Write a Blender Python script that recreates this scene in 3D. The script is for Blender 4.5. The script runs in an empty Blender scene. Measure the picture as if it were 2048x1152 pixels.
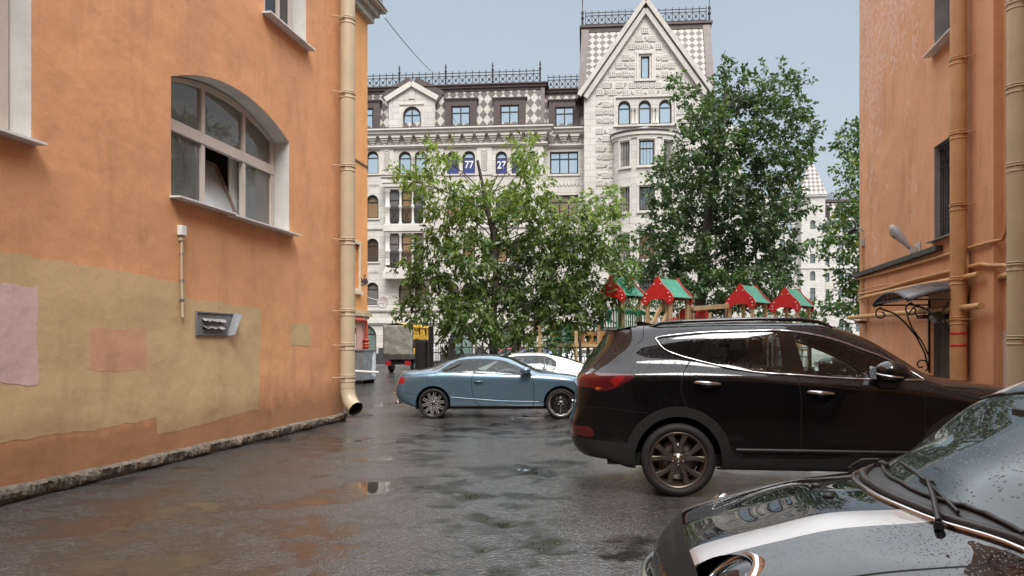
import bpy, bmesh, math, random
import numpy as np
from mathutils import Vector, Matrix
random.seed(7); np.random.seed(7)
SC = bpy.context.scene
COL = SC.collection
PI = math.pi; R = math.radians
FPX, EYE, HZ = 1539.0, 1.52, 688.0        # focal length in photo pixels, eye height, horizon row

# ------------------------------------------------------------------ helpers
class Frame:
    """A vertical plane standing in the place: local x runs along it, y goes into it, z is up."""
    def __init__(s, x, y, rot):
        s.o = Vector((x, y, 0)); s.rot = rot; s.c = math.cos(rot); s.s = math.sin(rot)
    def hit(s, u, v, yo=0.0):
        r = ((u-1024)/FPX, 1.0, (HZ-v)/FPX)
        k = (yo - s.o.x*s.s + s.o.y*s.c) / (-r[0]*s.s + r[1]*s.c)
        X, Y = r[0]*k, r[1]*k
        return ((X-s.o.x)*s.c+(Y-s.o.y)*s.s, EYE+r[2]*k)
    def x(s, u, yo=0.0): return s.hit(u, HZ, yo)[0]
    def z(s, v, u=1024, yo=0.0): return s.hit(u, v, yo)[1]
    def w(s, x, y, z): return Vector((s.o.x+x*s.c-y*s.s, s.o.y+x*s.s+y*s.c, z))
    def put(s, o, x=0, y=0, z=0, rot=0):
        o.location = s.w(x, y, z); o.rotation_euler = (0, 0, s.rot+rot); return o

def at(u, v, Y):
    return Vector(((u-1024)/FPX*Y, Y, EYE+(HZ-v)/FPX*Y))

class MB:
    """Collects shapes and links them as one mesh object."""
    def __init__(s): s.v=[]; s.f=[]; s.m=[]; s.s=[]
    def add(s, vs, fs, m=0, smooth=False):
        b=len(s.v); s.v.extend(tuple(p) for p in vs)
        for f in fs:
            s.f.append([b+i for i in f]); s.m.append(m); s.s.append(smooth)
        return s
    def box(s, x0, x1, y0, y1, z0, z1, m=0):
        return s.add([(x0,y0,z0),(x1,y0,z0),(x1,y1,z0),(x0,y1,z0),(x0,y0,z1),(x1,y0,z1),(x1,y1,z1),(x0,y1,z1)],
              [(0,3,2,1),(4,5,6,7),(0,1,5,4),(1,2,6,5),(2,3,7,6),(3,0,4,7)], m)
    def bar(s, p, q, w, h=None, m=0, up=(0,0,1)):
        p=Vector(p); q=Vector(q); d=(q-p).normalized(); h=h or w; up=Vector(up)
        if abs(d.dot(up))>.98: up=Vector((0,1,0))
        a=d.cross(up).normalized()*w/2; b=a.cross(d).normalized()*h/2
        vs=[c+i*a+j*b for c in (p,q) for i,j in ((-1,-1),(1,-1),(1,1),(-1,1))]
        return s.add(vs,[(0,1,2,3),(4,7,6,5),(0,4,5,1),(1,5,6,2),(2,6,7,3),(3,7,4,0)],m)
    def tube(s, pts, r, n=8, m=0, caps=True, smooth=True):
        pts=[Vector(p) for p in pts]; k=len(pts)
        rs=r if isinstance(r,(list,tuple)) else [r]*k
        vs=[]; fs=[]; a=None
        for i,p in enumerate(pts):
            d=(pts[min(i+1,k-1)]-pts[max(i-1,0)]).normalized()
            if a is None:
                t=Vector((0,0,1)) if abs(d.z)<.9 else Vector((1,0,0)); a=d.cross(t).normalized()
            else:
                a=(a-d*a.dot(d)).normalized()
            b=d.cross(a)
            for j in range(n):
                t=2*PI*j/n; vs.append(p+(a*math.cos(t)+b*math.sin(t))*rs[i])
        for i in range(k-1):
            for j in range(n):
                fs.append((i*n+j,i*n+(j+1)%n,(i+1)*n+(j+1)%n,(i+1)*n+j))
        s.add(vs,fs,m,smooth)
        if caps:
            s.add(vs[:n],[tuple(reversed(range(n)))],m); s.add(vs[-n:],[tuple(range(n))],m)
        return s
    def lathe(s, prof, n=24, o=(0,0,0), ax=(0,0,1), m=0, smooth=True, ms=None):
        """prof: (radius, height along the axis)"""
        o=Vector(o); ax=Vector(ax).normalized(); t=Vector((1,0,0)) if abs(ax.x)<.9 else Vector((0,0,1))
        a=ax.cross(t).normalized(); b=ax.cross(a)
        vs=[o+ax*h+(a*math.cos(2*PI*j/n)+b*math.sin(2*PI*j/n))*r for r,h in prof for j in range(n)]
        for i in range(len(prof)-1):
            s.add([],[],0)
        base=len(s.v); s.v.extend(tuple(p) for p in vs)
        for i in range(len(prof)-1):
            for j in range(n):
                s.f.append([base+i*n+j,base+i*n+(j+1)%n,base+(i+1)*n+(j+1)%n,base+(i+1)*n+j])
                s.m.append(ms[i] if ms else m); s.s.append(smooth)
        return s
    def prism(s, poly, y0, y1, m=0, me=None):
        """poly of (x, z) pushed from y0 to y1"""
        n=len(poly); ar=sum(poly[i][0]*poly[(i+1)%n][1]-poly[(i+1)%n][0]*poly[i][1] for i in range(n))
        if ar<0: poly=poly[::-1]
        vs=[(x,y0,z) for x,z in poly]+[(x,y1,z) for x,z in poly]
        s.add(vs,[tuple(range(n)),tuple(range(2*n-1,n-1,-1))],m)
        s.add(vs,[(i,n+i,n+(i+1)%n,(i+1)%n) for i in range(n)],m if me is None else me)
        return s
    def prismz(s, poly, z0, z1, m=0):
        n=len(poly); ar=sum(poly[i][0]*poly[(i+1)%n][1]-poly[(i+1)%n][0]*poly[i][1] for i in range(n))
        if ar<0: poly=poly[::-1]
        vs=[(x,y,z0) for x,y in poly]+[(x,y,z1) for x,y in poly]
        return s.add(vs,[tuple(range(n-1,-1,-1)),tuple(range(n,2*n))]+[(i,(i+1)%n,n+(i+1)%n,n+i) for i in range(n)],m)
    def ball(s, c, r, n=12, m=0, sq=(1,1,1)):
        k=n//2; pr=[(max(1e-4,math.sin(PI*i/k))*r,-math.cos(PI*i/k)*r) for i in range(k+1)]
        b=len(s.v); s.lathe(pr,n,(0,0,0),(0,0,1),m)
        for i in range(b,len(s.v)):
            p=s.v[i]; s.v[i]=(c[0]+p[0]*sq[0],c[1]+p[1]*sq[1],c[2]+p[2]*sq[2])
        return s
    def build(s, name, mats, parent=None, bevel=0, seg=2, weld=False):
        me=bpy.data.meshes.new(name); me.from_pydata(s.v,[],s.f); 
        for mm in (mats if isinstance(mats,(list,tuple)) else [mats]): me.materials.append(mm)
        me.polygons.foreach_set('material_index',s.m); me.polygons.foreach_set('use_smooth',s.s)
        if weld:
            bm=bmesh.new(); bm.from_mesh(me); bmesh.ops.remove_doubles(bm,verts=bm.verts,dist=1e-4); bm.to_mesh(me); bm.free()
        me.update()
        o=bpy.data.objects.new(name,me); COL.objects.link(o)
        if parent: o.parent=parent
        if bevel:
            b=o.modifiers.new('b','BEVEL'); b.width=bevel; b.segments=seg; b.limit_method='ANGLE'; b.angle_limit=R(40)
        return o

def tag(o, label=None, cat=None, group=None, kind=None):
    if label: o['label']=label
    if cat: o['category']=cat
    if group: o['group']=group
    if kind: o['kind']=kind
    return o
def empty(name, loc=(0,0,0), rz=0, label=None, cat=None, group=None):
    o=bpy.data.objects.new(name,None); COL.objects.link(o); o.location=loc; o.rotation_euler=(0,0,rz); o.empty_display_size=.2
    return tag(o,label,cat,group)
def kids(o): return [c for c in bpy.data.objects if c.parent==o]
def copy_tree(o, parent=None):
    c=o.copy(); COL.objects.link(c)
    if parent: c.parent=parent
    for ch in kids(o): copy_tree(ch,c)
    return c

def jag(poly, step, amp, seed=0):
    """subdivide a polygon outline and roughen it"""
    rn=random.Random(seed); out=[]
    for i in range(len(poly)):
        a=Vector(poly[i]); b=Vector(poly[(i+1)%len(poly)]); n=max(1,int((b-a).length/step)); nn=Vector((-(b-a).y,(b-a).x)).normalized()
        dr=0
        for k in range(n):
            dr=dr*.7+rn.uniform(-amp,amp)
            p=a.lerp(b,k/n)+nn*dr*(0 if k==0 else 1); out.append((p.x,p.y))
    return out

# ------------------------------------------------------------------ materials
def nodes(name):
    m=bpy.data.materials.new(name); m.use_nodes=True; nt=m.node_tree
    return m,nt,nt.nodes,nt.links,nt.nodes['Principled BSDF']
def mixc(nt, fac, a, b, mode='MIX'):
    n=nt.nodes.new('ShaderNodeMix'); n.data_type='RGBA'; n.blend_type=mode
    for i,val in ((0,fac),(6,a),(7,b)):
        if hasattr(val,'is_output'): nt.links.new(val,n.inputs[i])
        elif i==0: n.inputs[0].default_value=val
        else: n.inputs[i].default_value=(*val,1) if len(val)==3 else val
    return n.outputs[2]
def noise(nt, scale, detail=4, rough=.55, vec=None, dist=0, stretch=None, out=0):
    n=nt.nodes.new('ShaderNodeTexNoise'); n.inputs['Scale'].default_value=scale; n.inputs['Detail'].default_value=detail
    n.inputs['Roughness'].default_value=rough; n.inputs['Distortion'].default_value=dist
    if vec is None:
        tc=nt.nodes.new('ShaderNodeTexCoord'); vec=tc.outputs['Object']
    if stretch:
        mp=nt.nodes.new('ShaderNodeMapping'); mp.inputs['Scale'].default_value=stretch; nt.links.new(vec,mp.inputs[0]); vec=mp.outputs[0]
    nt.links.new(vec,n.inputs['Vector']); return n.outputs[out]
def ramp(nt, src, stops, mode='LINEAR'):
    n=nt.nodes.new('ShaderNodeValToRGB'); n.color_ramp.interpolation=mode; el=n.color_ramp.elements
    while len(el)<len(stops): el.new(.5)
    for e,(p,c) in zip(el,stops):
        e.position=p; e.color=(*c,1) if hasattr(c,'__len__') else (c,c,c,1)
    nt.links.new(src,n.inputs[0]); return n.outputs[0]
def math_(nt, op, a, b=None, clamp=False):
    n=nt.nodes.new('ShaderNodeMath'); n.operation=op; n.use_clamp=clamp
    for i,val in enumerate((a,b)):
        if val is None: continue
        if hasattr(val,'is_output'): nt.links.new(val,n.inputs[i])
        else: n.inputs[i].default_value=val
    return n.outputs[0]
def bump(nt, h, strength, dist, bs, prev=None):
    n=nt.nodes.new('ShaderNodeBump'); n.inputs['Strength'].default_value=strength; n.inputs['Distance'].default_value=dist
    nt.links.new(h,n.inputs['Height'])
    if prev is not None: nt.links.new(prev,n.inputs['Normal'])
    if bs is not None: nt.links.new(n.outputs[0],bs.inputs['Normal'])
    return n.outputs[0]
MATS={}
def pm(name, col, rough=.6, var=.15, scale=4., metal=0, bmp=0, bsc=40., coat=0, spec=None, col2=None, rvar=0):
    if name in MATS: return MATS[name]
    m,nt,N,Lk,bs=nodes(name)
    c2=col2 or tuple(min(1,c*(1+var)) for c in col); c1=tuple(c*(1-var) for c in col)
    n=noise(nt,scale,5)
    Lk.new(ramp(nt,n,[(.3,c1),(.7,c2)]),bs.inputs['Base Color'])
    bs.inputs['Roughness'].default_value=rough; bs.inputs['Metallic'].default_value=metal
    if rvar:
        Lk.new(ramp(nt,noise(nt,scale*2.3,4),[(.3,max(0,rough-rvar)),(.7,min(1,rough+rvar))]),bs.inputs['Roughness'])
    if coat: bs.inputs['Coat Weight'].default_value=coat; bs.inputs['Coat Roughness'].default_value=.03
    if spec is not None: bs.inputs['Specular IOR Level'].default_value=spec
    if bmp: bump(nt,noise(nt,bsc,4),bmp,.02,bs)
    MATS[name]=m; return m

def plaster(name, col, dirt, dirty=.5, peel=False, streak=True):
    """old painted plaster: blotches, streaks, grime, uneven surface"""
    m,nt,N,Lk,bs=nodes(name)
    c=ramp(nt,noise(nt,.55,6,.6),[(.3,tuple(x*.86 for x in col)),(.55,col),(.75,tuple(min(1,x*1.10) for x in col))])
    st=ramp(nt,noise(nt,2.2,6,.65,stretch=(1,1,.22)),[(.52,0.),(.72,1.)])
    c=mixc(nt,math_(nt,'MULTIPLY',st,.28*dirty*2),c,dirt)
    fine=ramp(nt,noise(nt,38,3),[(.35,.9),(.65,1.06)])
    c=mixc(nt,.6,c,fine,'MULTIPLY')
    spots=ramp(nt,noise(nt,9,7,.7),[(.66,0.),(.73,1.)])
    c=mixc(nt,math_(nt,'MULTIPLY',spots,.35),c,dirt)
    # splash grime along the foot of the wall
    tc=N.new('ShaderNodeTexCoord'); sp=N.new('ShaderNodeSeparateXYZ'); Lk.new(tc.outputs['Object'],sp.inputs[0])
    zz=math_(nt,'ADD',sp.outputs[2],math_(nt,'MULTIPLY',noise(nt,1.8,6,.7),-.9))
    gr=ramp(nt,math_(nt,'MULTIPLY',zz,.5,True),[(.0,1.),(.22,0.)])
    c=mixc(nt,math_(nt,'MULTIPLY',gr,.6),c,dirt)
    # hairline cracks
    vo=N.new('ShaderNodeTexVoronoi'); vo.feature='DISTANCE_TO_EDGE'; vo.inputs['Scale'].default_value=.55
    wv=N.new('ShaderNodeVectorMath'); wv.operation='ADD'; nz=N.new('ShaderNodeTexNoise'); nz.inputs['Scale'].default_value=1.6; nz.inputs['Detail'].default_value=6
    Lk.new(tc.outputs['Object'],nz.inputs['Vector']); Lk.new(tc.outputs['Object'],wv.inputs[0]); Lk.new(nz.outputs['Color'],wv.inputs[1]); Lk.new(wv.outputs[0],vo.inputs['Vector'])
    cr=ramp(nt,vo.outputs['Distance'],[(.0,1.),(.0045,0.)])
    cm=ramp(nt,noise(nt,.45,3),[(.55,0.),(.66,1.)])
    crk=math_(nt,'MULTIPLY',math_(nt,'MULTIPLY',cr,cm),.32)
    c=mixc(nt,crk,c,tuple(x*.3 for x in dirt))
    if peel:
        v2=N.new('ShaderNodeTexVoronoi'); v2.inputs['Scale'].default_value=9; mp=N.new('ShaderNodeMapping'); mp.inputs['Scale'].default_value=(1.7,1.7,.55)
        Lk.new(wv.outputs[0],mp.inputs[0]); Lk.new(mp.outputs[0],v2.inputs['Vector'])
        big=math_(nt,'MULTIPLY',noise(nt,.75,4,.6),1.0)
        # flakes thicken towards the eaves and the corner, where rain gets behind the paint
        up=math_(nt,'MULTIPLY',math_(nt,'SUBTRACT',sp.outputs[2],6.2),.10,True)
        cx=math_(nt,'MULTIPLY',math_(nt,'SUBTRACT',-14.2,sp.outputs[0]),.045,True)
        th=math_(nt,'ADD',math_(nt,'ADD',up,cx),math_(nt,'SUBTRACT',big,.52))
        fl=math_(nt,'GREATER_THAN',math_(nt,'ADD',th,math_(nt,'MULTIPLY',v2.outputs['Color'],.34)),.50)
        edge=math_(nt,'LESS_THAN',v2.outputs['Distance'],.52)
        fl=math_(nt,'MULTIPLY',fl,edge)
        c=mixc(nt,math_(nt,'MULTIPLY',fl,.6),c,(.68,.50,.42))
    Lk.new(c,bs.inputs['Base Color']); bs.inputs['Roughness'].default_value=.8; bs.inputs['Specular IOR Level'].default_value=.35
    b1=bump(nt,noise(nt,1.3,4,.5),.35,.12,None); b2=bump(nt,noise(nt,70,3),.25,.006,None,b1)
    if peel: bump(nt,fl,.6,-.004,bs,b2)
    else: Lk.new(b2,bs.inputs['Normal'])
    MATS[name]=m; return m

def glass(name, tint=(.02,.025,.025), metal=0., rough=.03, wav=.02, trans=0., refl=(.6,.7,.75), brighten=0.):
    m,nt,N,Lk,bs=nodes(name)
    bs.inputs['Base Color'].default_value=(*tint,1); bs.inputs['Roughness'].default_value=rough; bs.inputs['Metallic'].default_value=metal
    bs.inputs['IOR'].default_value=1.6
    if wav: bump(nt,noise(nt,.9,2),wav,.05,bs)
    if trans:
        tr=N.new('ShaderNodeBsdfTransparent'); tr.inputs[0].default_value=(*trans,1)
        gl=N.new('ShaderNodeBsdfGlossy'); gl.inputs['Roughness'].default_value=rough; gl.inputs[0].default_value=(*refl,1)
        fr=N.new('ShaderNodeFresnel'); fr.inputs[0].default_value=1.75
        mx=N.new('ShaderNodeMixShader'); Lk.new(fr.outputs[0],mx.inputs[0]); Lk.new(tr.outputs[0],mx.inputs[1]); Lk.new(gl.outputs[0],mx.inputs[2])
        Lk.new(mx.outputs[0],N['Material Output'].inputs[0])
        if brighten:      # pale diffuse layer mixed in to brighten panes that come out too dark
            di=N.new('ShaderNodeBsdfDiffuse'); di.inputs[0].default_value=(.52,.55,.53,1); m2=N.new('ShaderNodeMixShader')
            Lk.new(ramp(nt,noise(nt,2.2,5,.6),[(.3,brighten*.6),(.7,brighten*1.3)]),m2.inputs[0]); Lk.new(mx.outputs[0],m2.inputs[1]); Lk.new(di.outputs[0],m2.inputs[2]); Lk.new(m2.outputs[0],N['Material Output'].inputs[0])
    MATS[name]=m; return m

ORANGE=(.65,.33,.165); DIRT=(.16,.085,.045)
M_or=plaster('orange_plaster',ORANGE,DIRT)
M_or_peel=plaster('orange_plaster_peeling',(.62,.325,.175),DIRT,peel=True)
M_or_far=plaster('orange_plaster_bright',(.66,.31,.115),(.35,.15,.05))
M_pinkwall=plaster('pink_plaster',(.58,.36,.30),(.25,.16,.12))
M_ochre=plaster('ochre_paint',(.56,.40,.225),(.30,.19,.10))
M_palepink=plaster('pale_pink_paint',(.60,.44,.41),(.3,.2,.17))
M_salmon=plaster('salmon_paint',(.60,.345,.215),(.3,.15,.08))
M_ltor=plaster('light_orange_paint',(.66,.35,.17),(.3,.15,.07))
M_grgreen=plaster('grey_green_paint',(.50,.37,.20),(.2,.13,.07))
M_reveal=pm('reveal_grey_paint',(.52,.50,.47),.75,.12,2.5,bmp=.2,bsc=12)
M_frame=pm('window_frame_beige',(.52,.46,.41),.45,.08,6)
M_white=pm('white_paint',(.72,.72,.70),.45,.06,5)
M_zinc=pm('galvanised_sheet',(.30,.32,.34),.38,.2,7,metal=.7,rvar=.1)
M_sillm=pm('sill_sheet',(.66,.66,.65),.4,.12,5)
M_pipe=pm('downpipe_beige_paint',(.46,.38,.26),.42,.08,2.5,bmp=.08,bsc=9)
M_pipe_or=pm('downpipe_orange_paint',(.50,.275,.12),.5,.15,2.5,bmp=.1,bsc=9)
M_blk=pm('black_iron',(.018,.018,.02),.5,.3,8)
M_dk=pm('dark_inside',(.012,.012,.012),.8,.3,5)
M_rust=pm('rust',(.12,.05,.03),.8,.4,12)
M_glassL=glass('pane_courtyard',(.035,.045,.042),0,.03,.03)
M_glassD=glass('pane_dark',(.015,.017,.018),0,.03,.02)
M_plinth=None

def stone_rough(name, c1, c2, dist=.05):
    m,nt,N,Lk,bs=nodes(name)
    n=noise(nt,7,8,.7); c=ramp(nt,n,[(.3,c1),(.7,c2)])
    moss=ramp(nt,noise(nt,2.6,6,.7),[(.5,0.),(.62,1.)])
    c=mixc(nt,math_(nt,'MULTIPLY',moss,.45),c,(.09,.08,.04))
    Lk.new(c,bs.inputs['Base Color']); bs.inputs['Roughness'].default_value=.8
    bump(nt,noise(nt,22,8,.75),.9,dist,bs); MATS[name]=m; return m
M_plinth=stone_rough('crumbling_plinth',(.10,.08,.06),(.30,.25,.20))

def asphalt():
    """wet asphalt: a skin of water over coarse grains, with smooth puddles in the hollows"""
    m,nt,N,Lk,bs=nodes('wet_asphalt')
    tc=N.new('ShaderNodeTexCoord'); P=tc.outputs['Object']
    pud=noise(nt,.50,5,.6,P,.5); mid=noise(nt,2.4,5,.62,P,.4)
    ag=N.new('ShaderNodeTexVoronoi'); ag.inputs['Scale'].default_value=52; Lk.new(P,ag.inputs['Vector'])
    grit=noise(nt,120,3,.6,P)
    mix=math_(nt,'ADD',math_(nt,'MULTIPLY',pud,.6),math_(nt,'MULTIPLY',mid,.4))
    film=ramp(nt,mix,[(.49,0.),(.565,1.)])          # water filling the grain
    deep=ramp(nt,mix,[(.555,0.),(.58,1.)])         # open puddles
    stone=ramp(nt,ag.outputs['Color'],[(.2,(.030,.030,.030)),(.6,(.075,.073,.070)),(.95,(.20,.195,.185))])
    c=mixc(nt,.5,stone,ramp(nt,grit,[(.35,(.025,.025,.025)),(.7,(.115,.112,.107))]))
    c=mixc(nt,ramp(nt,noise(nt,.7,5,.6,P),[(.45,0.),(.7,.4)]),c,(.062,.048,.038))
    c=mixc(nt,math_(nt,'MULTIPLY',film,.6),c,(.016,.015,.014))
    # tar seams of old repairs
    vo=N.new('ShaderNodeTexVoronoi'); vo.feature='DISTANCE_TO_EDGE'; vo.inputs['Scale'].default_value=.33
    wv=N.new('ShaderNodeVectorMath'); wv.operation='ADD'; nz=N.new('ShaderNodeTexNoise'); nz.inputs['Scale'].default_value=1.3; nz.inputs['Detail'].default_value=5
    Lk.new(P,nz.inputs['Vector']); Lk.new(P,wv.inputs[0]); Lk.new(nz.outputs['Color'],wv.inputs[1]); Lk.new(wv.outputs[0],vo.inputs['Vector'])
    crk=math_(nt,'MULTIPLY',ramp(nt,vo.outputs['Distance'],[(.0,1.),(.006,0.)]),ramp(nt,noise(nt,.35,3,.5,P),[(.5,0.),(.6,.8)]))
    c=mixc(nt,crk,c,(.008,.008,.008))
    Lk.new(c,bs.inputs['Base Color'])
    ro=ramp(nt,film,[(0.,.12),(1.,.06)]); ro=mixc(nt,deep,ro,(.025,.025,.025))
    Lk.new(ro,bs.inputs['Roughness']); bs.inputs['IOR'].default_value=1.75
    calm=math_(nt,'SUBTRACT',1.,math_(nt,'MULTIPLY',film,.80))
    h=math_(nt,'MULTIPLY',math_(nt,'ADD',math_(nt,'MULTIPLY',ag.outputs['Distance'],-1.0),math_(nt,'MULTIPLY',grit,.5)),calm)
    h=math_(nt,'MULTIPLY',h,math_(nt,'SUBTRACT',1.,deep))
    b1=bump(nt,h,.46,.013,None)
    b2=N.new('ShaderNodeBump'); b2.inputs['Strength'].default_value=.10; b2.inputs['Distance'].default_value=.06
    Lk.new(math_(nt,'MULTIPLY',mid,math_(nt,'SUBTRACT',1.,deep)),b2.inputs['Height']); Lk.new(b1,b2.inputs['Normal']); Lk.new(b2.outputs[0],bs.inputs['Normal'])
    return m
M_asphalt=asphalt()

# ------------------------------------------------------------------ camera, sky, sun
cam=bpy.data.cameras.new('camera'); co=bpy.data.objects.new('camera',cam); COL.objects.link(co); SC.camera=co
co.location=(0,0,EYE); co.rotation_euler=(R(90),0,0)
cam.sensor_width=36; cam.lens=36*FPX/2048; cam.shift_y=(HZ-576)/2048; cam.clip_end=3000; cam.clip_start=.05
W=bpy.data.worlds.new('World'); SC.world=W; W.use_nodes=True; wn=W.node_tree; bg=wn.nodes['Background']
sky=wn.nodes.new('ShaderNodeTexSky'); sky.sky_type='NISHITA'; sky.sun_disc=False; sky.sun_elevation=R(52); sky.sun_rotation=R(168)
sky.air_density=1.2; sky.dust_density=3.0
tcw=wn.nodes.new('ShaderNodeTexCoord')
cl=noise(wn,1.5,6,.55,tcw.outputs['Generated'],.5,stretch=(1,1,2.2))
spw=wn.nodes.new('ShaderNodeSeparateXYZ'); wn.links.new(tcw.outputs['Generated'],spw.inputs[0])
base=ramp(wn,spw.outputs[2],[(.0,(9.2,9.7,10.2)),(.25,(7.9,8.9,9.9)),(.7,(5.0,6.4,8.1))])
base.node.color_ramp.elements[0].color=(.92,.97,1.0,1)
for e,c in zip(base.node.color_ramp.elements,((.265,.296,.322),(.232,.270,.304),(1.55,1.60,1.66))): e.color=(*c,1)
base.node.color_ramp.elements[1].position=.42; base.node.color_ramp.elements[2].position=.64
cloud=mixc(wn,1.,base,ramp(wn,cl,[(.3,(.965,.97,.975)),(.7,(1.045,1.04,1.03))]),'MULTIPLY')
cs=mixc(wn,1.,cloud,(9.,9.,9.),'MULTIPLY')     # overcast deck, in the brightness of the physical sky
wn.links.new(mixc(wn,.85,sky.outputs[0],cs),bg.inputs[0]); bg.inputs[1].default_value=.10
sd=bpy.data.lights.new('sun','SUN'); sd.energy=1.5; sd.angle=R(25); sd.color=(1,.97,.93)
so=bpy.data.objects.new('sun',sd); COL.objects.link(so)
az=R(168); el=R(52)    # sun_rotation is clockwise from +Y seen from above
dirv=Vector((math.sin(az)*math.cos(el),math.cos(az)*math.cos(el),math.sin(el)))
so.rotation_euler=dirv.to_track_quat('Z','Y').to_euler(); so.location=(0,-10,30)
SC.view_settings.view_transform='Standard'; SC.view_settings.look='None'; SC.view_settings.exposure=1.22
SC.cycles.max_bounces=8; SC.cycles.transparent_max_bounces=16

# ------------------------------------------------------------------ ground
tag(MB().add([(-900,-300,0),(900,-300,0),(900,1500,0),(-900,1500,0)],[(0,1,2,3)]).build('ground',M_asphalt),kind='structure')
# ------------------------------------------------------------------ wall with openings, windows
def arch_pts(x0,x1,zs,rise,n=14):
    """left to right over the arch"""
    hw=(x1-x0)/2; xc=(x0+x1)/2
    if rise>hw*.97: return [(xc-hw*math.cos(PI*i/n), zs+rise*math.sin(PI*i/n)) for i in range(n+1)]
    rr=(hw*hw+rise*rise)/(2*rise); a=math.asin(hw/rr)
    return [(xc+rr*math.sin(-a+2*a*i/n), zs+rise-rr+rr*math.cos(-a+2*a*i/n)) for i in range(n+1)]
def outline(o, d=0):
    """opening (x0,x1,z0,z1,rise) as a polygon, shrunk by d"""
    x0,x1,z0,z1,rs=o; x0+=d; x1-=d; z0+=d; z1-=d
    if rs<=0: return [(x0,z0),(x1,z0),(x1,z1),(x0,z1)]
    return [(x0,z0),(x1,z0)]+arch_pts(x0,x1,z1-rs+ (d if rs<(x1-x0)*.4 else 0),rs-(d if rs<(x1-x0)*.4 else 0) if rs<(x1-x0)*.4 else (x1-x0)/2)[::-1]
def panel(mb, x0, x1, z0, z1, ops, y=0., dep=.25, m=0, mr=0):
    xs=sorted({x0,x1,*[a for o in ops for a in o[:2] if x0<a<x1]}); zs=sorted({z0,z1,*[a for o in ops for a in o[2:4] if z0<a<z1]})
    for i in range(len(xs)-1):
        # merge vertically
        run=None
        for j in range(len(zs)-1):
            cx=(xs[i]+xs[i+1])/2; cz=(zs[j]+zs[j+1])/2
            solid=not any(o[0]<cx<o[1] and o[2]<cz<o[3] for o in ops)
            if solid: run=(run[0],zs[j+1]) if run else (zs[j],zs[j+1])
            if (not solid or j==len(zs)-2) and run:
                mb.add([(xs[i],y,run[0]),(xs[i+1],y,run[0]),(xs[i+1],y,run[1]),(xs[i],y,run[1])],[(0,1,2,3)],m); run=None
    for o in ops:
        pl=outline(o); n=len(pl)
        vs=[(a,y,b) for a,b in pl]+[(a,y+dep,b) for a,b in pl]
        mb.add(vs,[(i,(i+1)%n,n+(i+1)%n,n+i) for i in range(n)],mr)
        if o[4]>0:
            ar=arch_pts(o[0],o[1],o[3]-o[4],o[4])
            for (a,b),(c,d) in zip(ar[:-1],ar[1:]):
                mb.add([(a,y,b),(c,y,d),(c,y,o[3]),(a,y,o[3])],[(0,1,2,3)],m)
    return mb
def closed(mb, x0, x1, z0, z1, y0, y1, m=0):
    """the other five sides of a building whose front stands at y0"""
    mb.add([(x0,y0,z0),(x1,y0,z0),(x1,y1,z0),(x0,y1,z0),(x0,y0,z1),(x1,y0,z1),(x1,y1,z1),(x0,y1,z1)],
           [(4,5,6,7),(1,2,6,5),(2,3,7,6),(3,0,4,7)],m); return mb
def win(parent, o, y, mf, mg, mul=(), trn=(), fw=.07, ft=.06, sill=None, ms=None, name='window', inner=0.02):
    """frame (> pane, sill) filling opening o; mul/trn are fractions across and up"""
    x0,x1,z0,z1,rs=o; f=MB(); po=outline(o,inner); pi=outline(o,inner+fw); n=len(po)
    vs=[(a,y,b) for a,b in po]+[(a,y,b) for a,b in pi]+[(a,y+ft,b) for a,b in po]+[(a,y+ft,b) for a,b in pi]
    f.add(vs,[(i,(i+1)%n,n+(i+1)%n,n+i) for i in range(n)]+[(n+i,n+(i+1)%n,3*n+(i+1)%n,3*n+i) for i in range(n)]+[(2*n+i,i,(i+1)%n,2*n+(i+1)%n) for i in range(n)][::-1])
    def top(x):
        if rs<=0: return z1-inner-.01
        ar=arch_pts(x0,x1,z1-rs,rs,30)
        for (a,b),(c,d) in zip(ar[:-1],ar[1:]):
            if a<=x<=c: return b+(d-b)*(x-a)/(c-a+1e-9)-inner-.02
        return z1
    for t in mul:
        x=x0+(x1-x0)*t; f.box(x-fw*.5,x+fw*.5,y+.004,y+ft-.004,z0+inner+.01,top(x))
    for t in trn:
        z=z0+(z1-z0)*t; f.box(x0+inner+.01,x1-inner-.01,y-.006,y+ft-.008,z-fw*.5,z+fw*.5)
    fo=f.build(name,mf,parent)
    pp=outline(o,inner+fw*.4); g=MB().prism(pp,y+ft*.55,y+ft*.55+.012); g.build('pane',mg,fo)
    if sill:
        s=MB().box(x0-sill[0],x1+sill[0],-sill[1],y,z0-sill[2],z0-.002); s.build('sill',ms or mf,fo)
    return fo

# ------------------------------------------------------------------ the orange building on the left
A=R(10.35)
LW=Frame(-4.83,7.26,PI/2-A)
lb=LW.put(empty('orange_building',label='long orange plastered building with an arched window and ochre paint patches on the left',cat='building'))
LE=8.22; LH=17.
ARC=(2.62,5.87,3.41,5.30,.36); WL=(-1.35,.37,3.52,6.1,0.); WU=(5.0,6.52,6.77,9.2,0.)
WB=[(-9.,-7.,3.4,5.2,0.),(-6.,-4.2,3.5,6.0,0.)]
w=MB(); panel(w,-30,LE,.12,LH,[ARC,WL,WU]+WB,0,.36,0,1); closed(w,-30,LE,.12,LH,0,12)
w.build('wall',[M_or,M_reveal],lb)
# a fine white border painted round the arched window's reveal
def reveal_border(o, wd, parent):
    pl=outline(o); q=outline((o[0],o[1]+0,o[2],o[3],o[4]))
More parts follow.
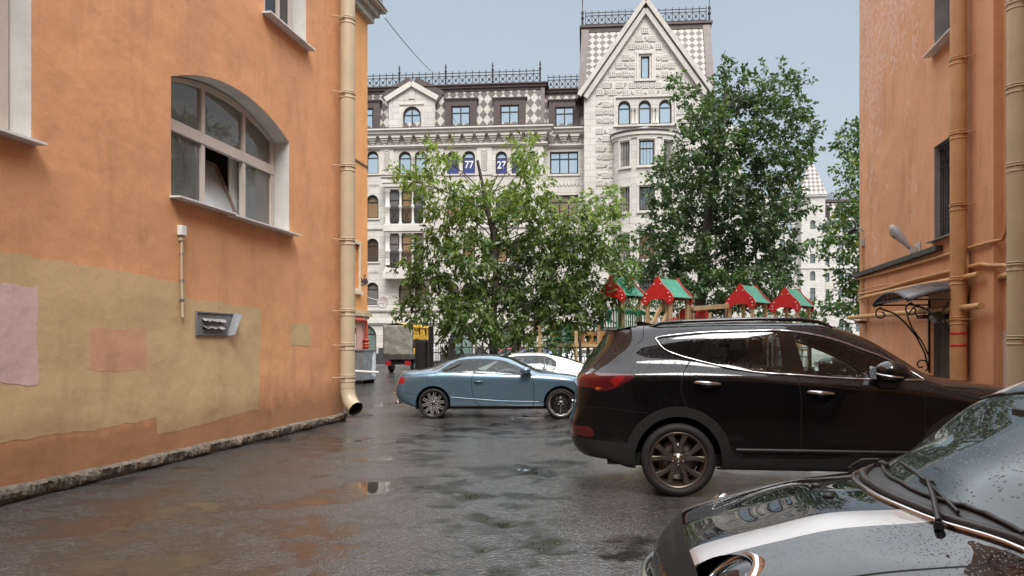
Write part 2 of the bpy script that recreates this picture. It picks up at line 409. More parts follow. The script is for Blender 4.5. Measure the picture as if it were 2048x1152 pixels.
# the big arched window : three bays, transom, one leaf tilted
M_clear=glass('pane_clear_old',(.0,.0,.0),0,.015,.02,trans=(.80,.85,.82),refl=(.95,.97,.95),brighten=.2)  # diffuse grey share stands in for light missing in these panes
fo=win(lb,ARC,.27,M_frame,M_clear,(.355,.70),(),.085,.07)
for c_ in kids(fo):
    if c_.name.startswith('pane'): bpy.data.objects.remove(c_)
W_=ARC[1]-ARC[0]; x1_,x2_=ARC[0]+W_*.355,ARC[0]+W_*.70
up_=[(ARC[0]+.05,4.46),(ARC[1]-.05,4.46)]+[(x,z-.05) for x,z in arch_pts(ARC[0]+.05,ARC[1]-.05,ARC[3]-ARC[4],ARC[4])[::-1]]
MB().prism(up_,.31,.322).build('pane',M_clear,fo)
for a_,b_ in ((ARC[0]+.05,x1_),(x2_,ARC[1]-.05)): MB().box(a_,b_,.31,.322,ARC[2]+.05,4.46).build('pane',M_clear,fo)
rm=MB(); a_,b_,c_,d_=ARC[0]-.5,ARC[1]+.5,ARC[2]-.7,ARC[3]+.3
rm.add([(a_,.40,c_),(b_,.40,c_),(b_,3.2,c_),(a_,3.2,c_),(a_,.40,d_),(b_,.40,d_),(b_,3.2,d_),(a_,3.2,d_)],[(0,1,2,3),(4,7,6,5),(1,5,6,2),(2,6,7,3),(3,7,4,0)])
rm.build('room',pm('room_wall',(.55,.52,.48),.8,.1,2),lb)
n_=60
for s0,s1 in ((ARC[0]+.05,ARC[0]+1.15),(ARC[1]-1.0,ARC[1]-.05)):
    vs_=[]; cu_=MB()
    for i in range(n_+1):
        x_=s0+(s1-s0)*i/n_; y_=.52+.035*math.sin(i*1.05)+.015*math.sin(i*2.7)
        vs_+=[(x_,y_,ARC[2]+.05),(x_,y_,ARC[3]-.12)]
    cu_.add(vs_,[(2*i,2*i+1,2*i+3,2*i+2) for i in range(n_)],0,True)
    cu_.build('curtain',pm('grey_green_curtain',(.74,.80,.75),.9,.1,3),lb)
fx0,fx1=ARC[0],ARC[1]
MB().bar((ARC[0]+.02,.30,4.46),(ARC[1]-.02,.30,4.46),.075,.15).build('transom',M_frame,fo)
t=MB(); xa=ARC[0]+(ARC[1]-ARC[0])*.385; xb=ARC[0]+(ARC[1]-ARC[0])*.675; ty=.72
for a,b in (((xa,.36,3.50),(xa,ty,4.32)),((xb,.36,3.50),(xb,ty,4.32)),((xa,.36,3.50),(xb,.36,3.50)),((xa,ty,4.32),(xb,ty,4.32))): t.bar(a,b,.07,.05)
ts=t.build('tilted_leaf',pm('leaf_brown',(.20,.15,.12),.5),fo)
MB().add([(xa+.03,.365,3.52),(xb-.03,.365,3.52),(xb-.03,ty,4.30),(xa+.03,ty,4.30)],[(0,1,2,3)]).build('pane',pm('dull_pane',(.34,.36,.37),.12,.12,3),ts)
s=MB(); s.bar((ARC[0]-.03,-.02,3.40),(3.95,-.02,3.40),.26,.022); s.bar((3.93,-.035,3.375),(ARC[1]+.13,-.035,3.372),.26,.022)
s.build('sill',M_sillm,fo)
# dark room behind the glass of the tilted leaf
win(lb,WL,.24,M_frame,M_glassD,(.42,),(.72,),.10,.07)
MB().bar((-1.42,-.03,3.50),(.42,-.03,3.505),.22,.025).build('sill',M_sillm,lb)
win(lb,WU,.26,M_frame,M_glassD,(.33,.66),(.7,),.09,.07)
MB().bar((4.95,-.03,6.752),(6.60,-.03,6.755),.24,.025).build('sill',M_sillm,lb)
for o in WB: win(lb,o,.24,M_frame,M_glassD,(.5,),(.7,),.09,.07,(.05,.05,.03),M_sillm)
# paint patches, each a real thin coat with a brushed edge
def coat(pts, mat, seed, th, amp=.012):
    pl=[LW.hit(u,v) for u,v in pts]
    MB().prism(jag(pl,.06,amp,seed),-th,.0).build('paint_patch',mat,lb)
coat([(-260,430),(-100,475),(0,500),(120,520),(230,541),(340,562),(368,568),(374,597),(450,607),(523,618),(518,818),(460,834),(400,851),(315,869),(310,834),(262,846),(232,852),(120,868),(0,886),(-260,920)],M_ochre,1,.0018)
coat([(-200,560),(0,568),(76,572),(75,700),(76,768),(40,769),(0,763),(-200,740)],M_palepink,2,.0045)
coat([(181,655),(291,658),(293,741),(180,739)],M_salmon,3,.0032)
coat([(523,606),(584,607),(584,756),(519,753)],M_ltor,4,.0012)
coat([(582,648),(620,650),(621,692),(581,692)],M_grgreen,5,.0026)
# broken stone footing
rn=random.Random(4); p=MB(); NX=620; rows=[]
def nz(x,k): return math.sin(x*3.1*k+k)*.5+math.sin(x*7.7*k+2.1*k)*.3+math.sin(x*17.*k)*.2
xs=[-28+(LE+28.05)*i/NX for i in range(NX+1)] if False else [-6+(LE+6.05)*i/NX for i in range(NX+1)]
for x in xs:
    und=.045+.035*nz(x,1.3)+rn.uniform(-.022,.022); top=.158+.012*nz(x,.7)+rn.uniform(-.004,.004)
    mid=.07+.03*nz(x,2.2); d1=-.072-.026*nz(x,1.9)+rn.uniform(-.018,.014)
    rows.append([(x,.03,top),(x,-.045+rn.uniform(-.004,.004),top+rn.uniform(-.004,.002)),(x,-.072+rn.uniform(-.012,.008),top-.025+rn.uniform(-.01,.01)),(x,d1,mid+.03),(x,d1+rn.uniform(.0,.03),mid*.8),(x,d1*.55+rn.uniform(-.012,.012),max(.006,und)),(x,-.01,.0)])
n=len(rows[0]); vs=[q for r_ in rows for q in r_]
p.add(vs,[(i*n+j,i*n+j+1,(i+1)*n+j+1,(i+1)*n+j) for i in range(NX) for j in range(n-1)],0,False)
p.build('plinth',M_plinth,lb)
MB().box(-29.9,-6.05,-.06,.0,0,.15).build('plinth',M_plinth,lb)
# gravelly rubble washed along the wall foot
MB().box(-29.95,LE-.02,.01,11.9,0.0,.118).build('foundation',M_plinth,lb)

# downpipe at the corner, conduit and vent on the wall
def downpipe(name, mat, frame, xc, ztop, zbot, r, off, rings, label, elbow=True, tiltx=.35):
    d=frame.put(empty(name,label=label,cat='downpipe'),xc,0,0)
    y=-off
    segs=[zbot]+sorted(rings)+[ztop]
    b=MB().tube([(0,y,zbot),(0,y,(zbot+ztop)/2),(0,y,ztop)],r,28,caps=False)
    for z in rings:
        b.lathe([(r+.001,z-.10),(r+.009,z-.095),(r+.009,z-.075),(r+.002,z-.07)],28,(0,y,0))
        b.lathe([(r+.001,z+.02),(r+.010,z+.025),(r+.010,z+.04),(r+.001,z+.045)],28,(0,y,0))
    b.build('pipe',mat,d)
    for z in rings:
        k=MB().lathe([(r+.002,z-.018),(r+.013,z-.016),(r+.013,z+.006),(r+.002,z+.008)],28,(0,y,0))
        k.box(r+.01,r+.05,y-.012,y+.012,z-.016,z+.006) if tiltx<0 else k.box(-r-.05,-r-.01,y-.012,y+.012,z-.016,z+.006)
        sx=-1 if tiltx>=0 else 1
        k.tube([(sx*(r+.0),y,z-.005),(sx*(r+.14),.02,z-.005)],.009,6)
        k.build('bracket',mat,d)
    if elbow:
        e=MB(); pts=[];N=9
        for i in range(N+1):
            a=R(62)*i/N; pts.append((0,y-.42*(1-math.cos(a)),zbot-.42*math.sin(a)))
        nrm=Vector((0,-math.sin(R(62)),-math.cos(R(62)))); last=Vector(pts[-1])
        pts.append(tuple(last+nrm*.06))
        vs=[]
        rr=[]
        full=[]
        for i in range(len(pts)-1):
            full.append(pts[i]); rr.append(r+.006)
            a=Vector(pts[i]); c=Vector(pts[i+1]); full.append(tuple(a.lerp(c,.5))); rr.append(r-.004)
        full.append(pts[-1]); rr.append(r+.012)
        e.tube(full,rr,28,caps=False)
        e.tube(full[::-1],[q-.006 for q in rr[::-1]],28,caps=False,m=1)
        e.v=[(a_,b_-y,c_) for a_,b_,c_ in e.v]; eb=e.build('elbow',[mat,M_dk],d); eb.location=(0,y,0); eb.rotation_euler=(0,0,R(-32))
    return d
dp=downpipe('downpipe',M_pipe,LW,7.92,LH-.3,.66,.145,.20,[LW.z(v,672) for v in (690,622,480,333,187,38,-110,-260,-400)]+[.88],'beige round downpipe with curved outlet at the corner of the left orange wall')
cd=LW.put(empty('cable_conduit',label='thin grey conduit hanging from a junction box on the left wall',cat='conduit'),2.80,0,0)
MB().tube([(0,-.03,2.98),(.0,-.03,2.45),(.02,-.03,1.95),(.015,-.035,1.87)],.018,8).build('tube',M_pipe,cd)
MB().box(-.055,.055,-.07,.0,2.93,3.06).build('junction_box',M_sillm,cd,.008)
MB().box(-.03,.03,-.05,.0,2.86,2.93).build('gland',M_pipe,cd,.006)
for z in (2.7,2.35,2.1): MB().box(-.012,.030,-.055,.0,z-.012,z+.012).build('clip',M_zinc,cd)
vt=LW.put(empty('vent_cover',label='bent metal vent cover with torn louvres on the left wall',cat='vent'),3.6,0,1.8)
mv=MB(); x0,x1,zt,zb=-.46,.48,.165,-.165
mv.add([(x0,-.01,zb),(x1-.16,-.01,zb),(x1,-.02,zt),(x0,-.01,zt),(x0,-.0,zb),(x1-.16,-.0,zb),(x1,-.0,zt),(x0,-.0,zt)],[(0,1,2,3),(1,5,6,2),(3,2,6,7),(4,5,1,0)])
mv.add([(x1-.16,-.01,zb),(x1-.10,-.10,zb+.02),(x1+.06,-.12,zt-.01),(x1,-.02,zt)],[(0,1,2,3)])
mv.bar((x0+.02,-.015,zb+.012),(x1-.16,-.015,zb+.012),.03,.012); mv.bar((x0+.02,-.015,zt-.012),(x1-.02,-.015,zt-.012),.03,.012); mv.bar((x0+.012,-.014,zb),(x0+.012,-.014,zt),.02,.02)
mv.build('plate',pm('vent_grey',(.16,.175,.185),.6,.25,6,metal=.0),vt)
for z,k in ((.055,0),(-.045,1)):
    q=MB(); q.box(-.30,.20,-.014,-.0105,z-.03,z+.01,1)
    vs=[]; xs_=[-.32+.55*i/9 for i in range(10)]
    for i,x in enumerate(xs_): vs+= [(x,-.016,z+.018),(x,-.06-.018*math.sin(i*1.7+k),z-.022+.012*math.sin(i*2.3+k))]
    q.add(vs,[(2*i,2*i+1,2*i+3,2*i+2) for i in range(9)],0); q.build('louvre',[pm('torn_louvre',(.24,.235,.23),.55,.3,9),M_dk],vt)
# ------------------------------------------------------------------ orange and pink building behind
FB=Frame(-6.10,32.49,PI/2-A)
fb=FB.put(empty('orange_pink_building',label='bright orange building with pink ground floor and grey cornice behind the beige downpipe',cat='building'))
def fbz(v,u=735): return FB.z(v,u)
zb=fbz(628); zc=fbz(42)
wx0,wz0=FB.hit(697,578); wx1,wz1=FB.hit(719,483)
BW=(wx0+.15,wx1-.12,wz0+.1,wz1-.15,0)
w=MB(); panel(w,-18,0,zb,zc,[BW],0,.22,0,0); closed(w,-18,0,zb,zc,0,11); w.build('wall',M_or_far,fb)
dx0,dz0=FB.hit(698,757); dx1,dz1=FB.hit(713,656)
DR=(dx0,dx1,.25,dz1,0)
w=MB(); panel(w,-18,-.02,.0,zb,[DR],0,.2,0,0); closed(w,-18,-.02,.0,zb,0,11); w.build('ground_floor',M_pinkwall,fb)
M_grst=pm('weathered_stone',(.36,.33,.29),.85,.3,3,bmp=.3,bsc=14)
c=MB()
for z0,z1,d in ((zc-.05,zc+.25,.22),(zc+.25,zc+.5,.40),(zc+.5,zc+.62,.62),(zc+.62,zc+.66,.68)): c.box(-18,d,-d,11,z0,z1)
c.build('cornice',M_grst,fb)
MB().box(-18,.5,-.5,11,zc+.662,zc+1.3).build('roof',M_zinc,fb)
b=MB()
for z0,z1,d in ((zb-.22,zb-.12,.06),(zb-.12,zb+.02,.15),(zb+.02,zb+.12,.09)): b.box(-18,d,-d,11,z0,z1)
b.build('string_course',pm('ochre_stone',(.42,.33,.20),.85,.3,2.5,bmp=.3,bsc=14),fb)
z=FB.z(335,736); MB().box(-18,.03,-.03,.0,z-.05,z+.03).build('string_course',M_rust,fb)
s=MB(); 
for x0,x1,z0,z1 in ((wx0,BW[0],wz0,wz1),(BW[1],wx1,wz0,wz1),(BW[0],BW[1],BW[3],wz1),(BW[0],BW[1],wz0,BW[2])): s.box(x0,x1,-.07,.05,z0,z1)
s.box(wx0-.1,wx1+.1,-.14,0,wz0-.16,wz0-.002)
sw=s.build('boarded_window',pm('cream_stucco',(.60,.48,.33),.8,.15,4),fb)
MB().box(BW[0],BW[1],.08,.12,BW[2],BW[3]).build('board',pm('orange_board',(.55,.26,.10),.8,.3,5),sw)
MB().box(DR[0],DR[1],.10,.15,.25,DR[3]).build('door',pm('old_brown_door',(.22,.16,.11),.7,.3,3),fb)
# graffiti scrawl on the corner
g=MB(); rn=random.Random(3)
def scr(pts): g.tube([(*[FB.hit(u,v)[0]],-.012,FB.hit(u,v)[1]) for u,v in pts],.022,5)
for pts in ([(721,556),(723,566),(722,556),(725,563)],[(725,566),(727,557),(728,566)],[(724,562),(735,562)],[(729,567),(729,558),(732,558)],[(731,566),(732,557),(735,566)],[(722,570),(728,568),(734,566)],[(728,553),(730,549),(729,554)]): scr(pts)
g.build('graffiti',M_blk,fb)
MB().box(FB.x(703),FB.x(711.5),-.008,.0,FB.z(705,706),FB.z(668,706)).build('poster',pm('torn_poster',(.62,.55,.58),.7,.25,6),fb)

rp=FB.put(empty('gas_pipe',label='red painted gas pipe with valves on the pink ground floor',cat='pipe'))
M_red=pm('red_pipe_paint',(.42,.06,.035),.45,.2,5)
xa=FB.x(688); xb=FB.x(727); zt=FB.z(641,727)
MB().tube([(xa,-.12,zt),(xb-.2,-.12,zt),(xb-.05,-.12,zt-.05),(xb,-.12,zt-.2),(xb,-.12,.0)],.075,10).build('tube',M_red,rp)
for v in (684,697,708):
    z=FB.z(v,727); q=MB().lathe([(.07,z-.12),(.15,z-.12),(.15,z-.05),(.09,z-.04),(.09,z+.04),(.15,z+.05),(.15,z+.12),(.07,z+.12)],12,(xb,-.12,0)); q.build('valve',M_red,rp)
ub=FB.put(empty('utility_cabinet',label='scuffed grey steel cabinet standing by the pink wall',cat='cabinet'),FB.x(688),-.75,0)
MB().box(-.9,.55,-.35,.4,.14,1.27).build('body',pm('cabinet_grey',(.23,.25,.265),.5,.3,3,metal=.3,bmp=.2,bsc=3),ub,.015)
MB().box(-.95,.6,-.4,.45,1.27,1.31).build('lid',M_zinc,ub)
q=MB()
for x in (-.8,.45): q.box(x,x+.08,-.3,.35,0,.14)
q.build('foot',M_blk,ub)
MB().prism(jag([(.1,.3),(.52,.25),(.5,1.2),(.3,1.25),(.15,.9)],.08,.03,8),-.357,-.35).build('poster',pm('torn_paper_white',(.62,.64,.68),.7,.25,7),ub)
sdh=empty('satellite_dish',label='pale grey satellite dish on an arm at the corner of the orange building',cat='satellite dish')
dc=at(768,605,32.3); sdh.location=dc
rr=.285; pr=[(.001,0),(rr*.4,.012),(rr*.75,.045),(rr,.085),(rr,.095),(rr*.75,.057),(rr*.4,.022),(.001,.01)]
dish=MB().lathe(pr,28,(0,0,0),(-.35,-.92,.18)); dish.build('dish',pm('dish_grey',(.45,.45,.45),.5,.1,4),sdh)
MB().tube([(.02,-.02,-.03),(-.12,-.3,-.06)],.014,6).build('feed_arm',M_zinc,sdh)
MB().ball((-.12,-.31,-.06),.04,8).build('feed',M_zinc,sdh)
MB().tube([(0,.06,0),(-.35,.09,.12),(-.72,.09,.22)],.02,6).tube([(0,.06,-.02),(-.72,.09,-.03)],.018,6).build('bracket',M_zinc,sdh)
br=empty('barrier_arm',at(722,743.5,27.0),0,label='thin white barrier pole across the passage beside the grey cabinet',cat='barrier')
MB().tube([(-.75,0,.05),(.62,0,-.03)],.045,8).build('pole',M_white,br)
MB().box(-.95,-.72,-.13,.13,-.56,.16).build('post',M_zinc,br,.01)

# ------------------------------------------------------------------ orange building on the right
RW=Frame(5.5,0,-PI/2-A)
rb=RW.put(empty('peeling_orange_building',label='orange building with flaking paint, barred window and rusty awning on the right',cat='building'))
RH=17.
u2z=lambda v,u: RW.z(v,u)
W1=(-15.27,-13.9,7.17,9.6,0.); W2=(-15.27,-13.95,3.52,5.36,0.)
DRR=(-15.31,-13.9,.05,1.93,0.)
w=MB(); panel(w,-20.8,-12.62,0,RH,[W1,W2,DRR],0,.32,0,1); w.add([(-12.62,0,0),(-12.62,.14,0),(-12.62,.14,RH),(-12.62,0,RH)],[(0,1,2,3)],2)
w.add([(-20.8,0,0),(-20.8,12,0),(-20.8,12,RH),(-20.8,0,RH)],[(3,2,1,0)],2); w.add([(-20.8,0,RH),(-12.62,0,RH),(-12.62,12,RH),(-20.8,12,RH)],[(0,1,2,3)],2)
WR=[(-9.5,-8.,3.5,5.4,0.),(-6.,-4.5,3.5,5.4,0.),(-9.5,-8.,7.2,9.4,0.),(-6.,-4.5,7.2,9.4,0.),(1.,2.6,3.5,5.4,0.)]
panel(w,-12.62,12,0,RH,WR,.14,.3,2,1); closed(w,-12.62,12,0,RH,.14,12,2)
w.build('wall',[M_or_peel,pm('reveal_dark_grey',(.26,.25,.25),.8,.15,3),plaster('orange_plaster_right',(.62,.325,.175),DIRT)],rb)
f1=win(rb,W1,.26,M_blk,M_glassD,(.5,),(.7,),.06,.05); MB().bar((W1[0]-.1,-.05,7.155),(W1[1],-.05,7.155),.28,.02).build('sill',M_sillm,f1)
f2=win(rb,W2,.26,M_blk,M_glassD,(.5,),(.7,),.06,.05); MB().bar((W2[0]-.1,-.04,3.505),(W2[1],-.04,3.505),.2,.02).build('sill',M_zinc,f2)
g=MB(); y=.10
for i in range(11):
    x=W2[0]+.06+(W2[1]-W2[0]-.12)*i/10; g.bar((x,y,3.56),(x,y,5.30),.016,.016)
for z in (3.60,4.9,5.28): g.bar((W2[0]+.03,y,z),(W2[1]-.03,y,z),.03,.012)
for i in range(4):
    a=W2[0]+.06+i*.3; g.bar((a,y-.012,4.92),(a+.3,y-.012,5.26),.014,.014); g.bar((a+.3,y-.012,4.92),(a,y-.012,5.26),.014,.014)
for z in (3.9,): g.bar((W2[0]+.03,y,z),(W2[1]-.03,y,z),.03,.012)
g.build('window_grille',M_blk,f2)
for o in WR: win(rb,(o[0],o[1],o[2],o[3],0),.34,M_frame,M_glassD,(.5,),(.7,),.07,.05)
d=MB(); d.box(DRR[0],DRR[1],.10,.14,.05,1.93)
for i in range(22):
    x=DRR[0]+.03+i*.062; d.box(x,x+.03,.085,.0995,.08,1.90)
d.build('door',pm('door_corrugated_grey',(.13,.115,.10),.6,.2,4),rb)
# ledge strip, a weathered flashing
M_lead=pm('dark_flashing',(.06,.065,.065),.45,.25,5,metal=.3)
MB().prism([(0,0),(6.15,0),(6.15,.10),(0,.10)],-.14,0).build('flashing',M_lead,rb).location=(-20.95,0,3.29)
# wall lamp
lp=RW.put(empty('wall_lamp',label='grey street lamp on a bracket above the dark flashing on the right wall',cat='lamp'),-16.2,0,3.42)
q=MB(); q.box(-.16,.16,-.02,0,-.10,.20); q.box(-.04,.04,-.16,-.02,-.02,.10); q.build('bracket',pm('lamp_plate',(.45,.43,.41),.6,.2,6),lp,.006)
M_lamp=pm('lamp_grey',(.40,.40,.40),.45,.1,6)
MB().tube([(0,-.02,.02),(-.01,-.1,.06),(-.03,-.18,.13)],.045,8).build('arm',M_zinc,lp)
hd=MB(); dv=Vector((-.16,-.50,.72)).normalized(); p0=Vector((-.02,-.16,.10)); L_=.95
pr=[(r_*.80,h_*.64) for r_,h_ in [(.001,0),(.045,.005),(.055,.08),(.08,.25),(.11,.38),(.118,.6),(.105,.8),(.055,.93),(.001,.95)]]
hd.lathe(pr,16,p0,dv); hd.build('head',M_lamp,lp)
gl=MB(); gl.ball((0,0,0),.075,12,0,(.9,.9,1.7)); go=gl.build('lens',pm('lens_glass',(.30,.28,.24),.15,.2,30),lp)
go.location=p0+dv*.40+Vector((-.02,-.05,-.03)); go.rotation_euler=dv.to_track_quat('Z','Y').to_euler()
# cctv camera and its conduit
cc=RW.put(empty('security_camera',label='small dark security camera at the edge of the right wall',cat='camera'),RW.x(1726),0,0)
z=u2z(462,1725)
MB().tube([(-.15,-.30,z-.02),(.02,-.18,z+.05)],.06,10).build('body',M_blk,cc)
MB().tube([(.0,-.2,z+.04),(.12,-.1,z+.06),(.12,-.02,z-.05)],.02,6).build('mount',M_zinc,cc)
MB().box(.06,.18,-.08,0,z-.42,z-.22).build('junction_box',M_lamp,cc,.01)
MB().tube([(.12,-.04,z-.2),(.12,-.04,z-1.9)],.022,6).build('conduit',M_pipe_or,cc)
# pipes and cables along the wall
M_pp=pm('gas_pipe_ochre',(.52,.30,.12),.5,.2,4)
def wpipe(pts, r, name, mat, label, cat, y=-.10, clips=()):
    o=RW.put(empty(name,label=label,cat=cat)); 
    P=[]
    for q in pts:
        x,z=RW.hit(q[0],q[1]); P.append((x,q[2] if len(q)>2 else y,z))
    MB().tube(P,r,8).build('tube',mat,o)
    for u,v in clips:
        x,z=RW.hit(u,v); MB().box(x-.16,x+.16,y-.07,.0,z-.13,z-.06).build('bracket',M_rust,o)
    return o
wpipe([(1711,635.5),(1800,628),(1900,619),(1960,614),(1984,611)],.055,'gas_pipe',M_pp,'straight ochre gas pipe running low along the right wall under the awning','pipe',-.16,[(1731,637),(1864,624)])
wpipe([(1729,598),(1733,597),(1740,594),(1822,577),(1905,562),(1934,556),(1974,548)],.05,'gas_pipe',M_pp,'upper ochre gas pipe on the right wall, passing behind the awning top','pipe',-.12)
wpipe([(1722,588),(1745,584),(1770,578),(1800,569),(1840,558),(1870,551),(1904,543),(1935,535),(1972,528),(1985,531),(2002,531,.05),(2020,537,.05)],.036,'cable_bundle',M_pipe_or,'thick painted cable bundle sagging across the middle of the right wall','cable',-.05)
wpipe([(1720,582),(1750,574),(1800,566),(1830,561),(1868,549),(1904,541)],.018,'cable_bundle',M_pipe_or,'thin painted cable just above the thick bundle on the right wall','cable',-.06)
wpipe([(1716,558.5),(1770,546),(1830,529),(1860,521),(1904,508),(1940,497),(1980,486),(1997,479,.06),(2004,462,.06),(2006,420,.06),(2006,300,.06),(2008,268,.06),(2022,254,.06)],.03,'cable_bundle',M_pipe_or,'painted cable climbing from the flashing up beside the pale downpipe','cable',-.05)
wpipe([(1934,500),(1941,503),(1943,520),(1944,540),(1938,560),(1942,580),(1938,592)],.032,'cable_conduit',M_pipe_or,'kinked vertical conduit between the two right downpipes','conduit',-.06)
wpipe([(1738,585),(1739,610),(1740,640),(1738,648)],.02,'cable_conduit',M_pipe_or,'short vertical conduit near the far edge of the right wall','conduit',-.05)
wpipe([(1985,555,.1),(2000,551,.06),(2020,549,.06)],.05,'gas_pipe',M_pp,'short ochre pipe stub behind the pale downpipe','pipe',.06)
# awning over the door
aw=RW.put(empty('door_awning',label='curved dark awning on scrolled iron brackets over the corrugated door',cat='awning'))
X0,X1=-15.6,-13.55; zt=2.66; PR=1.02; n=12
c=MB(); vs=[]
NA=14
for j in range(NA+1):
    x=X0+(X1-X0)*j/NA
    t=(j/NA-.5)*2; hz=zt-.02-.17*t*t
    for k in range(n+1):
        s_=k/n; vs.append((x,-PR*s_,hz+.05-.22*s_*s_))
c.add(vs,[(j*(n+1)+k,j*(n+1)+k+1,(j+1)*(n+1)+k+1,(j+1)*(n+1)+k) for j in range(NA) for k in range(n)],0,True)
co_=c.build('canopy',pm('awning_sheet',(.055,.05,.052),.35,.3,3,rvar=.12),aw); so_=co_.modifiers.new('s','SOLIDIFY'); so_.thickness=.02
f=MB()
f.tube([(X0+(X1-X0)*j/NA,-PR-.01,zt-.18-.17*((j/NA-.5)*2)**2) for j in range(NA+1)],.022,6)
f.tube([(X0,-PR,zt-.34),(X1,-PR,zt-.34)],.018,6)
for x in (X0,X1): f.tube([(x,-PR*k/8,zt-.19+.05-.22*(k/8)**2-.03) for k in range(9)],.02,6); f.tube([(x,0,zt-.36),(x,-PR,zt-.36)],.018,6)
for j in range(1,8):
    t=j/8; x=X0+(X1-X0)*t; f.bar((x,-PR,zt-.34),(x,-PR,zt-.20-.17*((t-.5)*2)**2),.012)
f.build('frame',M_blk,aw)
for x in (X0+.1,X1-.1):
    q=MB()
    def sc(cy,cz,r0,r1,a0,a1,N=22): return [(x,cy+(r0+(r1-r0)*i/N)*math.cos(a0+(a1-a0)*i/N),cz+(r0+(r1-r0)*i/N)*math.sin(a0+(a1-a0)*i/N)) for i in range(N+1)]
    q.bar((x,-.02,.95),(x,-.02,2.42),.03)
    q.tube([(x,-.03,1.02),(x,-.10,1.35),(x,-.26,1.68),(x,-.45,1.93),(x,-.66,2.13),(x,-.95,2.24)],.017,6)
    q.tube([(x,-.03,1.3),(x,-.14,1.55),(x,-.34,1.85),(x,-.42,2.08),(x,-.30,2.26),(x,-.12,2.25),(x,-.1,2.08),(x,-.22,2.03),(x,-.27,2.13)],.015,6)
    q.tube(sc(-.16,1.10,.14,.03,R(-60),R(330)),.015,6); q.tube(sc(-.9,2.12,.13,.03,R(90),R(450)),.015,6)
    q.build('scroll_bracket',M_blk,aw)
lamp2=RW.put(empty('porch_lamp',label='small round dark lamp under the awning by the door',cat='lamp'),-14.55,-.1,2.02)
MB().ball((0,-.1,0),.13,12,0,(1,1,.8)).build('globe',M_zinc,lamp2); MB().box(-.05,.05,-.03,.1,-.04,.06).build('base',M_blk,lamp2)
# the two downpipes
rg=[u2z(v,1918) for v in (-150,138,282,420,563,640)]
d1=downpipe('downpipe',M_pipe_or,RW,RW.x(1917,-.18),RH-.2,.25,.135,.18,rg,'orange painted downpipe with red tape bands on the right wall',elbow=False,tiltx=-.3)
for v in (668,691):
    z=u2z(v,1918); MB().lathe([(.1355,z-.02),(.1372,z-.019),(.1372,z+.026),(.1355,z+.027)],28,(0,-.18,0)).build('red_tape',pm('red_tape',(.55,.03,.025),.35,.1,8),d1)
pa=MB(); vs=[]
za,zb_=u2z(716,1918),u2z(684,1918)
def arcp(a0,a1,z0,z1,seed):
    P=jag([(a0,z0),(a1,z0),(a1,z1),(a0,z1)],.05,.02,seed)
    return P
# peeled paper patch hugging the pipe
n=10
for i in range(n+1):
    a=R(-150)+R(62)*i/n
    for j,(z) in enumerate((za+.012*math.sin(i*2.1),(za+zb_)/2,zb_+.02*math.sin(i*1.3))): vs.append((.1366*math.cos(a),-.18+.1366*math.sin(a),z))
pa.add(vs,[(i*3+j,i*3+j+1,i*3+j+4,i*3+j+3) for i in range(n) for j in range(2)],0,True); pa.build('paper_remnant',M_palepink,d1)
rg=[u2z(v,2033)+.1 for v in (-120,30,195,350,545,690)]
d2=downpipe('downpipe',M_pipe,RW,RW.x(2036,-.05),RH-.2,.25,.145,.05,rg,'pale beige downpipe nearest the right edge, beside a pink paint smear',elbow=False,tiltx=-.3)
MB().prism(jag([RW.hit(u,v,.13) for u,v in ((2003,668),(2016,662),(2022,700),(2022,800),(2000,800),(1999,740),(2002,700))],.05,.02,5),.134,.14).build('paint_patch',M_palepink,rb)

# ------------------------------------------------------------------ courtyard block closing the yard behind the viewer
BK=Frame(0,-11,PI-A)
M_yard=plaster('yard_plaster',(.20,.185,.17),(.08,.06,.05))
bk=BK.put(empty('courtyard_building',label='dull brown courtyard building with plain windows closing the yard behind the viewer',cat='building'))
ops=[(x,x+1.3,z,z+2.,.3) for x in (-10,-6.5,-3,.5,4,7.5) for z in (1.2,5.,8.8,12.6)]
w=MB(); panel(w,-13,12,0,19,ops,0,.2,0,1); closed(w,-13,12,0,19,0,8); w.build('wall',[M_yard,M_reveal],bk)
for o in ops: win(bk,o,.12,M_frame,M_glassD,(.5,),(.66,),.08,.05)
# ------------------------------------------------------------------ the ornate white stone building across the street
B=R(5.3)
WF=Frame(-3.8,52,-B)
def stone_blocks(name, c1, c2, mortar, bw=.8, bh=.42, scale=1.):
    m,nt,N,Lk,bs=nodes(name)
    tc=N.new('ShaderNodeTexCoord'); sp=N.new('ShaderNodeSeparateXYZ'); cb=N.new('ShaderNodeCombineXYZ')
    Lk.new(tc.outputs['Object'],sp.inputs[0]); Lk.new(math_(nt,'ADD',sp.outputs[0],sp.outputs[1]),cb.inputs[0]); Lk.new(sp.outputs[2],cb.inputs[1])
    br=N.new('ShaderNodeTexBrick'); br.inputs['Scale'].default_value=1; br.inputs['Brick Width'].default_value=bw; br.inputs['Row Height'].default_value=bh
    br.inputs['Mortar Size'].default_value=.016; br.inputs['Color1'].default_value=(*c1,1); br.inputs['Color2'].default_value=(*c2,1); br.inputs['Mortar'].default_value=(*mortar,1); br.inputs['Bias'].default_value=.1
    Lk.new(cb.outputs[0],br.inputs['Vector'])
    c=mixc(nt,.75,br.outputs[0],ramp(nt,noise(nt,.9,6,.6),[(.3,(.84,.82,.78)),(.7,(1.06,1.06,1.06))]),'MULTIPLY')
    st=ramp(nt,noise(nt,1.2,6,.65,stretch=(1,1,.2)),[(.55,0.),(.75,.35)])
    c=mixc(nt,st,c,(.30,.27,.22))
    Lk.new(c,bs.inputs['Base Color']); bs.inputs['Roughness'].default_value=.75
    bump(nt,br.outputs['Fac'],.22,-.015,bs); return m
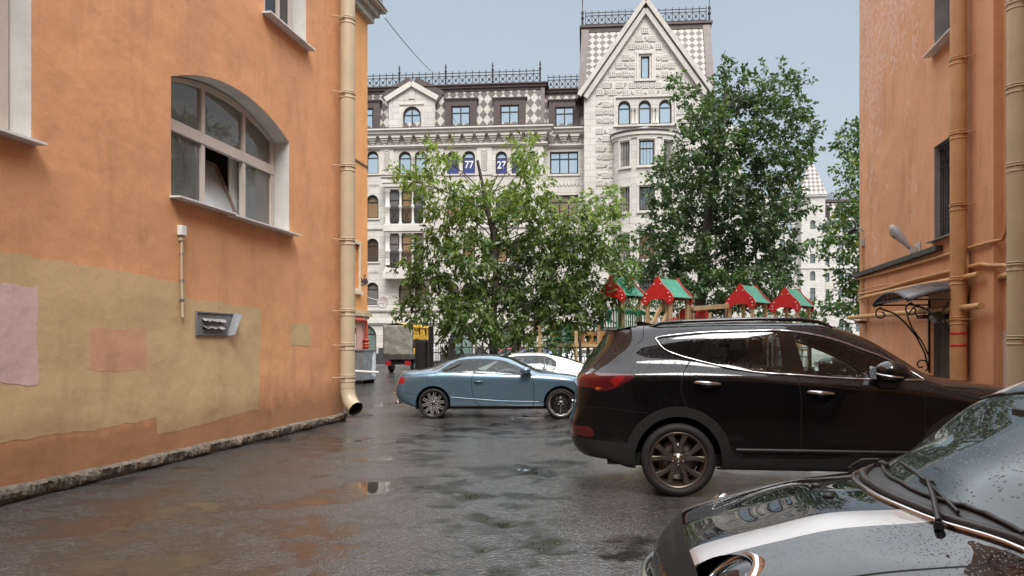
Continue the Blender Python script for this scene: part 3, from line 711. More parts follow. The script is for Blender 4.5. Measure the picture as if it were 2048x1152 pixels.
M_stone=stone_blocks('cream_stone_blocks',(.585,.56,.51),(.51,.49,.45),(.36,.34,.31))
M_trim=pm('cream_stone_trim',(.535,.51,.46),.7,.10,1.6,bmp=.15,bsc=10)
M_brown=pm('brown_roof_metal',(.085,.060,.055),.45,.2,3,metal=.15)
M_brframe=pm('dark_brown_frame',(.028,.022,.021),.4,.2,6)
def diamonds(name, w, h):
    m,nt,N,Lk,bs=nodes(name)
    tc=N.new('ShaderNodeTexCoord'); sp=N.new('ShaderNodeSeparateXYZ'); Lk.new(tc.outputs['Object'],sp.inputs[0])
    X=math_(nt,'DIVIDE',sp.outputs[0],w); Z=math_(nt,'DIVIDE',sp.outputs[2],h)
    p=math_(nt,'FLOOR',math_(nt,'ADD',X,Z)); q=math_(nt,'FLOOR',math_(nt,'SUBTRACT',X,Z))
    par=math_(nt,'PINGPONG',math_(nt,'ADD',p,q),1.)
    v=noise(nt,1.1,4); v2=noise(nt,6,3)
    cr=ramp(nt,v2,[(.3,(.34,.31,.265)),(.7,(.44,.41,.36))]); brn=ramp(nt,v2,[(.3,(.070,.048,.042)),(.7,(.105,.076,.067))])
    Lk.new(mixc(nt,par,brn,cr),bs.inputs['Base Color']); bs.inputs['Roughness'].default_value=.45
    fx=math_(nt,'FRACT',math_(nt,'ADD',X,Z)); bump(nt,fx,.25,.03,bs); return m
M_dia=diamonds('diamond_slate_mansard',.53,.74); M_dia2=diamonds('diamond_slate_tower',.46,.44)
M_gsky=glass('pane_mirror_sky',(.60,.70,.76),.85,.02,.015)
M_gdim=glass('pane_grey_reflective',(.20,.24,.25),.55,.03,.02)
def curtain(name,col):
    m,nt,N,Lk,bs=nodes(name)
    wv=N.new('ShaderNodeTexWave'); wv.inputs['Scale'].default_value=3.; wv.inputs['Distortion'].default_value=1.5; tc=N.new('ShaderNodeTexCoord'); Lk.new(tc.outputs['Object'],wv.inputs[0])
    Lk.new(mixc(nt,.5,col,ramp(nt,wv.outputs[0],[(0,tuple(c*.55 for c in col)),(1,col)])),bs.inputs['Base Color'])
    bs.inputs['Roughness'].default_value=.03; bs.inputs['IOR'].default_value=1.7; return m
M_curt=curtain('pane_over_beige_curtain',(.24,.165,.095)); M_curtd=curtain('pane_over_dark_curtain',(.06,.05,.04)); M_ggreen=glass('pane_greenish',(.16,.24,.21),.3,.05,.02)
M_blue=pm('blue_banner',(.022,.035,.17),.6,.1,3)

wb=WF.put(empty('white_stone_building',label='ornate cream stone building with diamond patterned mansard and pointed gable across the street',cat='building'))
zf=lambda v,u=912,yo=0: WF.z(v,u,yo)
YR=.7; YG=-.25
xR0=WF.x(1088); xR1=WF.x(1168,YG); xG1=WF.x(1414,YG); xL=-27.
zE=zf(176); zC=zf(259)
rows=[(302,348),(390,437),(477,524),(565,610)]
cols=[(700,725,732,757),(797,822,829,853),(893.5,917.5,925,950),(991,1014,1023,1047)]
ops=[]; meta=[]
def zz(v,u): return WF.z(v,u)
for ci,cset in enumerate([None,None,None]+cols):
    if cset is None:
        k=3-ci; base=cols[0]; dx=-k*3.31
        xs4=[WF.x(u)+dx for u in base]; uu=728
    else:
        xs4=[WF.x(u) for u in cset]; uu=cset[1]
    for ri,(v0,v1) in enumerate(rows):
        if cset is not None and cset[0]==797 and ri in (1,2): continue
        for s_ in (0,2):
            z1,z0=zz(v0,uu),zz(v1,uu)
            o=(xs4[s_],xs4[s_+1],z0,z1,(xs4[s_+1]-xs4[s_])/2); ops.append(o); meta.append((ri,ci,s_))
    if cset is None or True:
        o=(xs4[0]+.25,xs4[3]-.15,zz(720,740),zz(650,740),.75); ops.append(o); meta.append((9,ci,0))
w=MB(); panel(w,xL,xR0,0,zC,ops,0,.28,0,1); closed(w,xL,xR0,0,zC,0,14)
# recessed bay
opsR=[(WF.x(1099.5,YR),WF.x(1157,YR),WF.z(v1,1128,YR),WF.z(v0,1128,YR),0) for v0,v1 in ((303,348),(390,433),(478,522),(566,610),(650,718))]
panel(w,xR0,xR1,0,zC,opsR,YR,.25,0,1)
# gable block : body up to the eaves, then the pointed front
zG=WF.z(178,1168,YG); xA,zA=WF.hit(1291,12,YG)
g=lambda u,v:WF.hit(u,v,YG)
t3=[(WF.x(a,YG),WF.x(b,YG),zf(248,1290,YG),zf(200,1290,YG),(WF.x(b,YG)-WF.x(a,YG))/2) for a,b in ((1236,1261),(1277,1302),(1318,1343.5))]
panel(w,xR1,xG1,0,zf(186,1291,YG),t3,YG,.28,0,1); 
w.add([(xR1,YG,0),(xR1,14,0),(xR1,14,zG),(xR1,YG,zG),(xG1,YG,0),(xG1,14,0),(xG1,14,zG),(xG1,YG,zG)],[(0,3,2,1),(4,5,6,7)])
nx0,nz0=g(1281.5,157); nx1,nz1=g(1299,112)
gz=zf(186,1291,YG)
def sl(z): 
    t=(z-zG)/(zA-zG); return (xR1+(xA-xR1)*t, xG1+(xA-xG1)*t)
a0,a1=sl(gz); a2,a3=sl(nz0); a4,a5=sl(nz1)
for P in ([(xR1,gz),(xG1,gz),(xG1,zG),(a3,nz0),(a2,nz0),(xR1,zG)],[(a2,nz0),(nx0,nz0),(nx0,nz1),(a4,nz1)],[(nx1,nz0),(a3,nz0),(a5,nz1),(nx1,nz1)],[(a4,nz1),(a5,nz1),(xA,zA)]):
    w.add([(x,YG,z) for x,z in P],[tuple(range(len(P)))])
# right return beyond the gable
w.add([(xG1,YR,0),(xG1+2.4,YR,0),(xG1+2.4,YR,zC),(xG1,YR,zC),(xG1+2.4,14,0),(xG1+2.4,14,zC)],[(0,1,2,3),(1,4,5,2)])
w.build('wall',[M_stone,M_trim],wb)
# window units
rn=random.Random(11)
for o,(ri,ci,s_) in zip(ops,meta):
    if ri==9: win(wb,o,.2,M_brframe,M_ggreen,(.5,),(.74,),.07,.05); continue
    gm=M_gsky if ri==0 else rn.choice([M_curt,M_curtd,M_gdim,M_curt]) if ri<3 else M_gdim
    fo=win(wb,o,.18,M_brframe,gm,(),(.70,),.07,.06,(.10,.09,.10),M_trim)
    if ri==0 and ci in (5,6):
        zt_=o[2]+(o[3]-o[2])*.68
        bn=MB().box(o[0]+.08,o[1]-.08,.165,.175,o[2]+.08,zt_).build('blue_banner',M_blue,fo)
        txt={(5,2):'77',(6,0):'27',(5,0):'7',(6,2):'27'}[(ci,s_)]
        if (ci,s_) in ((5,2),(6,0)):
            cu=bpy.data.curves.new('t','FONT'); cu.body=txt; cu.size=.70; cu.align_x='CENTER'; cu.extrude=.004; cu.offset=.012
            to=bpy.data.objects.new('t',cu); me=bpy.data.meshes.new_from_object(to); bpy.data.objects.remove(to)
            me.transform(Matrix.Translation(((o[0]+o[1])/2,.158,o[2]+.42)) @ Matrix.Rotation(PI/2,4,'X') @ Matrix.Diagonal((.86,1.,1,1)))
            me.materials.append(M_white); lo=bpy.data.objects.new('lettering',me); COL.objects.link(lo); lo.parent=fo
for i,o in enumerate(opsR): win(wb,o,YR+.16,M_brframe,[M_gsky,M_curt,M_gdim,M_curtd,M_ggreen][i],(.345,.655),(.68,),.085,.06); MB().box(o[0]-.12,o[1]+.12,YR-.08,YR+.16,o[2]-.14,o[2]-.002).build('sill',M_trim,wb)
for o in t3: win(wb,o,YG+.16,M_brframe,M_gsky,(),(.68,),.075,.06)
win(wb,(nx0,nx1,nz0,nz1,0),YG+.16,M_brframe,M_gsky,(),(),.07,.06)
s=MB(); 
for o in ((nx0,nx1,nz0,nz1,0),):
    pl=outline(o); s.add([(x,YG,z) for x,z in pl]+[(x,YG+.25,z) for x,z in pl],[(i,(i+1)%4,4+(i+1)%4,4+i) for i in range(4)])
    for k,(d,yy) in enumerate(((.30,.05),(.17,.10))):
        s.box(nx0-d-.1,nx0-d+.02,YG-yy,YG,nz0-.08,nz1+d); s.box(nx1+d-.02,nx1+d+.1,YG-yy,YG,nz0-.08,nz1+d); s.box(nx0-d-.1,nx1+d+.1,YG-yy-.01,YG,nz1+d-.03,nz1+d+.1)
    s.box(nx0-.42,nx1+.42,YG-.13,YG,nz0-.2,nz0-.085)
    s.build('gable_window_surround',M_trim,wb)
# frames of mouldings : cornice, corbels, string courses, pilasters
def course(zs, x0, x1, y, mat=M_trim, name='cornice', ends=True):
    q=MB()
    for z0,z1,d in zs: q.box(x0-(d if ends else 0),x1+(d if ends else 0),y-d,y+.3,z0,z1)
    return q.build(name,mat,wb)
def prof(v0,v1,v2,v3,u): return [(zz(v3,u),zz(v2,u),.30),(zz(v2,u),zz(v1,u),.48),(zz(v1,u),zz(v0,u),.62)]
course([(zC-.42,zC-.28,.36),(zC-.28,zC-.08,.5),(zC-.08,zC+.02,.64)],xL,xR0,0); course([(zC-.42,zC-.28,.34),(zC-.28,zC-.08,.48),(zC-.08,zC+.02,.62)],xR0+.66,xR1,YR,ends=False)
MB().box(xL,xR0+.62,-.62,.3,zC+.022,zC+.07).build('gutter',M_brframe,wb)
MB().box(xR0+.63,xR1,YR-.6,YR+.3,zC+.022,zC+.07).build('gutter',M_brframe,wb)
zm=zf(293); course([(zm-.06,zm+.03,.16),(zm+.03,zm+.14,.24)],xL,xR0,0,name='moulding'); course([(zm-.06,zm+.03,.14),(zm+.03,zm+.14,.22)],xR0+.26,xR1,YR,name='moulding',ends=False)
for v,d in ((617,.14),(642,.18),(453,.10)):
    z=zf(v,830); q=MB()
    q.box(xL,xR0+d,-d,.2,z-.14,z+.1); q.box(xL,xR0+d-.05,-d+.05,.2,z-.22,z-.142); q.box(xR0+d,xR1,YR-d,YR+.2,z-.14,z+.1); q.build('string_course',M_trim,wb)
k=0
def corbel(x,y):
    q=MB(); 
    for i,(ww,d) in enumerate(((.30,.42),(.24,.34),(.18,.26),(.11,.18))): q.box(x-ww,x+ww,y-d,y-.001,zC-.42-.135*(i+1)+.004,zC-.42-.135*i-.004)
    q.build('corbel',M_trim,wb)
x=WF.x(746.5)-.825*6
while x<xR0-.1: corbel(x,0); x+=.825
for u in (1103,1127,1150): corbel(WF.x(u,YR),YR)
# pilasters between window pairs, with a carved ear of wheat
for u0,u1 in ((664,692),(760,788),(857,888),(954,984),(1056,1086)):
    x0,x1=WF.x(u0),WF.x(u1); q=MB(); q.box(x0,x1,-.07,.0,zz(350,u0),zm-.062); xm=(x0+x1)/2
    for i in range(9):
        z=zz(344,u0)+.16*i+.1
        for s_ in (-1,1): q.bar((xm+s_*.03,-.10,z),(xm+s_*.17,-.11,z+.13),.06,.07)
    q.build('pilaster',M_trim,wb)
# thin colonnettes between the paired lights and the three gable lights
for cset in cols:
    xm=(WF.x(cset[1])+WF.x(cset[2]))/2
    for ri,(v0,v1) in enumerate(rows):
        if cset[0]==797 and ri in (1,2): continue
        z0,z1=zz(v1,cset[1]),zz(v0,cset[1])-.45
        MB().lathe([(.12,z0),(.12,z0+.1),(.075,z0+.14),(.07,z1-.18),(.12,z1-.1),(.14,z1)],10,(xm,-.03,0)).build('colonnette',M_trim,wb)
for xm in ((t3[0][1]+t3[1][0])/2,(t3[1][1]+t3[2][0])/2):
    z0,z1=t3[0][2],t3[0][3]-.5; q=MB()
    for s_ in (-.11,.11): q.lathe([(.11,z0),(.11,z0+.1),(.075,z0+.15),(.07,z1-.2),(.12,z1-.1),(.12,z1)],10,(xm+s_,YG-.06,0))
    q.build('colonnette',M_trim,wb)
q=MB(); a,b=g(1231,251); c_,d_=g(1349,193)
q.box(a-.1,a,YG-.1,YG,b,d_+.1); q.box(c_,c_+.1,YG-.1,YG,b,d_+.1); q.box(a,c_,YG-.1,YG,d_,d_+.1); q.box(a-.15,c_+.15,YG-.16,YG,b-.12,b-.003); q.build('window_surround',M_trim,wb)
q=MB(); x0,x1=WF.x(1094,YR),WF.x(1161,YR)
for v0,v1 in ((365,372),(451,458),(537,545)):
    za,zb2=WF.z(v1,1128,YR),WF.z(v0,1128,YR); n=9
    for i in range(n):
        xx=x0+(x1-x0)*i/n; q.bar((xx,YR-.02,za),(xx+.12,YR-.02,zb2),.05); q.bar((xx+.24,YR-.02,za),(xx+.12,YR-.02,zb2),.05)
q.build('zigzag_frieze',M_trim,wb)
q=MB()
for v0,v1 in ((366,372),(453,459),(540,546)):
    x0,x1=WF.x(737),WF.x(758); za,zb2=zz(v1,745),zz(v0,745)
    for i in range(6):
        xx=x0+(x1-x0)*i/6; q.bar((xx,-.02,za),(xx+.07,-.02,zb2),.04); q.bar((xx+.14,-.02,za),(xx+.07,-.02,zb2),.04)
q.build('zigzag_frieze',M_trim,wb)

# oriel over two storeys
OY=-.75; ox0,ox1=WF.x(768,OY),WF.x(857,OY)
q=MB()
zo=[WF.z(v,812,OY) for v in (557,541,536,466,462,450,447,378,373,357)]
q.box(ox0-.06,ox1+.06,OY-.10,0,zo[0],zo[1]); q.box(ox0,ox1,OY,0,zo[1],zo[2]); q.box(ox0,ox1,OY,0,zo[3],zo[4]); q.box(ox0-.05,ox1+.05,OY-.07,0,zo[4],zo[5]); q.box(ox0,ox1,OY,0,zo[5],zo[6]); q.box(ox0,ox1,OY,0,zo[7],zo[8]); q.box(ox0-.06,ox1+.06,OY-.1,0,zo[8],zo[8]+.25); q.box(ox0-.13,ox1+.13,OY-.17,0,zo[8]+.25,zo[9])
q.box(ox0+.001,ox1-.001,-.2,0,zo[2],zo[7])
ori=q.build('oriel',M_trim,wb)
q=MB().box(ox0-.16,ox1+.16,OY-.2,0,zo[9]+.002,zo[9]+.07).build('oriel_roof',M_brframe,ori)
W4=(ox1-ox0)
for za,zb2 in ((zo[2],zo[3]),(zo[6],zo[7])):
    for t in (.07,.36,.64,.93):
        xm=ox0+W4*t; zmid=(za+zb2)/2
        c=MB()
        for s_ in ((-.07,.07) if t in (.07,.93) else (0,)):
            c.lathe([(.13,za),(.13,za+.1),(.085,za+.16),(.085,zmid-.14),(.13,zmid-.08),(.13,zmid+.08),(.085,zmid+.14),(.08,zb2-.2),(.14,zb2-.1),(.14,zb2)],10,(xm+s_,OY+.14,0))
        c.build('column',M_trim,ori)
    for i,(t0,t1) in enumerate(((.10,.335),(.385,.615),(.665,.90))):
        gmat=[M_gdim,M_curt,M_gdim][i]
        fr=win(ori,(ox0+W4*t0,ox0+W4*t1,za+.02,zb2-.02,0),OY+.2,M_brframe,gmat,(),(.7,),.06,.05)
        c=MB(); xa,xb=ox0+W4*t0+.04,ox0+W4*t1-.04; h=1.15
        for j in range(6): c.bar((xa+(xb-xa)*j/5,OY+.12,za+.1),(xa+(xb-xa)*j/5,OY+.12,za+h),.03)
        for hh in (.12,.3,h-.15,h): c.bar((xa,OY+.12,za+hh),(xb,OY+.12,za+hh),.035)
        c.bar((xa+.1,OY+.12,za+.3),(xb-.1,OY+.12,za+h-.15),.03); c.bar((xb-.1,OY+.12,za+.3),(xa+.1,OY+.12,za+h-.15),.03)
        c.build('balustrade',M_blk,fr)
# round bay on the gable block
bx=WF.x(1290,YG); RA=2.08; RBY=1.5
def bend(o):
    for vtx in o.data.vertices:
        th,d,z=vtx.co; a=R(th); vtx.co=(bx+(RA-d)*math.sin(a), YG-(RBY-d)*math.cos(a), z)
    return o
bayops=[]
for v0,v1 in ((280,330),(373,421),(466,518),(560,606)):
    for a,b in ((-53,-31),(-13.5,13.5),(31,53)): bayops.append((a,b,WF.z(v1,1290,YG-RBY),WF.z(v0,1290,YG-RBY),0))
zb0=WF.z(640,1290,YG-RBY); zb1=WF.z(262,1290,YG-RBY)
q=MB(); lines=sorted({-90,90,*[o[0] for o in bayops],*[o[1] for o in bayops],*range(-90,91,6)})
for l0,l1 in zip(lines[:-1],lines[1:]): panel(q,l0,l1,0,zb1,[o for o in bayops if o[0]<=l0 and o[1]>=l1] and [(l0,l1,o[2],o[3],0) for o in bayops if o[0]<=l0 and o[1]>=l1],0,.22)
bay=bend(q.build('round_bay',M_stone,wb))
for i,o in enumerate(bayops):
    f_=MB(); x0,x1,z0,z1,_=o
    k=.055/RA*57.3
    for a,b in ((x0,x0+k*1.4),(x1-k*1.4,x1)): f_.box(a,b,.14,.20,z0,z1)
    for a,b in ((z0,z0+.08),(z1-.08,z1),(z0+(z1-z0)*.66,z0+(z1-z0)*.66+.08)): f_.box(x0,x1,.135,.205,a,b)
    fo=bend(f_.build('window',M_brframe,bay)); gm=[M_gsky,M_gdim,M_curt,M_gdim][i//3] if i%3==1 else [M_gdim,M_curtd,M_curtd,M_gdim][i//3]
    bend(MB().box(x0+k,x1-k,.17,.18,z0+.03,z1-.03).build('pane',gm,fo))
    s=MB(); d=.06
    for a,b,c,e in ((x0-3.4,x0-.6,z0-.1,z1+.22),(x1+.6,x1+3.4,z0-.1,z1+.22)): s.box(a,b,-d,0,c,e)
    s.box(x0-3.4,(x0+x1)/2,-d-.02,0,z1+.08,z1+.24); s.box((x0+x1)/2,x1+3.4,-d-.02,0,z1+.08,z1+.24); s.box(x0-4,(x0+x1)/2,-d-.06,0,z0-.16,z0-.003); s.box((x0+x1)/2,x1+4,-d-.06,0,z0-.16,z0-.003)
    bend(s.build('surround',M_trim,fo))
for z0,z1,d,mt in ((zb1-.38,zb1-.2,.08,M_trim),(zb1-.198,zb1+.02,.17,M_trim),(zb1+.022,zb1+.11,.22,M_brframe)):
    q=MB()
    for i in range(-90,90,6): q.box(i,i+6,-d,.3,z0,z1)
    bend(q.build('bay_cornice',mt,bay))
q=MB(); vs=[(bx+(RA+.2)*math.sin(R(a))*t,YG-(RBY+.2)*math.cos(R(a))*t,zb1+.11+.62*(1-t)) for t in (1,.55,.02) for a in range(-90,91,6)]; n=31
q.add(vs,[(j*n+i,j*n+i+1,(j+1)*n+i+1,(j+1)*n+i) for j in range(2) for i in range(n-1)],0,True); q.build('bay_roof',M_brown,bay)
# gable coping, relief tiles, tower roof
cp=MB(); ap=Vector((xA,YG-.2,zA)); 
for sx,xe in ((-1,xR1),(1,xG1)):
    e=Vector((xe+sx*.33,YG-.2,zG-.5))
    dr=(ap-e).normalized(); e2=e
    cp.bar(e2,ap+Vector((0,0,.35)),.28,.34,up=(0,1,0)); 
    cp.bar(e2+Vector((-sx*.42,.06,-.12)),ap+Vector((0,.06,-.30)),.3,.22,up=(0,1,0))
cp.build('gable_coping',pm('coping_stone',(.47,.445,.40),.7,.12,1.2,bmp=.15,bsc=10),wb)
rf=MB(); ap2=zA+.62
for sx,xe in ((-1,xR1),(1,xG1)):
    e=(xe+sx*.58,zG-.72)
    rf.add([(e[0],YG-.34,e[1]),(xA,YG-.34,ap2),(xA,9,ap2),(e[0],9,e[1]),(e[0]-sx*.1,YG-.34,e[1]-.05),(xA,YG-.34,ap2-.14),(xA,9,ap2-.14),(e[0]-sx*.1,9,e[1]-.05)],[(0,1,2,3),(4,7,6,5),(0,4,5,1),(3,2,6,7)])
rf.build('gable_roof',M_brown,wb)
tl=MB(); k_=0; rnt=random.Random(5)
def tile(cx,cz,s_,ty,y):
    tl.box(cx-s_,cx+s_,y-.015,y,cz-s_,cz+s_)
    if ty==0:
        for i in range(4): 
            z=cz-s_+.05+i*(2*s_-.1)/3
            tl.box(cx-s_,cx+s_,y-.06,y-.014,z-.028,z+.028)
        for i in range(4):
            x=cx-s_+i*(2*s_)/3; tl.box(x-.022,x+.022,y-.058,y-.0145,cz-s_,cz+s_)
    elif ty==1:
        for i in range(8):
            a=PI*i/4+.2; tl.bar((cx+.03*math.cos(a),y-.04,cz+.03*math.sin(a)),(cx+s_*.92*math.cos(a),y-.04,cz+s_*.92*math.sin(a)),.07,.05,up=(0,1,0))
    else:
        pts=[(cx+rnt.uniform(-.7,.7)*s_,cz+rnt.uniform(-.7,.7)*s_) for _ in range(5)]
        for p,q_ in zip(pts[:-1],pts[1:]): tl.bar((p[0],y-.04,p[1]),(q_[0],y-.04,q_[1]),.10,.05,up=(0,1,0))
        tl.bar((cx-s_*.8,y-.04,cz-s_*.8),(cx-s_*.4,y-.04,cz+s_*.8),.06,.05,up=(0,1,0))
rowsT=[(233,[0]),(297,[-1,0,1]),(357,range(-2,3)),(443,[-3,-2,2,3]),(505,[-4,-3,-2,2,3,4]),(568,[-5,-4,-3,-2,2,3,4,5]),(655,range(-6,7)),(710,range(-7,8))]+[(y,[-7,-6,-5,5,6,7]) for y in (800,858,922,1007,1063,1142,1204,1265,1345,1405,1500,1560,1640,1700,1760)]
for yy,ks in rowsT:
    for kk in ks:
        u=1100+(732+kk*50.4)/3.84; v=yy/3.84
        x,z=g(u,v); tile(x,z,.20,0 if (kk+rowsT.index((yy,ks)))%2==0 else rnt.choice([1,2]),YG)
tl.build('stone_relief',M_trim,wb)
# tower roof : steep hipped, diamond slates, brown corner strips, railing and finials
TZ0=zG-.35; TZ1=WF.z(45,1291,1.0)
tx0,tx1=WF.x(1157,.6),WF.x(1427,.6); ux0,ux1=WF.x(1165,1.6),WF.x(1418,1.6)
r=MB(); P=[(tx0,.35,TZ0),(tx1,.35,TZ0),(tx1,11,TZ0),(tx0,11,TZ0),(ux0,1.5,TZ1),(ux1,1.5,TZ1),(ux1,10,TZ1),(ux0,10,TZ1)]
r.add(P,[(0,1,5,4),(1,2,6,5),(2,3,7,6),(3,0,4,7),(4,5,6,7)]); tr_=r.build('tower_roof',M_dia2,wb)
q=MB()
for i,j in ((0,4),(1,5),(2,6),(3,7)):
    a=Vector(P[i]); b=Vector(P[j]); sx=1 if i in (0,3) else -1; o_=Vector((sx*.2,-.03,0)); q.bar(a+o_,b+o_,.48,.12,up=(0,1,0))
q.box(ux0-.1,ux1+.1,1.38,10.1,TZ1-.38,TZ1-.05); q.box(ux0-.2,ux1+.2,1.28,10.2,TZ1-.05,TZ1+.1); q.build('roof_trim',M_brown,tr_)
def railing(parent, x0, x1, y, z0, n, h=.9, posts=True, finial=.3):
    q=MB(); t=.045
    for zz_,tt in ((.12,1),(h*.78,1),(h,1)): q.bar((x0,y,z0+zz_),(x1,y,z0+zz_),t*tt)
    for i in range(n+1):
        x=x0+(x1-x0)*i/n; q.bar((x,y,z0),(x,y,z0+h+.16),t)
        if i<n:
            xn=x0+(x1-x0)*(i+1)/n; q.bar((x,y,z0+.12),(xn,y,z0+h*.78),.03); q.bar((xn,y,z0+.12),(x,y,z0+h*.78),.03)
            xm=(x+xn)/2; zm_=z0+.12+(h*.78-.12)/2; q.box(xm-.07,xm+.07,y-.04,y+.04,zm_-.07,zm_+.07)
    return q.build('roof_railing',M_brframe,parent)
railing(tr_,ux0+.2,ux1-.2,1.5,TZ1+.1,18)
for x in (ux0,ux1):
    MB().lathe([(.09,TZ1+.1),(.05,TZ1+.5),(.12,TZ1+.6),(.05,TZ1+.8),(.11,TZ1+1.0),(.03,TZ1+1.2),(.03,TZ1+2.1),(.09,TZ1+2.15),(.02,TZ1+2.3),(.005,TZ1+2.8)],8,(x,1.45,0)).build('finial',M_brframe,tr_)
# mansard
def mans(x0,x1,y,name='mansard_roof'):
    r=MB(); r.add([(x0,y-.02,zC),(x1,y-.02,zC),(x1,y+.5,zE),(x0,y+.5,zE),(x0,y+.51,zE-.02),(x1,y+10,zE),(x0,y+10,zE)],[(0,1,2,3),(3,2,5,6)]); 
    r.add([(x1,y-.02,zC),(x1,y+10,zC),(x1,y+10,zE),(x1,y+.5,zE)],[(0,1,2,3)],1); return r
m_=mans(xL,xR0,0).build('mansard_roof',[M_dia,M_dia],wb); m2=mans(xR0+.001,xR1+.2,YR).build('mansard_roof',[M_dia,M_dia],wb)
q=MB(); q.bar((xR0-.1,-.06,zC+.02),(xR0-.1,.45,zE),.26,.1,up=(0,1,0)); 
for z0,z1,d in ((zE-.1,zE+.08,.02),(zE+.08,zE+.26,.14),(zE+.26,zE+.34,.26)):
    q.box(xL,xR0+d,.45-d,10,z0,z1); q.box(xR0+d+.002,xR1+.2,YR+.45-d,10,z0-.25,z1-.25)
q.build('eaves',M_brown,wb)
xr=xR0-.3; 
x=xr; seg=WF.x(1068)-WF.x(972)
while x>xL+1:
    railing(m_,x-seg,x,.7,zE+.34,7)
    MB().lathe([(.06,zE+.34),(.05,zE+1.3),(.10,zE+1.38),(.04,zE+1.5),(.07,zE+1.65),(.01,zE+1.95)],8,(x,.68,0)).build('finial',M_brframe,m_); x-=seg
railing(m2,xR0+.2,xR1-.1,YR+.7,zE+.1,6)
# dormers
def dormer(u0,u1,v0,v1,y,win_,par):
    x0,x1=WF.x(u0,y-.1),WF.x(u1,y-.1); z0,z1=zC+.03,WF.z(v0,(u0+u1)/2,y-.1)
    a,b=WF.x(win_[0],y-.1),WF.x(win_[1],y-.1); c,d=WF.z(win_[3],(u0+u1)/2,y-.1),WF.z(win_[2],(u0+u1)/2,y-.1)
    c=max(c,z0+.05)
    q=MB(); panel(q,x0,x1,z0,z1,[(a,b,c,d,0)],y-.04,.15); closed(q,x0,x1,z0,z1,y-.04,y+.6)
    q.box(x0-.05,x1+.05,y-.08,y+.6,z1-.12,z1-.03); q.box(x0-.11,x1+.11,y-.14,y+.6,z1-.03,z1+.04)
    dm=q.build('dormer',M_brown,par); win(dm,(a,b,c,d,0),y+.03,M_brframe,M_gsky,(.5,),(.68,),.08,.05)
dormer(890,953,197,258,0,(902,940,211,257),m_); dormer(987,1051,195,256,0,(1000,1038,209,254),m_); dormer(700,759,201,260,0,(712,746,216,259),m_)
dormer(1098,1160,199,260,YR,(1110,1148,213,259),m2)
for k in (1,2): 
    dx=0
def stone_dormer(u0,u1,ul,ur,par):
    x0,x1=WF.x(u0),WF.x(u1); z0=zC+.03; z1=WF.z(197,824); zap=WF.z(172,824); y=-.06
    a,b=WF.x(ul),WF.x(ur); c,d=z0+.06,WF.z(213,824)
    q=MB(); panel(q,x0,x1,z0,z1,[(a,b,c,d,.62)],y,.2); closed(q,x0,x1,z0,z1,y,1.); xm=(x0+x1)/2
    q.prism([(x0,z1+.001),(x1,z1+.001),(xm,zap)],y,1.)
    dm=q.build('dormer',M_stone,par)
    q=MB()
    for s_,xe in ((-1,x0),(1,x1)):
        q.bar((xe+s_*.22,y-.08,z1-.08),(xm,y-.08,zap+.12),.34,.2,up=(0,1,0))
    q.box(a-.22,a-.08,y-.05,y,c,d-.2); q.box(b+.08,b+.22,y-.05,y,c,d-.2); q.box(a-.22,b+.22,y-.06,y,d+.1,d+.25); q.box(xm-.2,xm+.2,y-.06,y,d+.5,d+.9); q.build('pediment',M_trim,dm)
    q=MB()
    for s_,xe in ((-1,x0),(1,x1)): q.bar((xe+s_*.3,y+.35,z1+.03),(xm,y+.35,zap+.26),1.1,.05,up=(0,1,0))
    q.build('dormer_roof',M_brown,dm)
    win(dm,(a,b,c,d,.62),y+.12,M_brframe,M_gsky,(.5,),(.62,),.08,.05)
stone_dormer(778,870,806,842,m_)
# dark granite foot
q=MB(); q.box(xL,xR0+.12,-.12,-.001,0,.85); q.box(xR0+.121,xR1-.08,YR-.12,YR-.001,0,.85); q.box(xR1-.08,xG1+.08,YG-.08,YG-.001,0,.85)
for u in (768,865,960,1056): q.box(WF.x(u-9),WF.x(u+9),-.28,-.121,0,1.25)
q.build('granite_base',pm('dark_granite',(.045,.047,.05),.4,.3,9),wb)

# ------------------------------------------------------------------ second cream block far down the street
FY=120.
FF=Frame(0,FY,-R(7))
fbd=FF.put(empty('distant_spired_building',label='distant cream stone block with a diamond patterned spire, beyond the oak',cat='building'))
fx=lambda u,yo=0: FF.x(u,yo); fzv=lambda v,u=1620,yo=0: FF.z(v,u,yo)
xs0,xs1=fx(1603),fx(1651); xl=fx(1490); xr_=fx(1790)
def wrow(lst,z): return [(fx(a),fx(b),fzv(v1),fzv(v0),((fx(b)-fx(a))/2 if ar else 0)) for a,b,v0,v1,ar in lst]
Lw=[(a,b,v0,v1,ar) for v0,v1,ar in ((372,388,1),(442,458,1),(477,494,1),(508,528,0),(544,562,1),(578,602,0),(640,664,1)) for a,b in ((1528,1537),(1541,1550),(1560,1570),(1573,1583))]
Tw=[(1620.5,1630.5,v0,v1,ar) for v0,v1,ar in ((440,458,1),(476,493,1),(507.5,526.5,0),(542,561,1),(576,602,0),(640,664,1))]
Rw=[(a,b,v0,v1,ar) for v0,v1,ar in ((447,465,0),(481,498,0),(514,531,0),(546,564,0),(579,596,0),(645,663,1)) for a,b in ((1651.5,1659),(1677,1687),(1690,1699.5),(1712,1722),(1725,1735))]
yT=-1.2
w=MB(); LO=wrow(Lw,0); RO=wrow(Rw,0)
panel(w,xl,xs0,0,fzv(398),LO,0,.3); panel(w,xs1,xr_,0,fzv(438),RO,0,.3)
TO=[(fx(a,yT),fx(b,yT),fzv(v1,1620,yT),fzv(v0,1620,yT),(fx(b)-fx(a))/2 if ar else 0) for a,b,v0,v1,ar in Tw]
tx0,tx1=fx(1602.5,yT),fx(1650.5,yT); zt=fzv(390,1620,yT)
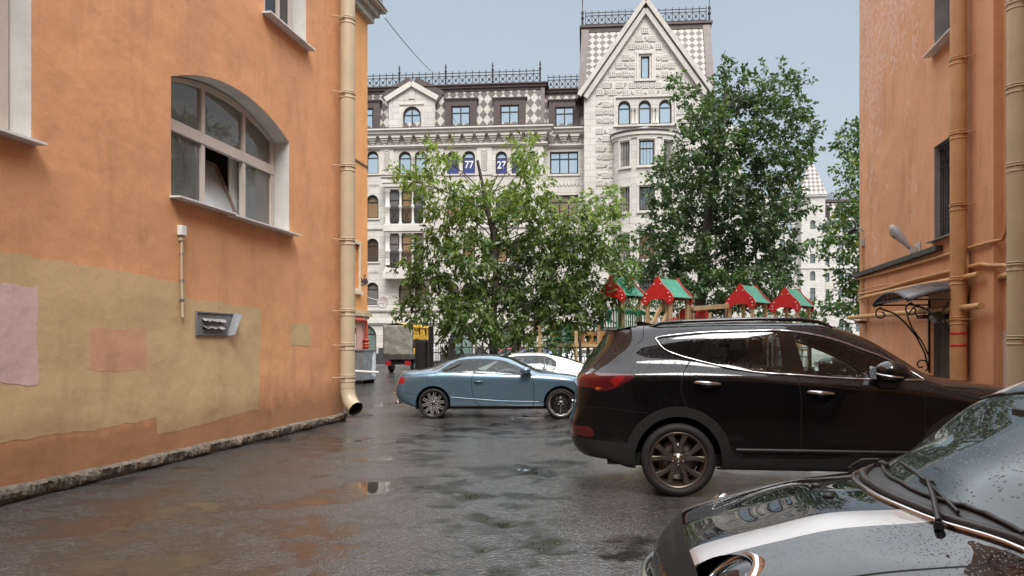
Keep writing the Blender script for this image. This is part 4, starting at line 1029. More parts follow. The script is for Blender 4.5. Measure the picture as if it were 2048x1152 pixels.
panel(w,tx0,tx1,0,zt,TO,yT,.3); closed(w,tx0,tx1,0,zt,yT,6); closed(w,xl,xr_,0,fzv(438),0,14); closed(w,xl,tx0,0,fzv(398),.01,14)
w.build('wall',M_stone,fbd)
for o,gm in [(o,M_gsky if i<8 else M_gdim) for i,o in enumerate(LO)]+[(o,M_gdim) for o in TO]+[(o,M_gsky if i<5 else M_gdim) for i,o in enumerate(RO)]:
    win(fbd,o,.15 if o not in TO else yT+.15,M_brframe,gm,(),(.68,),.09,.06,inner=.0)
q=MB(); q.box(tx0-.25,tx1+.25,yT-.25,6,zt-.25,zt); q.box(tx0-.35,tx1+.35,yT-.35,6,zt,zt+.18); q.build('cornice',M_trim,fbd)
MB().box(tx0-.1,tx1+.1,yT-.12,0,fzv(536)-.2,fzv(536)+.1).build('string_course',M_trim,fbd)
for v in (471,536,613): MB().box(tx1+.11,xr_,-.25,0,fzv(v)-.12,fzv(v)+.15).build('string_course',M_trim,fbd)
MB().box(tx1+.11,xr_,-.6,0,fzv(444),fzv(437)).build('cornice',M_trim,fbd); MB().box(xl,tx0-.11,-.5,0,fzv(404),fzv(397)).build('cornice',M_trim,fbd); MB().box(xl,tx0-.11,-.2,0,fzv(536)-.1,fzv(536)+.1).build('string_course',M_trim,fbd)
q=MB(); cx=(tx0+tx1)/2; cy=yT+(tx1-tx0)/2; za=fzv(312,1620,cy); hw=(tx1-tx0)/2+.15
q.add([(cx-hw,cy-hw,zt+.18),(cx+hw,cy-hw,zt+.18),(cx+hw,cy+hw,zt+.18),(cx-hw,cy+hw,zt+.18),(cx,cy,za)],[(0,1,4),(1,2,4),(2,3,4),(3,0,4)])
M_dia3=diamonds('diamond_slate_far',.62,.62)
sp=q.build('spire',M_dia3,fbd)
MB().lathe([(.25,za-.5),(.12,za+.2),(.22,za+.4),(.05,za+.7),(.03,za+1.8)],8,(cx,cy,0)).build('finial',M_brframe,sp)
q=MB(); zr=fzv(437); q.add([(xs1,0,zr),(xr_,0,zr),(xr_,1.6,fzv(402)),(xs1,1.6,fzv(402)),(xr_,12,fzv(402)),(xs1,12,fzv(402))],[(0,1,2,3),(3,2,4,5)]); q.build('mansard_roof',M_dia3,fbd)
q=MB(); q.box(xs1,xr_,1.3,12,fzv(402),fzv(397)); q.build('eaves',M_brown,fbd)
for u0,u1 in ((1651,1660),(1676,1692),(1706,1722)):
    dm=MB().box(fx(u0),fx(u1),-.1,1.5,zr+.05,fzv(411)).build('dormer',M_brown,fbd)
    a,b=fx(u0+2),fx(u1-2); win(dm,(a,b,zr+.2,fzv(415),0),-.16,M_brframe,M_gsky,(.5,),(.65,),.1,.05)
railing(fbd,xs1+.5,xr_-.5,1.6,fzv(397),24,h=1.0)
q=MB(); zl=fzv(398); q.prism([(xl,zl),(tx0,zl),(tx0,fzv(372)),(fx(1591),fzv(352)),(fx(1572),fzv(375)),(xl,fzv(375))],1.,12); q.build('side_roof',M_dia3,fbd)
# ------------------------------------------------------------------ pavement along the white building
q=MB(); q.prismz([(xL,-3.2),(xG1+14,-3.2),(xG1+14,-.13),(xL,-.13)],.0,.14); tag(WF.put(q.build('pavement',pm('wet_paving',(.13,.125,.12),.4,.2,2.5,rvar=.15))),kind='structure')
# ------------------------------------------------------------------ car building: a smooth shell from a control net, cut into panels
def pchip(t, Y, q):
    t=np.asarray(t,float); Y=np.asarray(Y,float); n=len(t); h=np.diff(t); d=np.diff(Y,axis=0)/h[:,None]
    m=np.zeros_like(Y)
    for i in range(1,n-1):
        a,b=d[i-1],d[i]; w1=2*h[i]+h[i-1]; w2=h[i]+2*h[i-1]
        ok=(a*b)>0; m[i][ok]=((w1+w2)/(w1/np.where(ok,a,1)+w2/np.where(ok,b,1)))[ok]
    m[0]=d[0]; m[-1]=d[-1]
    k=np.clip(np.searchsorted(t,q,side='right')-1,0,n-2); s=((q-t[k])/h[k])[:,None]; H=h[k][:,None]
    return (2*s**3-3*s**2+1)*Y[k]+(s**3-2*s**2+s)*H*m[k]+(-2*s**3+3*s**2)*Y[k+1]+(s**3-s**2)*H*m[k+1]
class Shell:
    """net[station][line] = (x, y, z) of the +y half; mirrored. Every vertex carries p(3), n(3), station, line."""
    def __init__(s, net, step=.04):
        N=np.array(net,float); ns,nk,_=N.shape
        ts=np.concatenate([[0],np.cumsum(np.maximum(.02,np.linalg.norm(np.diff(N,axis=0),axis=2).mean(1)))])
        tk=np.concatenate([[0],np.cumsum(np.maximum(.02,np.linalg.norm(np.diff(N,axis=1),axis=2).mean(0)))])
        qs=np.concatenate([np.linspace(ts[i],ts[i+1],max(2,int((ts[i+1]-ts[i])/step))+1)[:-1] for i in range(ns-1)]+[[ts[-1]]])
        qk=np.concatenate([np.linspace(tk[i],tk[i+1],max(2,int((tk[i+1]-tk[i])/step))+1)[:-1] for i in range(nk-1)]+[[tk[-1]]])
        G=pchip(ts,N.reshape(ns,-1),qs).reshape(len(qs),nk,3)
        G=pchip(tk,G.transpose(1,0,2).reshape(nk,-1),qk).reshape(len(qk),len(qs),3).transpose(1,0,2)
        S=np.interp(qs,ts,range(ns)); K=np.interp(qk,tk,range(nk))
        G[:,-1,1]=0
        s.G=G; a,b=G.shape[:2]
        e1=G[1:,:-1]-G[:-1,1:]; e2=G[1:,1:]-G[:-1,:-1]; fn=np.cross(e2,e1)
        vn=np.zeros_like(G)
        for i,j in ((0,0),(1,0),(0,1),(1,1)): vn[i:a-1+i,j:b-1+j]+=fn
        # mirror-consistent normals on the centre line
        vn[:,-1,1]=0
        # fallback
        L=np.linalg.norm(vn,axis=2,keepdims=True); vn=vn/np.maximum(L,1e-9)
        if (vn[a//2,b//2,1])<0: vn=-vn
        s.polys=[]
        V=np.concatenate([G,vn,np.repeat(S[:,None],b,1)[...,None],np.repeat(K[None],a,0)[...,None]],axis=2)
        ar=np.linalg.norm(fn,axis=2)
        V2=V.copy(); V2[...,1]*=-1; V2[...,4]*=-1
        for i in range(a-1):
            for j in range(b-1):
                if ar[i,j]<1e-7: continue
                s.polys.append([V[i,j],V[i+1,j],V[i+1,j+1],V[i,j+1]])
                s.polys.append([V2[i,j+1],V2[i+1,j+1],V2[i+1,j],V2[i,j]])
        s.side=np.concatenate([V[:,:].reshape(-1,8)])
    def y(s, x, z, kmin=0, kmax=99):
        P=s.side; ok=(P[:,7]>=kmin)&(P[:,7]<=kmax); P=P[ok]; d=(P[:,0]-x)**2+(P[:,2]-z)**2; i=np.argsort(d)[:4]; w=1/(d[i]+1e-5); return float((P[i,1]*w).sum()/w.sum())
    def top(s, x, y):
        P=s.side; P=P[P[:,7]>=6]; d=(P[:,0]-x)**2+(P[:,1]-abs(y))**2; i=np.argsort(d)[:4]; w=1/(d[i]+1e-5); return float((P[i,2]*w).sum()/w.sum())
def clip(polys, f, box=None):
    """split polygons by the sign of f(vertex): returns (inside f>0, outside)"""
    ins,out=[],[]
    for p in polys:
        if box is not None:
            xs=[q[0] for q in p]; zs=[q[2] for q in p]
            if max(xs)<box[0] or min(xs)>box[1] or max(zs)<box[2] or min(zs)>box[3]: out.append(p); continue
        v=[f(q) for q in p]; mx=max(v); mn=min(v)
        if mn>=0: ins.append(p); continue
        if mx<=0: out.append(p); continue
        a,b=[],[]
        for i in range(len(p)):
            q,r=p[i],p[(i+1)%len(p)]; vq,vr=v[i],v[(i+1)%len(p)]
            if vq>=0: a.append(q)
            if vq<=0: b.append(q)
            if vq*vr<0:
                t=vq/(vq-vr); m=q+(r-q)*t; a.append(m); b.append(m)
        if len(a)>2: ins.append(a)
        if len(b)>2: out.append(b)
    return ins,out
def sdf(poly):
    P=[(float(a),float(b)) for a,b in poly]; n=len(P)
    def f(x,z):
        d=1e9; c=False
        for i in range(n):
            ax,az=P[i]; bx,bz=P[(i+1)%n]; ex,ez=bx-ax,bz-az; wx,wz=x-ax,z-az
            t=max(0,min(1,(wx*ex+wz*ez)/(ex*ex+ez*ez+1e-12))); dx,dz=wx-ex*t,wz-ez*t; d=min(d,dx*dx+dz*dz)
            if (az>z)!=(bz>z) and x<(bx-ax)*(z-az)/(bz-az)+ax: c=not c
        return math.sqrt(d) if c else -math.sqrt(d)
    return f
def bbox(poly,m=.06):
    return (min(p[0] for p in poly)-m,max(p[0] for p in poly)+m,min(p[1] for p in poly)-m,max(p[1] for p in poly)+m)
def smooth_poly(poly, n=6, closed=True):
    """round a polygon through its points (Catmull-Rom)"""
    P=[Vector((*p,0)) if len(p)==2 else Vector(p) for p in poly]; k=len(P); out=[]
    for i in range(k if closed else k-1):
        g=lambda j: P[j%k] if closed else P[max(0,min(k-1,j))]
        a,b,c,d=g(i-1),g(i),g(i+1),g(i+2)
        for j in range(n):
            t=j/n; q=.5*((2*b)+(c-a)*t+(2*a-5*b+4*c-d)*t*t+(3*b-a-3*c+d)*t**3); out.append((q.x,q.y) if len(poly[0])==2 else tuple(q))
    if not closed: out.append(tuple(poly[-1]))
    return out
def side_region(polys, poly, sgn=0):
    """cut the polygon (x,z) out of the flanks; sgn +1/-1 for one flank only"""
    f=sdf(poly); bb=bbox(poly)
    def g(q):
        if abs(q[1])<.30 or (sgn and q[1]*sgn<0): return -1.
        return f(q[0],q[2])
    ok=[];rest=[]
    for p in polys:
        (ok if abs(p[0][1])>.3 and (not sgn or p[0][1]*sgn>0) else rest).append(p)
    i,o=clip(ok,g,bb); return i,o+rest
def strip(polys, poly, w, sgn=0, closed=True):
    """thin gap along a polyline (x,z) on the flanks"""
    f=sdf(poly) if closed else None
    if closed:
        bb=bbox(poly)
        fi=lambda q: f(q[0],q[2])+w/2
        fo=lambda q: w/2-f(q[0],q[2])
    else:
        bb=bbox(poly,.05)
        def dist(x,z):
            d=1e9
            for (ax,az),(bx,bz) in zip(poly[:-1],poly[1:]):
                ex,ez=bx-ax,bz-az; t=max(0,min(1,((x-ax)*ex+(z-az)*ez)/(ex*ex+ez*ez))); s_=((x-ax)*ez-(z-az)*ex)/math.hypot(ex,ez)
                dd=math.hypot(x-ax-ex*t,z-az-ez*t)
                if dd<abs(d)-1e-9: d=math.copysign(dd,s_) if s_ else dd
            return d
        fi=lambda q: dist(q[0],q[2])+w/2
        fo=lambda q: w/2-dist(q[0],q[2])
    ok=[];rest=[]
    for p in polys: (ok if abs(p[0][1])>.3 and (not sgn or p[0][1]*sgn>0) else rest).append(p)
    a,b=clip(ok,fi,bb); c,d=clip(a,fo,bb)
    if not closed:
        # keep only what lies within the polyline's own span
        zs=[p[1] for p in poly]; lo,hi=min(zs),max(zs)
        keep=[];back=[]
        for p in c:
            cz=sum(q[2] for q in p)/len(p); (keep if lo<=cz<=hi else back).append(p)
        c=keep; d=d+back
    return c,b+d+rest
def region(polys, f):
    return clip(polys,f)
def shell_obj(name, groups, mats, parent, thick=0):
    """groups: list of polygon lists, one per material"""
    me=bpy.data.meshes.new(name); idx={}; vs=[]; ns=[]; fs=[]; mi=[]
    for gi,polys in enumerate(groups):
        for p in polys:
            f=[]
            for q in p:
                k=(round(q[0]*4000),round(q[1]*4000),round(q[2]*4000))
                if k not in idx: idx[k]=len(vs); vs.append(tuple(q[:3])); ns.append(np.array(q[3:6]))
                i=idx[k]
                if not f or (i!=f[-1] and i!=f[0]): f.append(i)
            if len(f)>2:
                fn=np.cross(np.subtract(vs[f[1]],vs[f[0]]),np.subtract(vs[f[2]],vs[f[0]]))
                if len(f)>3: fn=fn+np.cross(np.subtract(vs[f[2]],vs[f[0]]),np.subtract(vs[f[3]],vs[f[0]]))
                if fn.dot(sum(q[3:6] for q in p))<0: f=f[::-1]
                fs.append(f); mi.append(gi)
    me.from_pydata(vs,[],fs)
    for m in mats: me.materials.append(m)
    me.polygons.foreach_set('material_index',mi[:len(me.polygons)]); me.polygons.foreach_set('use_smooth',[True]*len(me.polygons))
    nn=[tuple(n/max(1e-6,np.linalg.norm(n))) for n in ns]
    me.validate(); 
    try: me.normals_split_custom_set_from_vertices(nn)
    except Exception as e: print('normals',e)
    o=bpy.data.objects.new(name,me); COL.objects.link(o); o.parent=parent
    if thick:
        sm=o.modifiers.new('s','SOLIDIFY'); sm.thickness=thick; sm.offset=-1
    return o

def carpaint(name, col, metal=.0, flake=0., rough=.35, coat=1., drops=0., crough=.02):
    m,nt,N,Lk,bs=nodes(name)
    c=mixc(nt,1.,col,ramp(nt,noise(nt,2.,4),[(.3,(.93,.93,.93)),(.7,(1.05,1.05,1.05))]),'MULTIPLY')
    Lk.new(c,bs.inputs['Base Color']); bs.inputs['Metallic'].default_value=metal; bs.inputs['Roughness'].default_value=rough
    bs.inputs['Coat Weight'].default_value=coat; bs.inputs['Coat Roughness'].default_value=crough; bs.inputs['Coat IOR'].default_value=1.55
    if max(col)<.02: bs.inputs['Specular IOR Level'].default_value=0.
    n1=bump(nt,noise(nt,1.4,2),.05,.05,None)
    if drops:
        tc=N.new('ShaderNodeTexCoord'); vo=N.new('ShaderNodeTexVoronoi'); vo.inputs['Scale'].default_value=95; vo.inputs['Randomness'].default_value=1
        nz_=noise(nt,260,2); 
        Lk.new(tc.outputs['Object'],vo.inputs['Vector'])
        rad=math_(nt,'MULTIPLY',noise(nt,60,1),.62)
        h=math_(nt,'MULTIPLY',math_(nt,'SUBTRACT',rad,vo.outputs['Distance']),2.5,True)
        # beads lie on what faces the sky, and less on the flanks
        ge=N.new('ShaderNodeNewGeometry'); sp=N.new('ShaderNodeSeparateXYZ'); Lk.new(ge.outputs['Normal'],sp.inputs[0])
        up=ramp(nt,sp.outputs[2],[(.18,.0),(.5,1.)])
        hh=math_(nt,'MULTIPLY',h,up)
        n2=bump(nt,hh,drops,.006,None,n1); Lk.new(n2,bs.inputs['Coat Normal']); Lk.new(n1,bs.inputs['Normal'])
    else:
        Lk.new(n1,bs.inputs['Coat Normal'])
    MATS[name]=m; return m
def rain_glass(name, tint, refl, drops=.6, film=0., ior=1.5):
    m,nt,N,Lk,bs=nodes(name)
    tr=N.new('ShaderNodeBsdfTransparent'); tr.inputs[0].default_value=(*tint,1)
    gl=N.new('ShaderNodeBsdfGlossy'); gl.inputs['Roughness'].default_value=.02; gl.inputs[0].default_value=(*refl,1)
    tc=N.new('ShaderNodeTexCoord'); vo=N.new('ShaderNodeTexVoronoi'); vo.inputs['Scale'].default_value=62; Lk.new(tc.outputs['Object'],vo.inputs['Vector'])
    rad=math_(nt,'MULTIPLY',noise(nt,40,1),.55); h=math_(nt,'MULTIPLY',math_(nt,'SUBTRACT',rad,vo.outputs['Distance']),3.,True)
    dens=ramp(nt,noise(nt,3.5,3),[(.4,.2),(.65,1.)])
    h=math_(nt,'MULTIPLY',h,dens)
    bn=bump(nt,h,drops,.006,None); Lk.new(bn,gl.inputs['Normal'])
    fr=N.new('ShaderNodeFresnel'); fr.inputs[0].default_value=ior; Lk.new(bn,fr.inputs['Normal'])
    di=N.new('ShaderNodeBsdfDiffuse'); di.inputs[0].default_value=(.5,.55,.55,1)
    mx=N.new('ShaderNodeMixShader'); Lk.new(fr.outputs[0],mx.inputs[0]); Lk.new(tr.outputs[0],mx.inputs[1]); Lk.new(gl.outputs[0],mx.inputs[2])
    m2=N.new('ShaderNodeMixShader'); Lk.new(math_(nt,'ADD',math_(nt,'MULTIPLY',h,.25,True),film),m2.inputs[0]); Lk.new(mx.outputs[0],m2.inputs[1]); Lk.new(di.outputs[0],m2.inputs[2])
    Lk.new(m2.outputs[0],N['Material Output'].inputs[0]); MATS[name]=m; return m
M_tyre=pm('tyre_rubber',(.016,.016,.017),.7,.25,20,bmp=.2,bsc=60)
M_plast=pm('black_trim_plastic',(.020,.020,.022),.45,.2,14,bmp=.1,bsc=200)
M_gap=pm('panel_gap',(.004,.004,.004),.9,.1,5)
M_chrome=pm('chrome',(.78,.78,.80),.10,.05,5,metal=1.)
M_chromed=pm('satin_chrome',(.55,.54,.55),.22,.08,5,metal=1.)
M_int=pm('dark_upholstery',(.022,.022,.024),.8,.25,8,bmp=.2,bsc=120)
M_lampred=pm('tail_lamp_red',(.30,.012,.014),.08,.15,20,coat=1.)
M_lampdark=pm('tail_lamp_dark',(.10,.008,.010),.08,.15,20,coat=1.)
M_amber=pm('tail_lamp_amber',(.50,.11,.02),.08,.15,20,coat=1.)
M_disc=pm('brake_disc',(.20,.19,.18),.35,.2,30,metal=.9)

def arc_liner(mb, cx, cz, r, y0, y1, a0=-20, a1=200, n=20):
    vs=[]
    for i in range(n+1):
        a=R(a0+(a1-a0)*i/n)
        for y in (y0,y1): vs.append((cx+r*math.cos(a),y,cz+r*math.sin(a)))
    mb.add(vs,[(2*i,2*i+1,2*i+3,2*i+2) for i in range(n)],0,True)
    c=[(cx,y1,cz)]+[(cx+r*math.cos(R(a0+(a1-a0)*i/n)),y1,cz+r*math.sin(R(a0+(a1-a0)*i/n))) for i in range(n+1)]
    mb.add(c,[(0,i,i+1) for i in range(1,n+1)])
def wheel(parent, x, y, r, rim, wd, style, m_rim, m_face=None, steer=0, rot=0):
    """wheel > tyre, rim ; y<0 is the right flank, the face looks away from the car"""
    w=empty('wheel',(x,y,r)); w.parent=parent; s=-1 if y<0 else 1
    t=MB(); h=wd/2
    t.lathe([(rim+.002,-h*.80),(rim+.02,-h*.92),(r-.05,-h),(r-.018,-h*.9),(r,-h*.66),(r,h*.66),(r-.018,h*.9),(r-.05,h),(rim+.02,h*.92),(rim+.002,h*.80)],56,(0,0,0),(0,s,0))
    for k in (-.35,0,.35): pass
    t.build('tyre',M_tyre,w)
    q=MB(); f=h*.80
    q.lathe([(rim+.004,f*.98),(rim,f*1.05),(rim-.012,f*1.0),(rim-.022,f*.8),(rim-.045,f*.2),(rim-.055,-f)],56,(0,0,0),(0,s,0),1 if style=='lip' else 0)
    def sp(a0,r0,a1,r1,w0,w1,d0,d1,m=0,hh=.035):
        """one spoke; depth d measured outwards from the wheel's middle plane"""
        P=[]
        for (a,rr,ww,d) in ((a0,r0,w0,d0),(a1,r1,w1,d1)):
            c=Vector((rr*math.cos(a),0,rr*math.sin(a))); tn=Vector((-math.sin(a),0,math.cos(a)))
            dd=Vector((math.cos(a1)*r1-math.cos(a0)*r0,0,math.sin(a1)*r1-math.sin(a0)*r0)).normalized(); tn=Vector((-dd.z,0,dd.x))
            P.append([c+tn*ww/2+Vector((0,s*(d-hh),0)),c+tn*ww/2+Vector((0,s*(d-.008),0)),c+tn*ww*.36+Vector((0,s*d,0)),c-tn*ww*.36+Vector((0,s*d,0)),c-tn*ww/2+Vector((0,s*(d-.008),0)),c-tn*ww/2+Vector((0,s*(d-hh),0))])
        vs=P[0]+P[1]; q.add(vs,[(i,i+1,7+i,6+i) for i in range(5)],0); q.add(vs[:0],[]); 
        q.f[-3:]; 
        if m_face is not None and style!='lip': q.m[-3]=1
    hub=rim*.22; fo=f*.95
    if style=='five':      # five split spokes, broad
        for k in range(5):
            a=rot+PI/2+2*PI*k/5
            for e in (-1,1): sp(a+e*.16,hub*.7,a+e*.20,rim*.60,.050,.042,fo*.78,fo*.93); sp(a+e*.20,rim*.58,a+e*.30,rim*.99,.042,.066,fo*.93,fo*.90)
    elif style=='y':       # five slim bright-faced twin spokes
        for k in range(5):
            a=rot+PI/2+2*PI*k/5
            sp(a,hub*.6,a,rim*.42,.05,.045,fo*.7,fo*.82)
            for e in (-1,1): sp(a+e*.05,rim*.40,a+e*.25,rim*.985,.030,.026,fo*.82,fo*.95); sp(a+e*.62,hub*.7,a+e*.40,rim*.985,.028,.02,fo*.6,fo*.9)
    elif style=='lip':     # black mesh wheel with a machined lip
        for k in range(10):
            a=rot+2*PI*k/10
            sp(a,hub*.6,a,rim*.55,.03,.026,fo*.6,fo*.78)
            for e in (-1,1): sp(a,rim*.53,a+e*.30,rim*.97,.022,.018,fo*.78,fo*.85)
    else:
        for k in range(7):
            a=rot+2*PI*k/7; sp(a,hub*.6,a,rim*.98,.06,.05,fo*.7,fo*.9)
    q.lathe([(hub*1.3,fo*.60),(hub*1.15,fo*.80),(hub*.55,fo*.84),(hub*.5,fo*.9),(hub*.42,fo*.92),(.001,fo*.93)],20,(0,0,0),(0,s,0))
    for k in range(5):
        a=rot+PI/2+PI/5+2*PI*k/5; q.lathe([(.014,fo*.74),(.014,fo*.88),(.001,fo*.89)],8,(hub*.86*math.cos(a),0,hub*.86*math.sin(a)),(0,s,0),1 if m_face is not None else 0)
    mats=[m_rim]+([m_face] if m_face is not None else [])
    q.build('rim',mats,w)
    MB().lathe([(rim*.72,-.02),(rim*.72,.0),(rim*.3,.002),(.001,.003)],40,(0,0,0),(0,s,0)).build('brake_disc',M_disc,w)
    return w
def seat(parent, x, y, back=1, mat=None, hr=True, w=.25, k=1.):
    q=MB()
    q.box(x-.25,x+.25,y-w,y+w,.42,.62); b=-1 if back>0 else 1
    vs=[]
    for t,wd,dp in ((0,w,.10),(.5,w*.95,.09),(1,w*.75,.06)):
        cx=x+b*(.24+.16*t); z=.60+.55*t
        vs+=[(cx-dp,y-wd,z),(cx+dp,y-wd,z),(cx+dp,y+wd,z),(cx-dp,y+wd,z)]
    q.add(vs,[(4*i+j,4*i+(j+1)%4,4*i+4+(j+1)%4,4*i+4+j) for i in range(2) for j in range(4)]+[(8,9,10,11)])
    if hr: cx=x+b*.42; q.box(cx-.05,cx+.05,y-.12,y+.12,1.19,1.37)
    q.v=[(a,b_,c*k) for a,b_,c in q.v]
    return q.build('seat',mat or M_int,parent,.03)
def tube_on(sh, pts, r, name, mat, parent, sgn=-1, off=.0, n=6, flat=None, kmin=2, kmax=8.5, dens=.05):
    P=[]
    for (a,b),(c,d) in zip(pts[:-1],pts[1:]):
        k=max(1,int(math.hypot(c-a,d-b)/dens))
        for i in range(k): P.append((a+(c-a)*i/k,b+(d-b)*i/k))
    P.append(pts[-1])
    q=MB(); q.tube([(x,sgn*(sh.y(x,z,kmin,kmax)+off),z) for x,z in P],r,n); return q.build(name,mat,parent)
# ------------------------------------------------------------------ black SUV
SVA=R(6.8); SW=.945
SV=Frame(1.649,7.62,-SVA)                       # its near flank
suv=SV.put(empty('black_suv',label='glossy black brown SUV with bronze wheels and chrome window trim, beaded with rain',cat='car'),0,SW,0)
sx=lambda u,v:SV.hit(u,v)
# lines: 0 floor 1 sill 2 sill top 3 low crease 4 mid 5 shoulder 6 belt 7 cantrail 8 roof edge 9 10 centre
def st(x, ys, zs): return [(x,a,b) for a,b in zip(ys,zs)]
Y0=[.55,.84,.90,.925,.935,.935,.90,.755,.66,.36,0]
def flank(x,b6,z7,z8,z10,dy=0.,z5=.97,y7=.755,y8=.66,z9=None,lo=0.,y6=.90):
    return st(x,[.55,.84+dy,.895+dy,.920+dy,.938+dy,.950+dy,y6+dy,y7,y8,y8*.55,0],[.24+lo,.27+lo,.38+lo,.53,.88,z5,b6,z7,z8,z9 or (z8+(z10-z8)*.75),z10])
net=[
 [(-.72,0,.30),(-.98,0,.36),(-1.08,0,.50),(-1.11,0,.66),(-1.06,0,.88),(-1.05,0,1.05),(-.99,0,1.24),(-.74,0,1.60),(-.70,0,1.70),(-.70,0,1.70),(-.70,0,1.70)],
 [(-.72,.30,.30),(-.97,.42,.36),(-1.07,.44,.50),(-1.10,.45,.66),(-1.05,.46,.88),(-1.03,.46,1.15),(-.97,.42,1.25),(-.70,.36,1.60),(-.68,.30,1.70),(-.68,.15,1.70),(-.68,0,1.70)],
 [(-.70,.50,.32),(-.88,.76,.37),(-1.00,.79,.50),(-1.03,.80,.66),(-1.00,.83,.87),(-.98,.83,1.17),(-.90,.76,1.25),(-.60,.62,1.60),(-.60,.57,1.675),(-.60,.35,1.69),(-.60,0,1.70)],
 [(-.62,.54,.31),(-.74,.83,.36),(-.84,.87,.48),(-.88,.885,.66),(-.88,.905,.88),(-.86,.905,1.19),(-.76,.835,1.27),(-.48,.69,1.59),(-.46,.60,1.68),(-.46,.36,1.705),(-.46,0,1.715)],
 flank(-.45,1.285,1.575,1.685,1.72,0.,1.20,.72,.62,y6=.865),
 flank(0.,1.30,1.61,1.705,1.74,.005,1.205,.745,.65,y6=.860),
 flank(.40,1.275,1.635,1.715,1.75,0.,1.20,.755,.66,y6=.878),
 flank(.90,1.23,1.65,1.72,1.755,0.,1.17,y6=.892),
 flank(1.35,1.20,1.615,1.705,1.745,0.,1.13,y7=.75),
 flank(1.65,1.19,1.53,1.635,1.715,0.,1.11,.735,.655,1.69),
 flank(1.95,1.175,1.40,1.49,1.60,0.,1.09,.755,.68,1.575),
 flank(2.25,1.16,1.25,1.305,1.42,.003,1.06,.795,.71,1.39),
 flank(2.50,1.11,1.15,1.18,1.235,.005,1.02,.82,.72,1.225),
 flank(2.75,1.06,1.12,1.145,1.17,.006,.97,.82,.70,1.165),
 flank(3.10,1.00,1.07,1.10,1.13,-.002,.90,.80,.68,1.12,.0,.88),
 [(3.35,.5,.25),(3.36,.80,.28),(3.40,.85,.38),(3.42,.88,.53),(3.42,.89,.72),(3.40,.87,.84),(3.36,.82,.93),(3.36,.74,1.00),(3.36,.60,1.04),(3.36,.33,1.06),(3.36,0,1.07)],
 [(3.45,.4,.26),(3.55,.62,.30),(3.62,.66,.40),(3.64,.68,.55),(3.62,.70,.72),(3.58,.69,.82),(3.54,.66,.90),(3.53,.60,.93),(3.53,.48,.95),(3.53,.25,.96),(3.53,0,.96)],
 [(3.5,0,.26),(3.65,0,.30),(3.73,0,.40),(3.76,0,.55),(3.74,0,.72),(3.68,0,.84),(3.60,0,.92),(3.58,0,.935),(3.57,0,.95),(3.56,0,.96),(3.55,0,.965)],
]
sh=Shell(net,.04); P=sh.polys
wr=.365; WBASE=2.76
M_suv=carpaint('suv_black_brown_paint',(.008,.0075,.008),.25,0,.28,1.,.9)
M_sglass=rain_glass('tinted_rear_glass',(.10,.105,.105),(.9,.9,.9),.15,0.,1.6)
M_sfront=rain_glass('clear_side_glass',(.74,.82,.77),(.9,.9,.9),.3,.0,1.5)
# wheel openings
cut=[]
for cx in (0.,WBASE):
    f=lambda q,cx=cx: .425-math.hypot(q[0]-cx,q[2]-.375) if abs(q[1])>.5 else -1
    _,P=clip(P,f,(cx-.6,cx+.6,-.1,1.))
clad=[]
for cx in (0.,WBASE):
    f=lambda q,cx=cx: .525-math.hypot(q[0]-cx,q[2]-.375) if abs(q[1])>.6 else -1
    a,P=clip(P,f,(cx-.6,cx+.6,-.1,1.)); clad+=a
a,P=clip(P,lambda q:(.395-q[2]) if -.2<q[0]<3.3 else (.50+(-.2-q[0])*.08-q[2] if q[0]<0 else .42-q[2])); clad+=a
# glass
qg=[sx(1318,679),sx(1330,676.5),sx(1360,672.5),sx(1419,667.5),sx(1393,714.5),sx(1372,709),sx(1345,699),sx(1330,691)]
rg=[sx(1427,668),sx(1470,666),sx(1564,664.5),sx(1570,744.5),sx(1525,741.5),sx(1475,735),sx(1440,727),sx(1416,719)]
fg=[sx(1594,665),sx(1625,668.5),sx(1655,675),sx(1692,688),sx(1743,707),sx(1778,722),sx(1812,739),sx(1838,755),sx(1775,756.5),sx(1690,754),sx(1614,747.5),sx(1604,706)]
glass_parts=[]
for nm,pl,mt in (('quarter',smooth_poly(qg,3),M_sglass),('rear',rg,M_sglass),('front',fg,M_sfront)):
    a,P=side_region(P,pl); glass_parts.append((a,mt))
# gloss black pillars round the glass
dlo=[sx(1314,677.5),sx(1322,673.5),sx(1360,668.5),sx(1421,663.5),sx(1509,661),sx(1577,660.5),sx(1641,669),sx(1692,682),sx(1743,701),sx(1777,714),sx(1821,736),sx(1853,759),sx(1838,760.5),sx(1777,760),sx(1675,756),sx(1594,750),sx(1526,746),sx(1475,738.7),sx(1424,728),sx(1386,718.5),sx(1357,710),sx(1330,698)]
pil,P=side_region(P,dlo)
# tail lamps wrap from flank to hatch, reflector in the bumper
lampP=[sx(1164,747),sx(1188,745.5),sx(1272,748.5),sx(1265,757),sx(1233,776),sx(1199,785),sx(1183,775),sx(1164,771)]
lampP=[(-1.3,lampP[0][1]+.0)]+lampP[1:7]+[(-1.3,lampP[7][1])]
def lampf(q,f=sdf(lampP)): return f(q[0],q[2]) if abs(q[1])>.45 else -1
lamp,P=clip(P,lampf,(-1.3,-.3,.9,1.4))
inn=[sx(1222,752),sx(1256,751.5),sx(1235,771),sx(1212,777)]
l2,lamp=side_region(lamp,inn); 
amb=[sx(1186,771),sx(1210,776),sx(1203,784),sx(1196,783.5)]
l3,lamp=side_region(lamp,amb)
refP=[(-1.3,sx(1157,848)[1]),sx(1186,856),sx(1192,877),(-1.3,sx(1170,866)[1])]
def reff(q,f=sdf(refP)): return f(q[0],q[2]) if abs(q[1])>.5 else -1
refl,P=clip(P,reff,(-1.3,-.5,.5,.9))
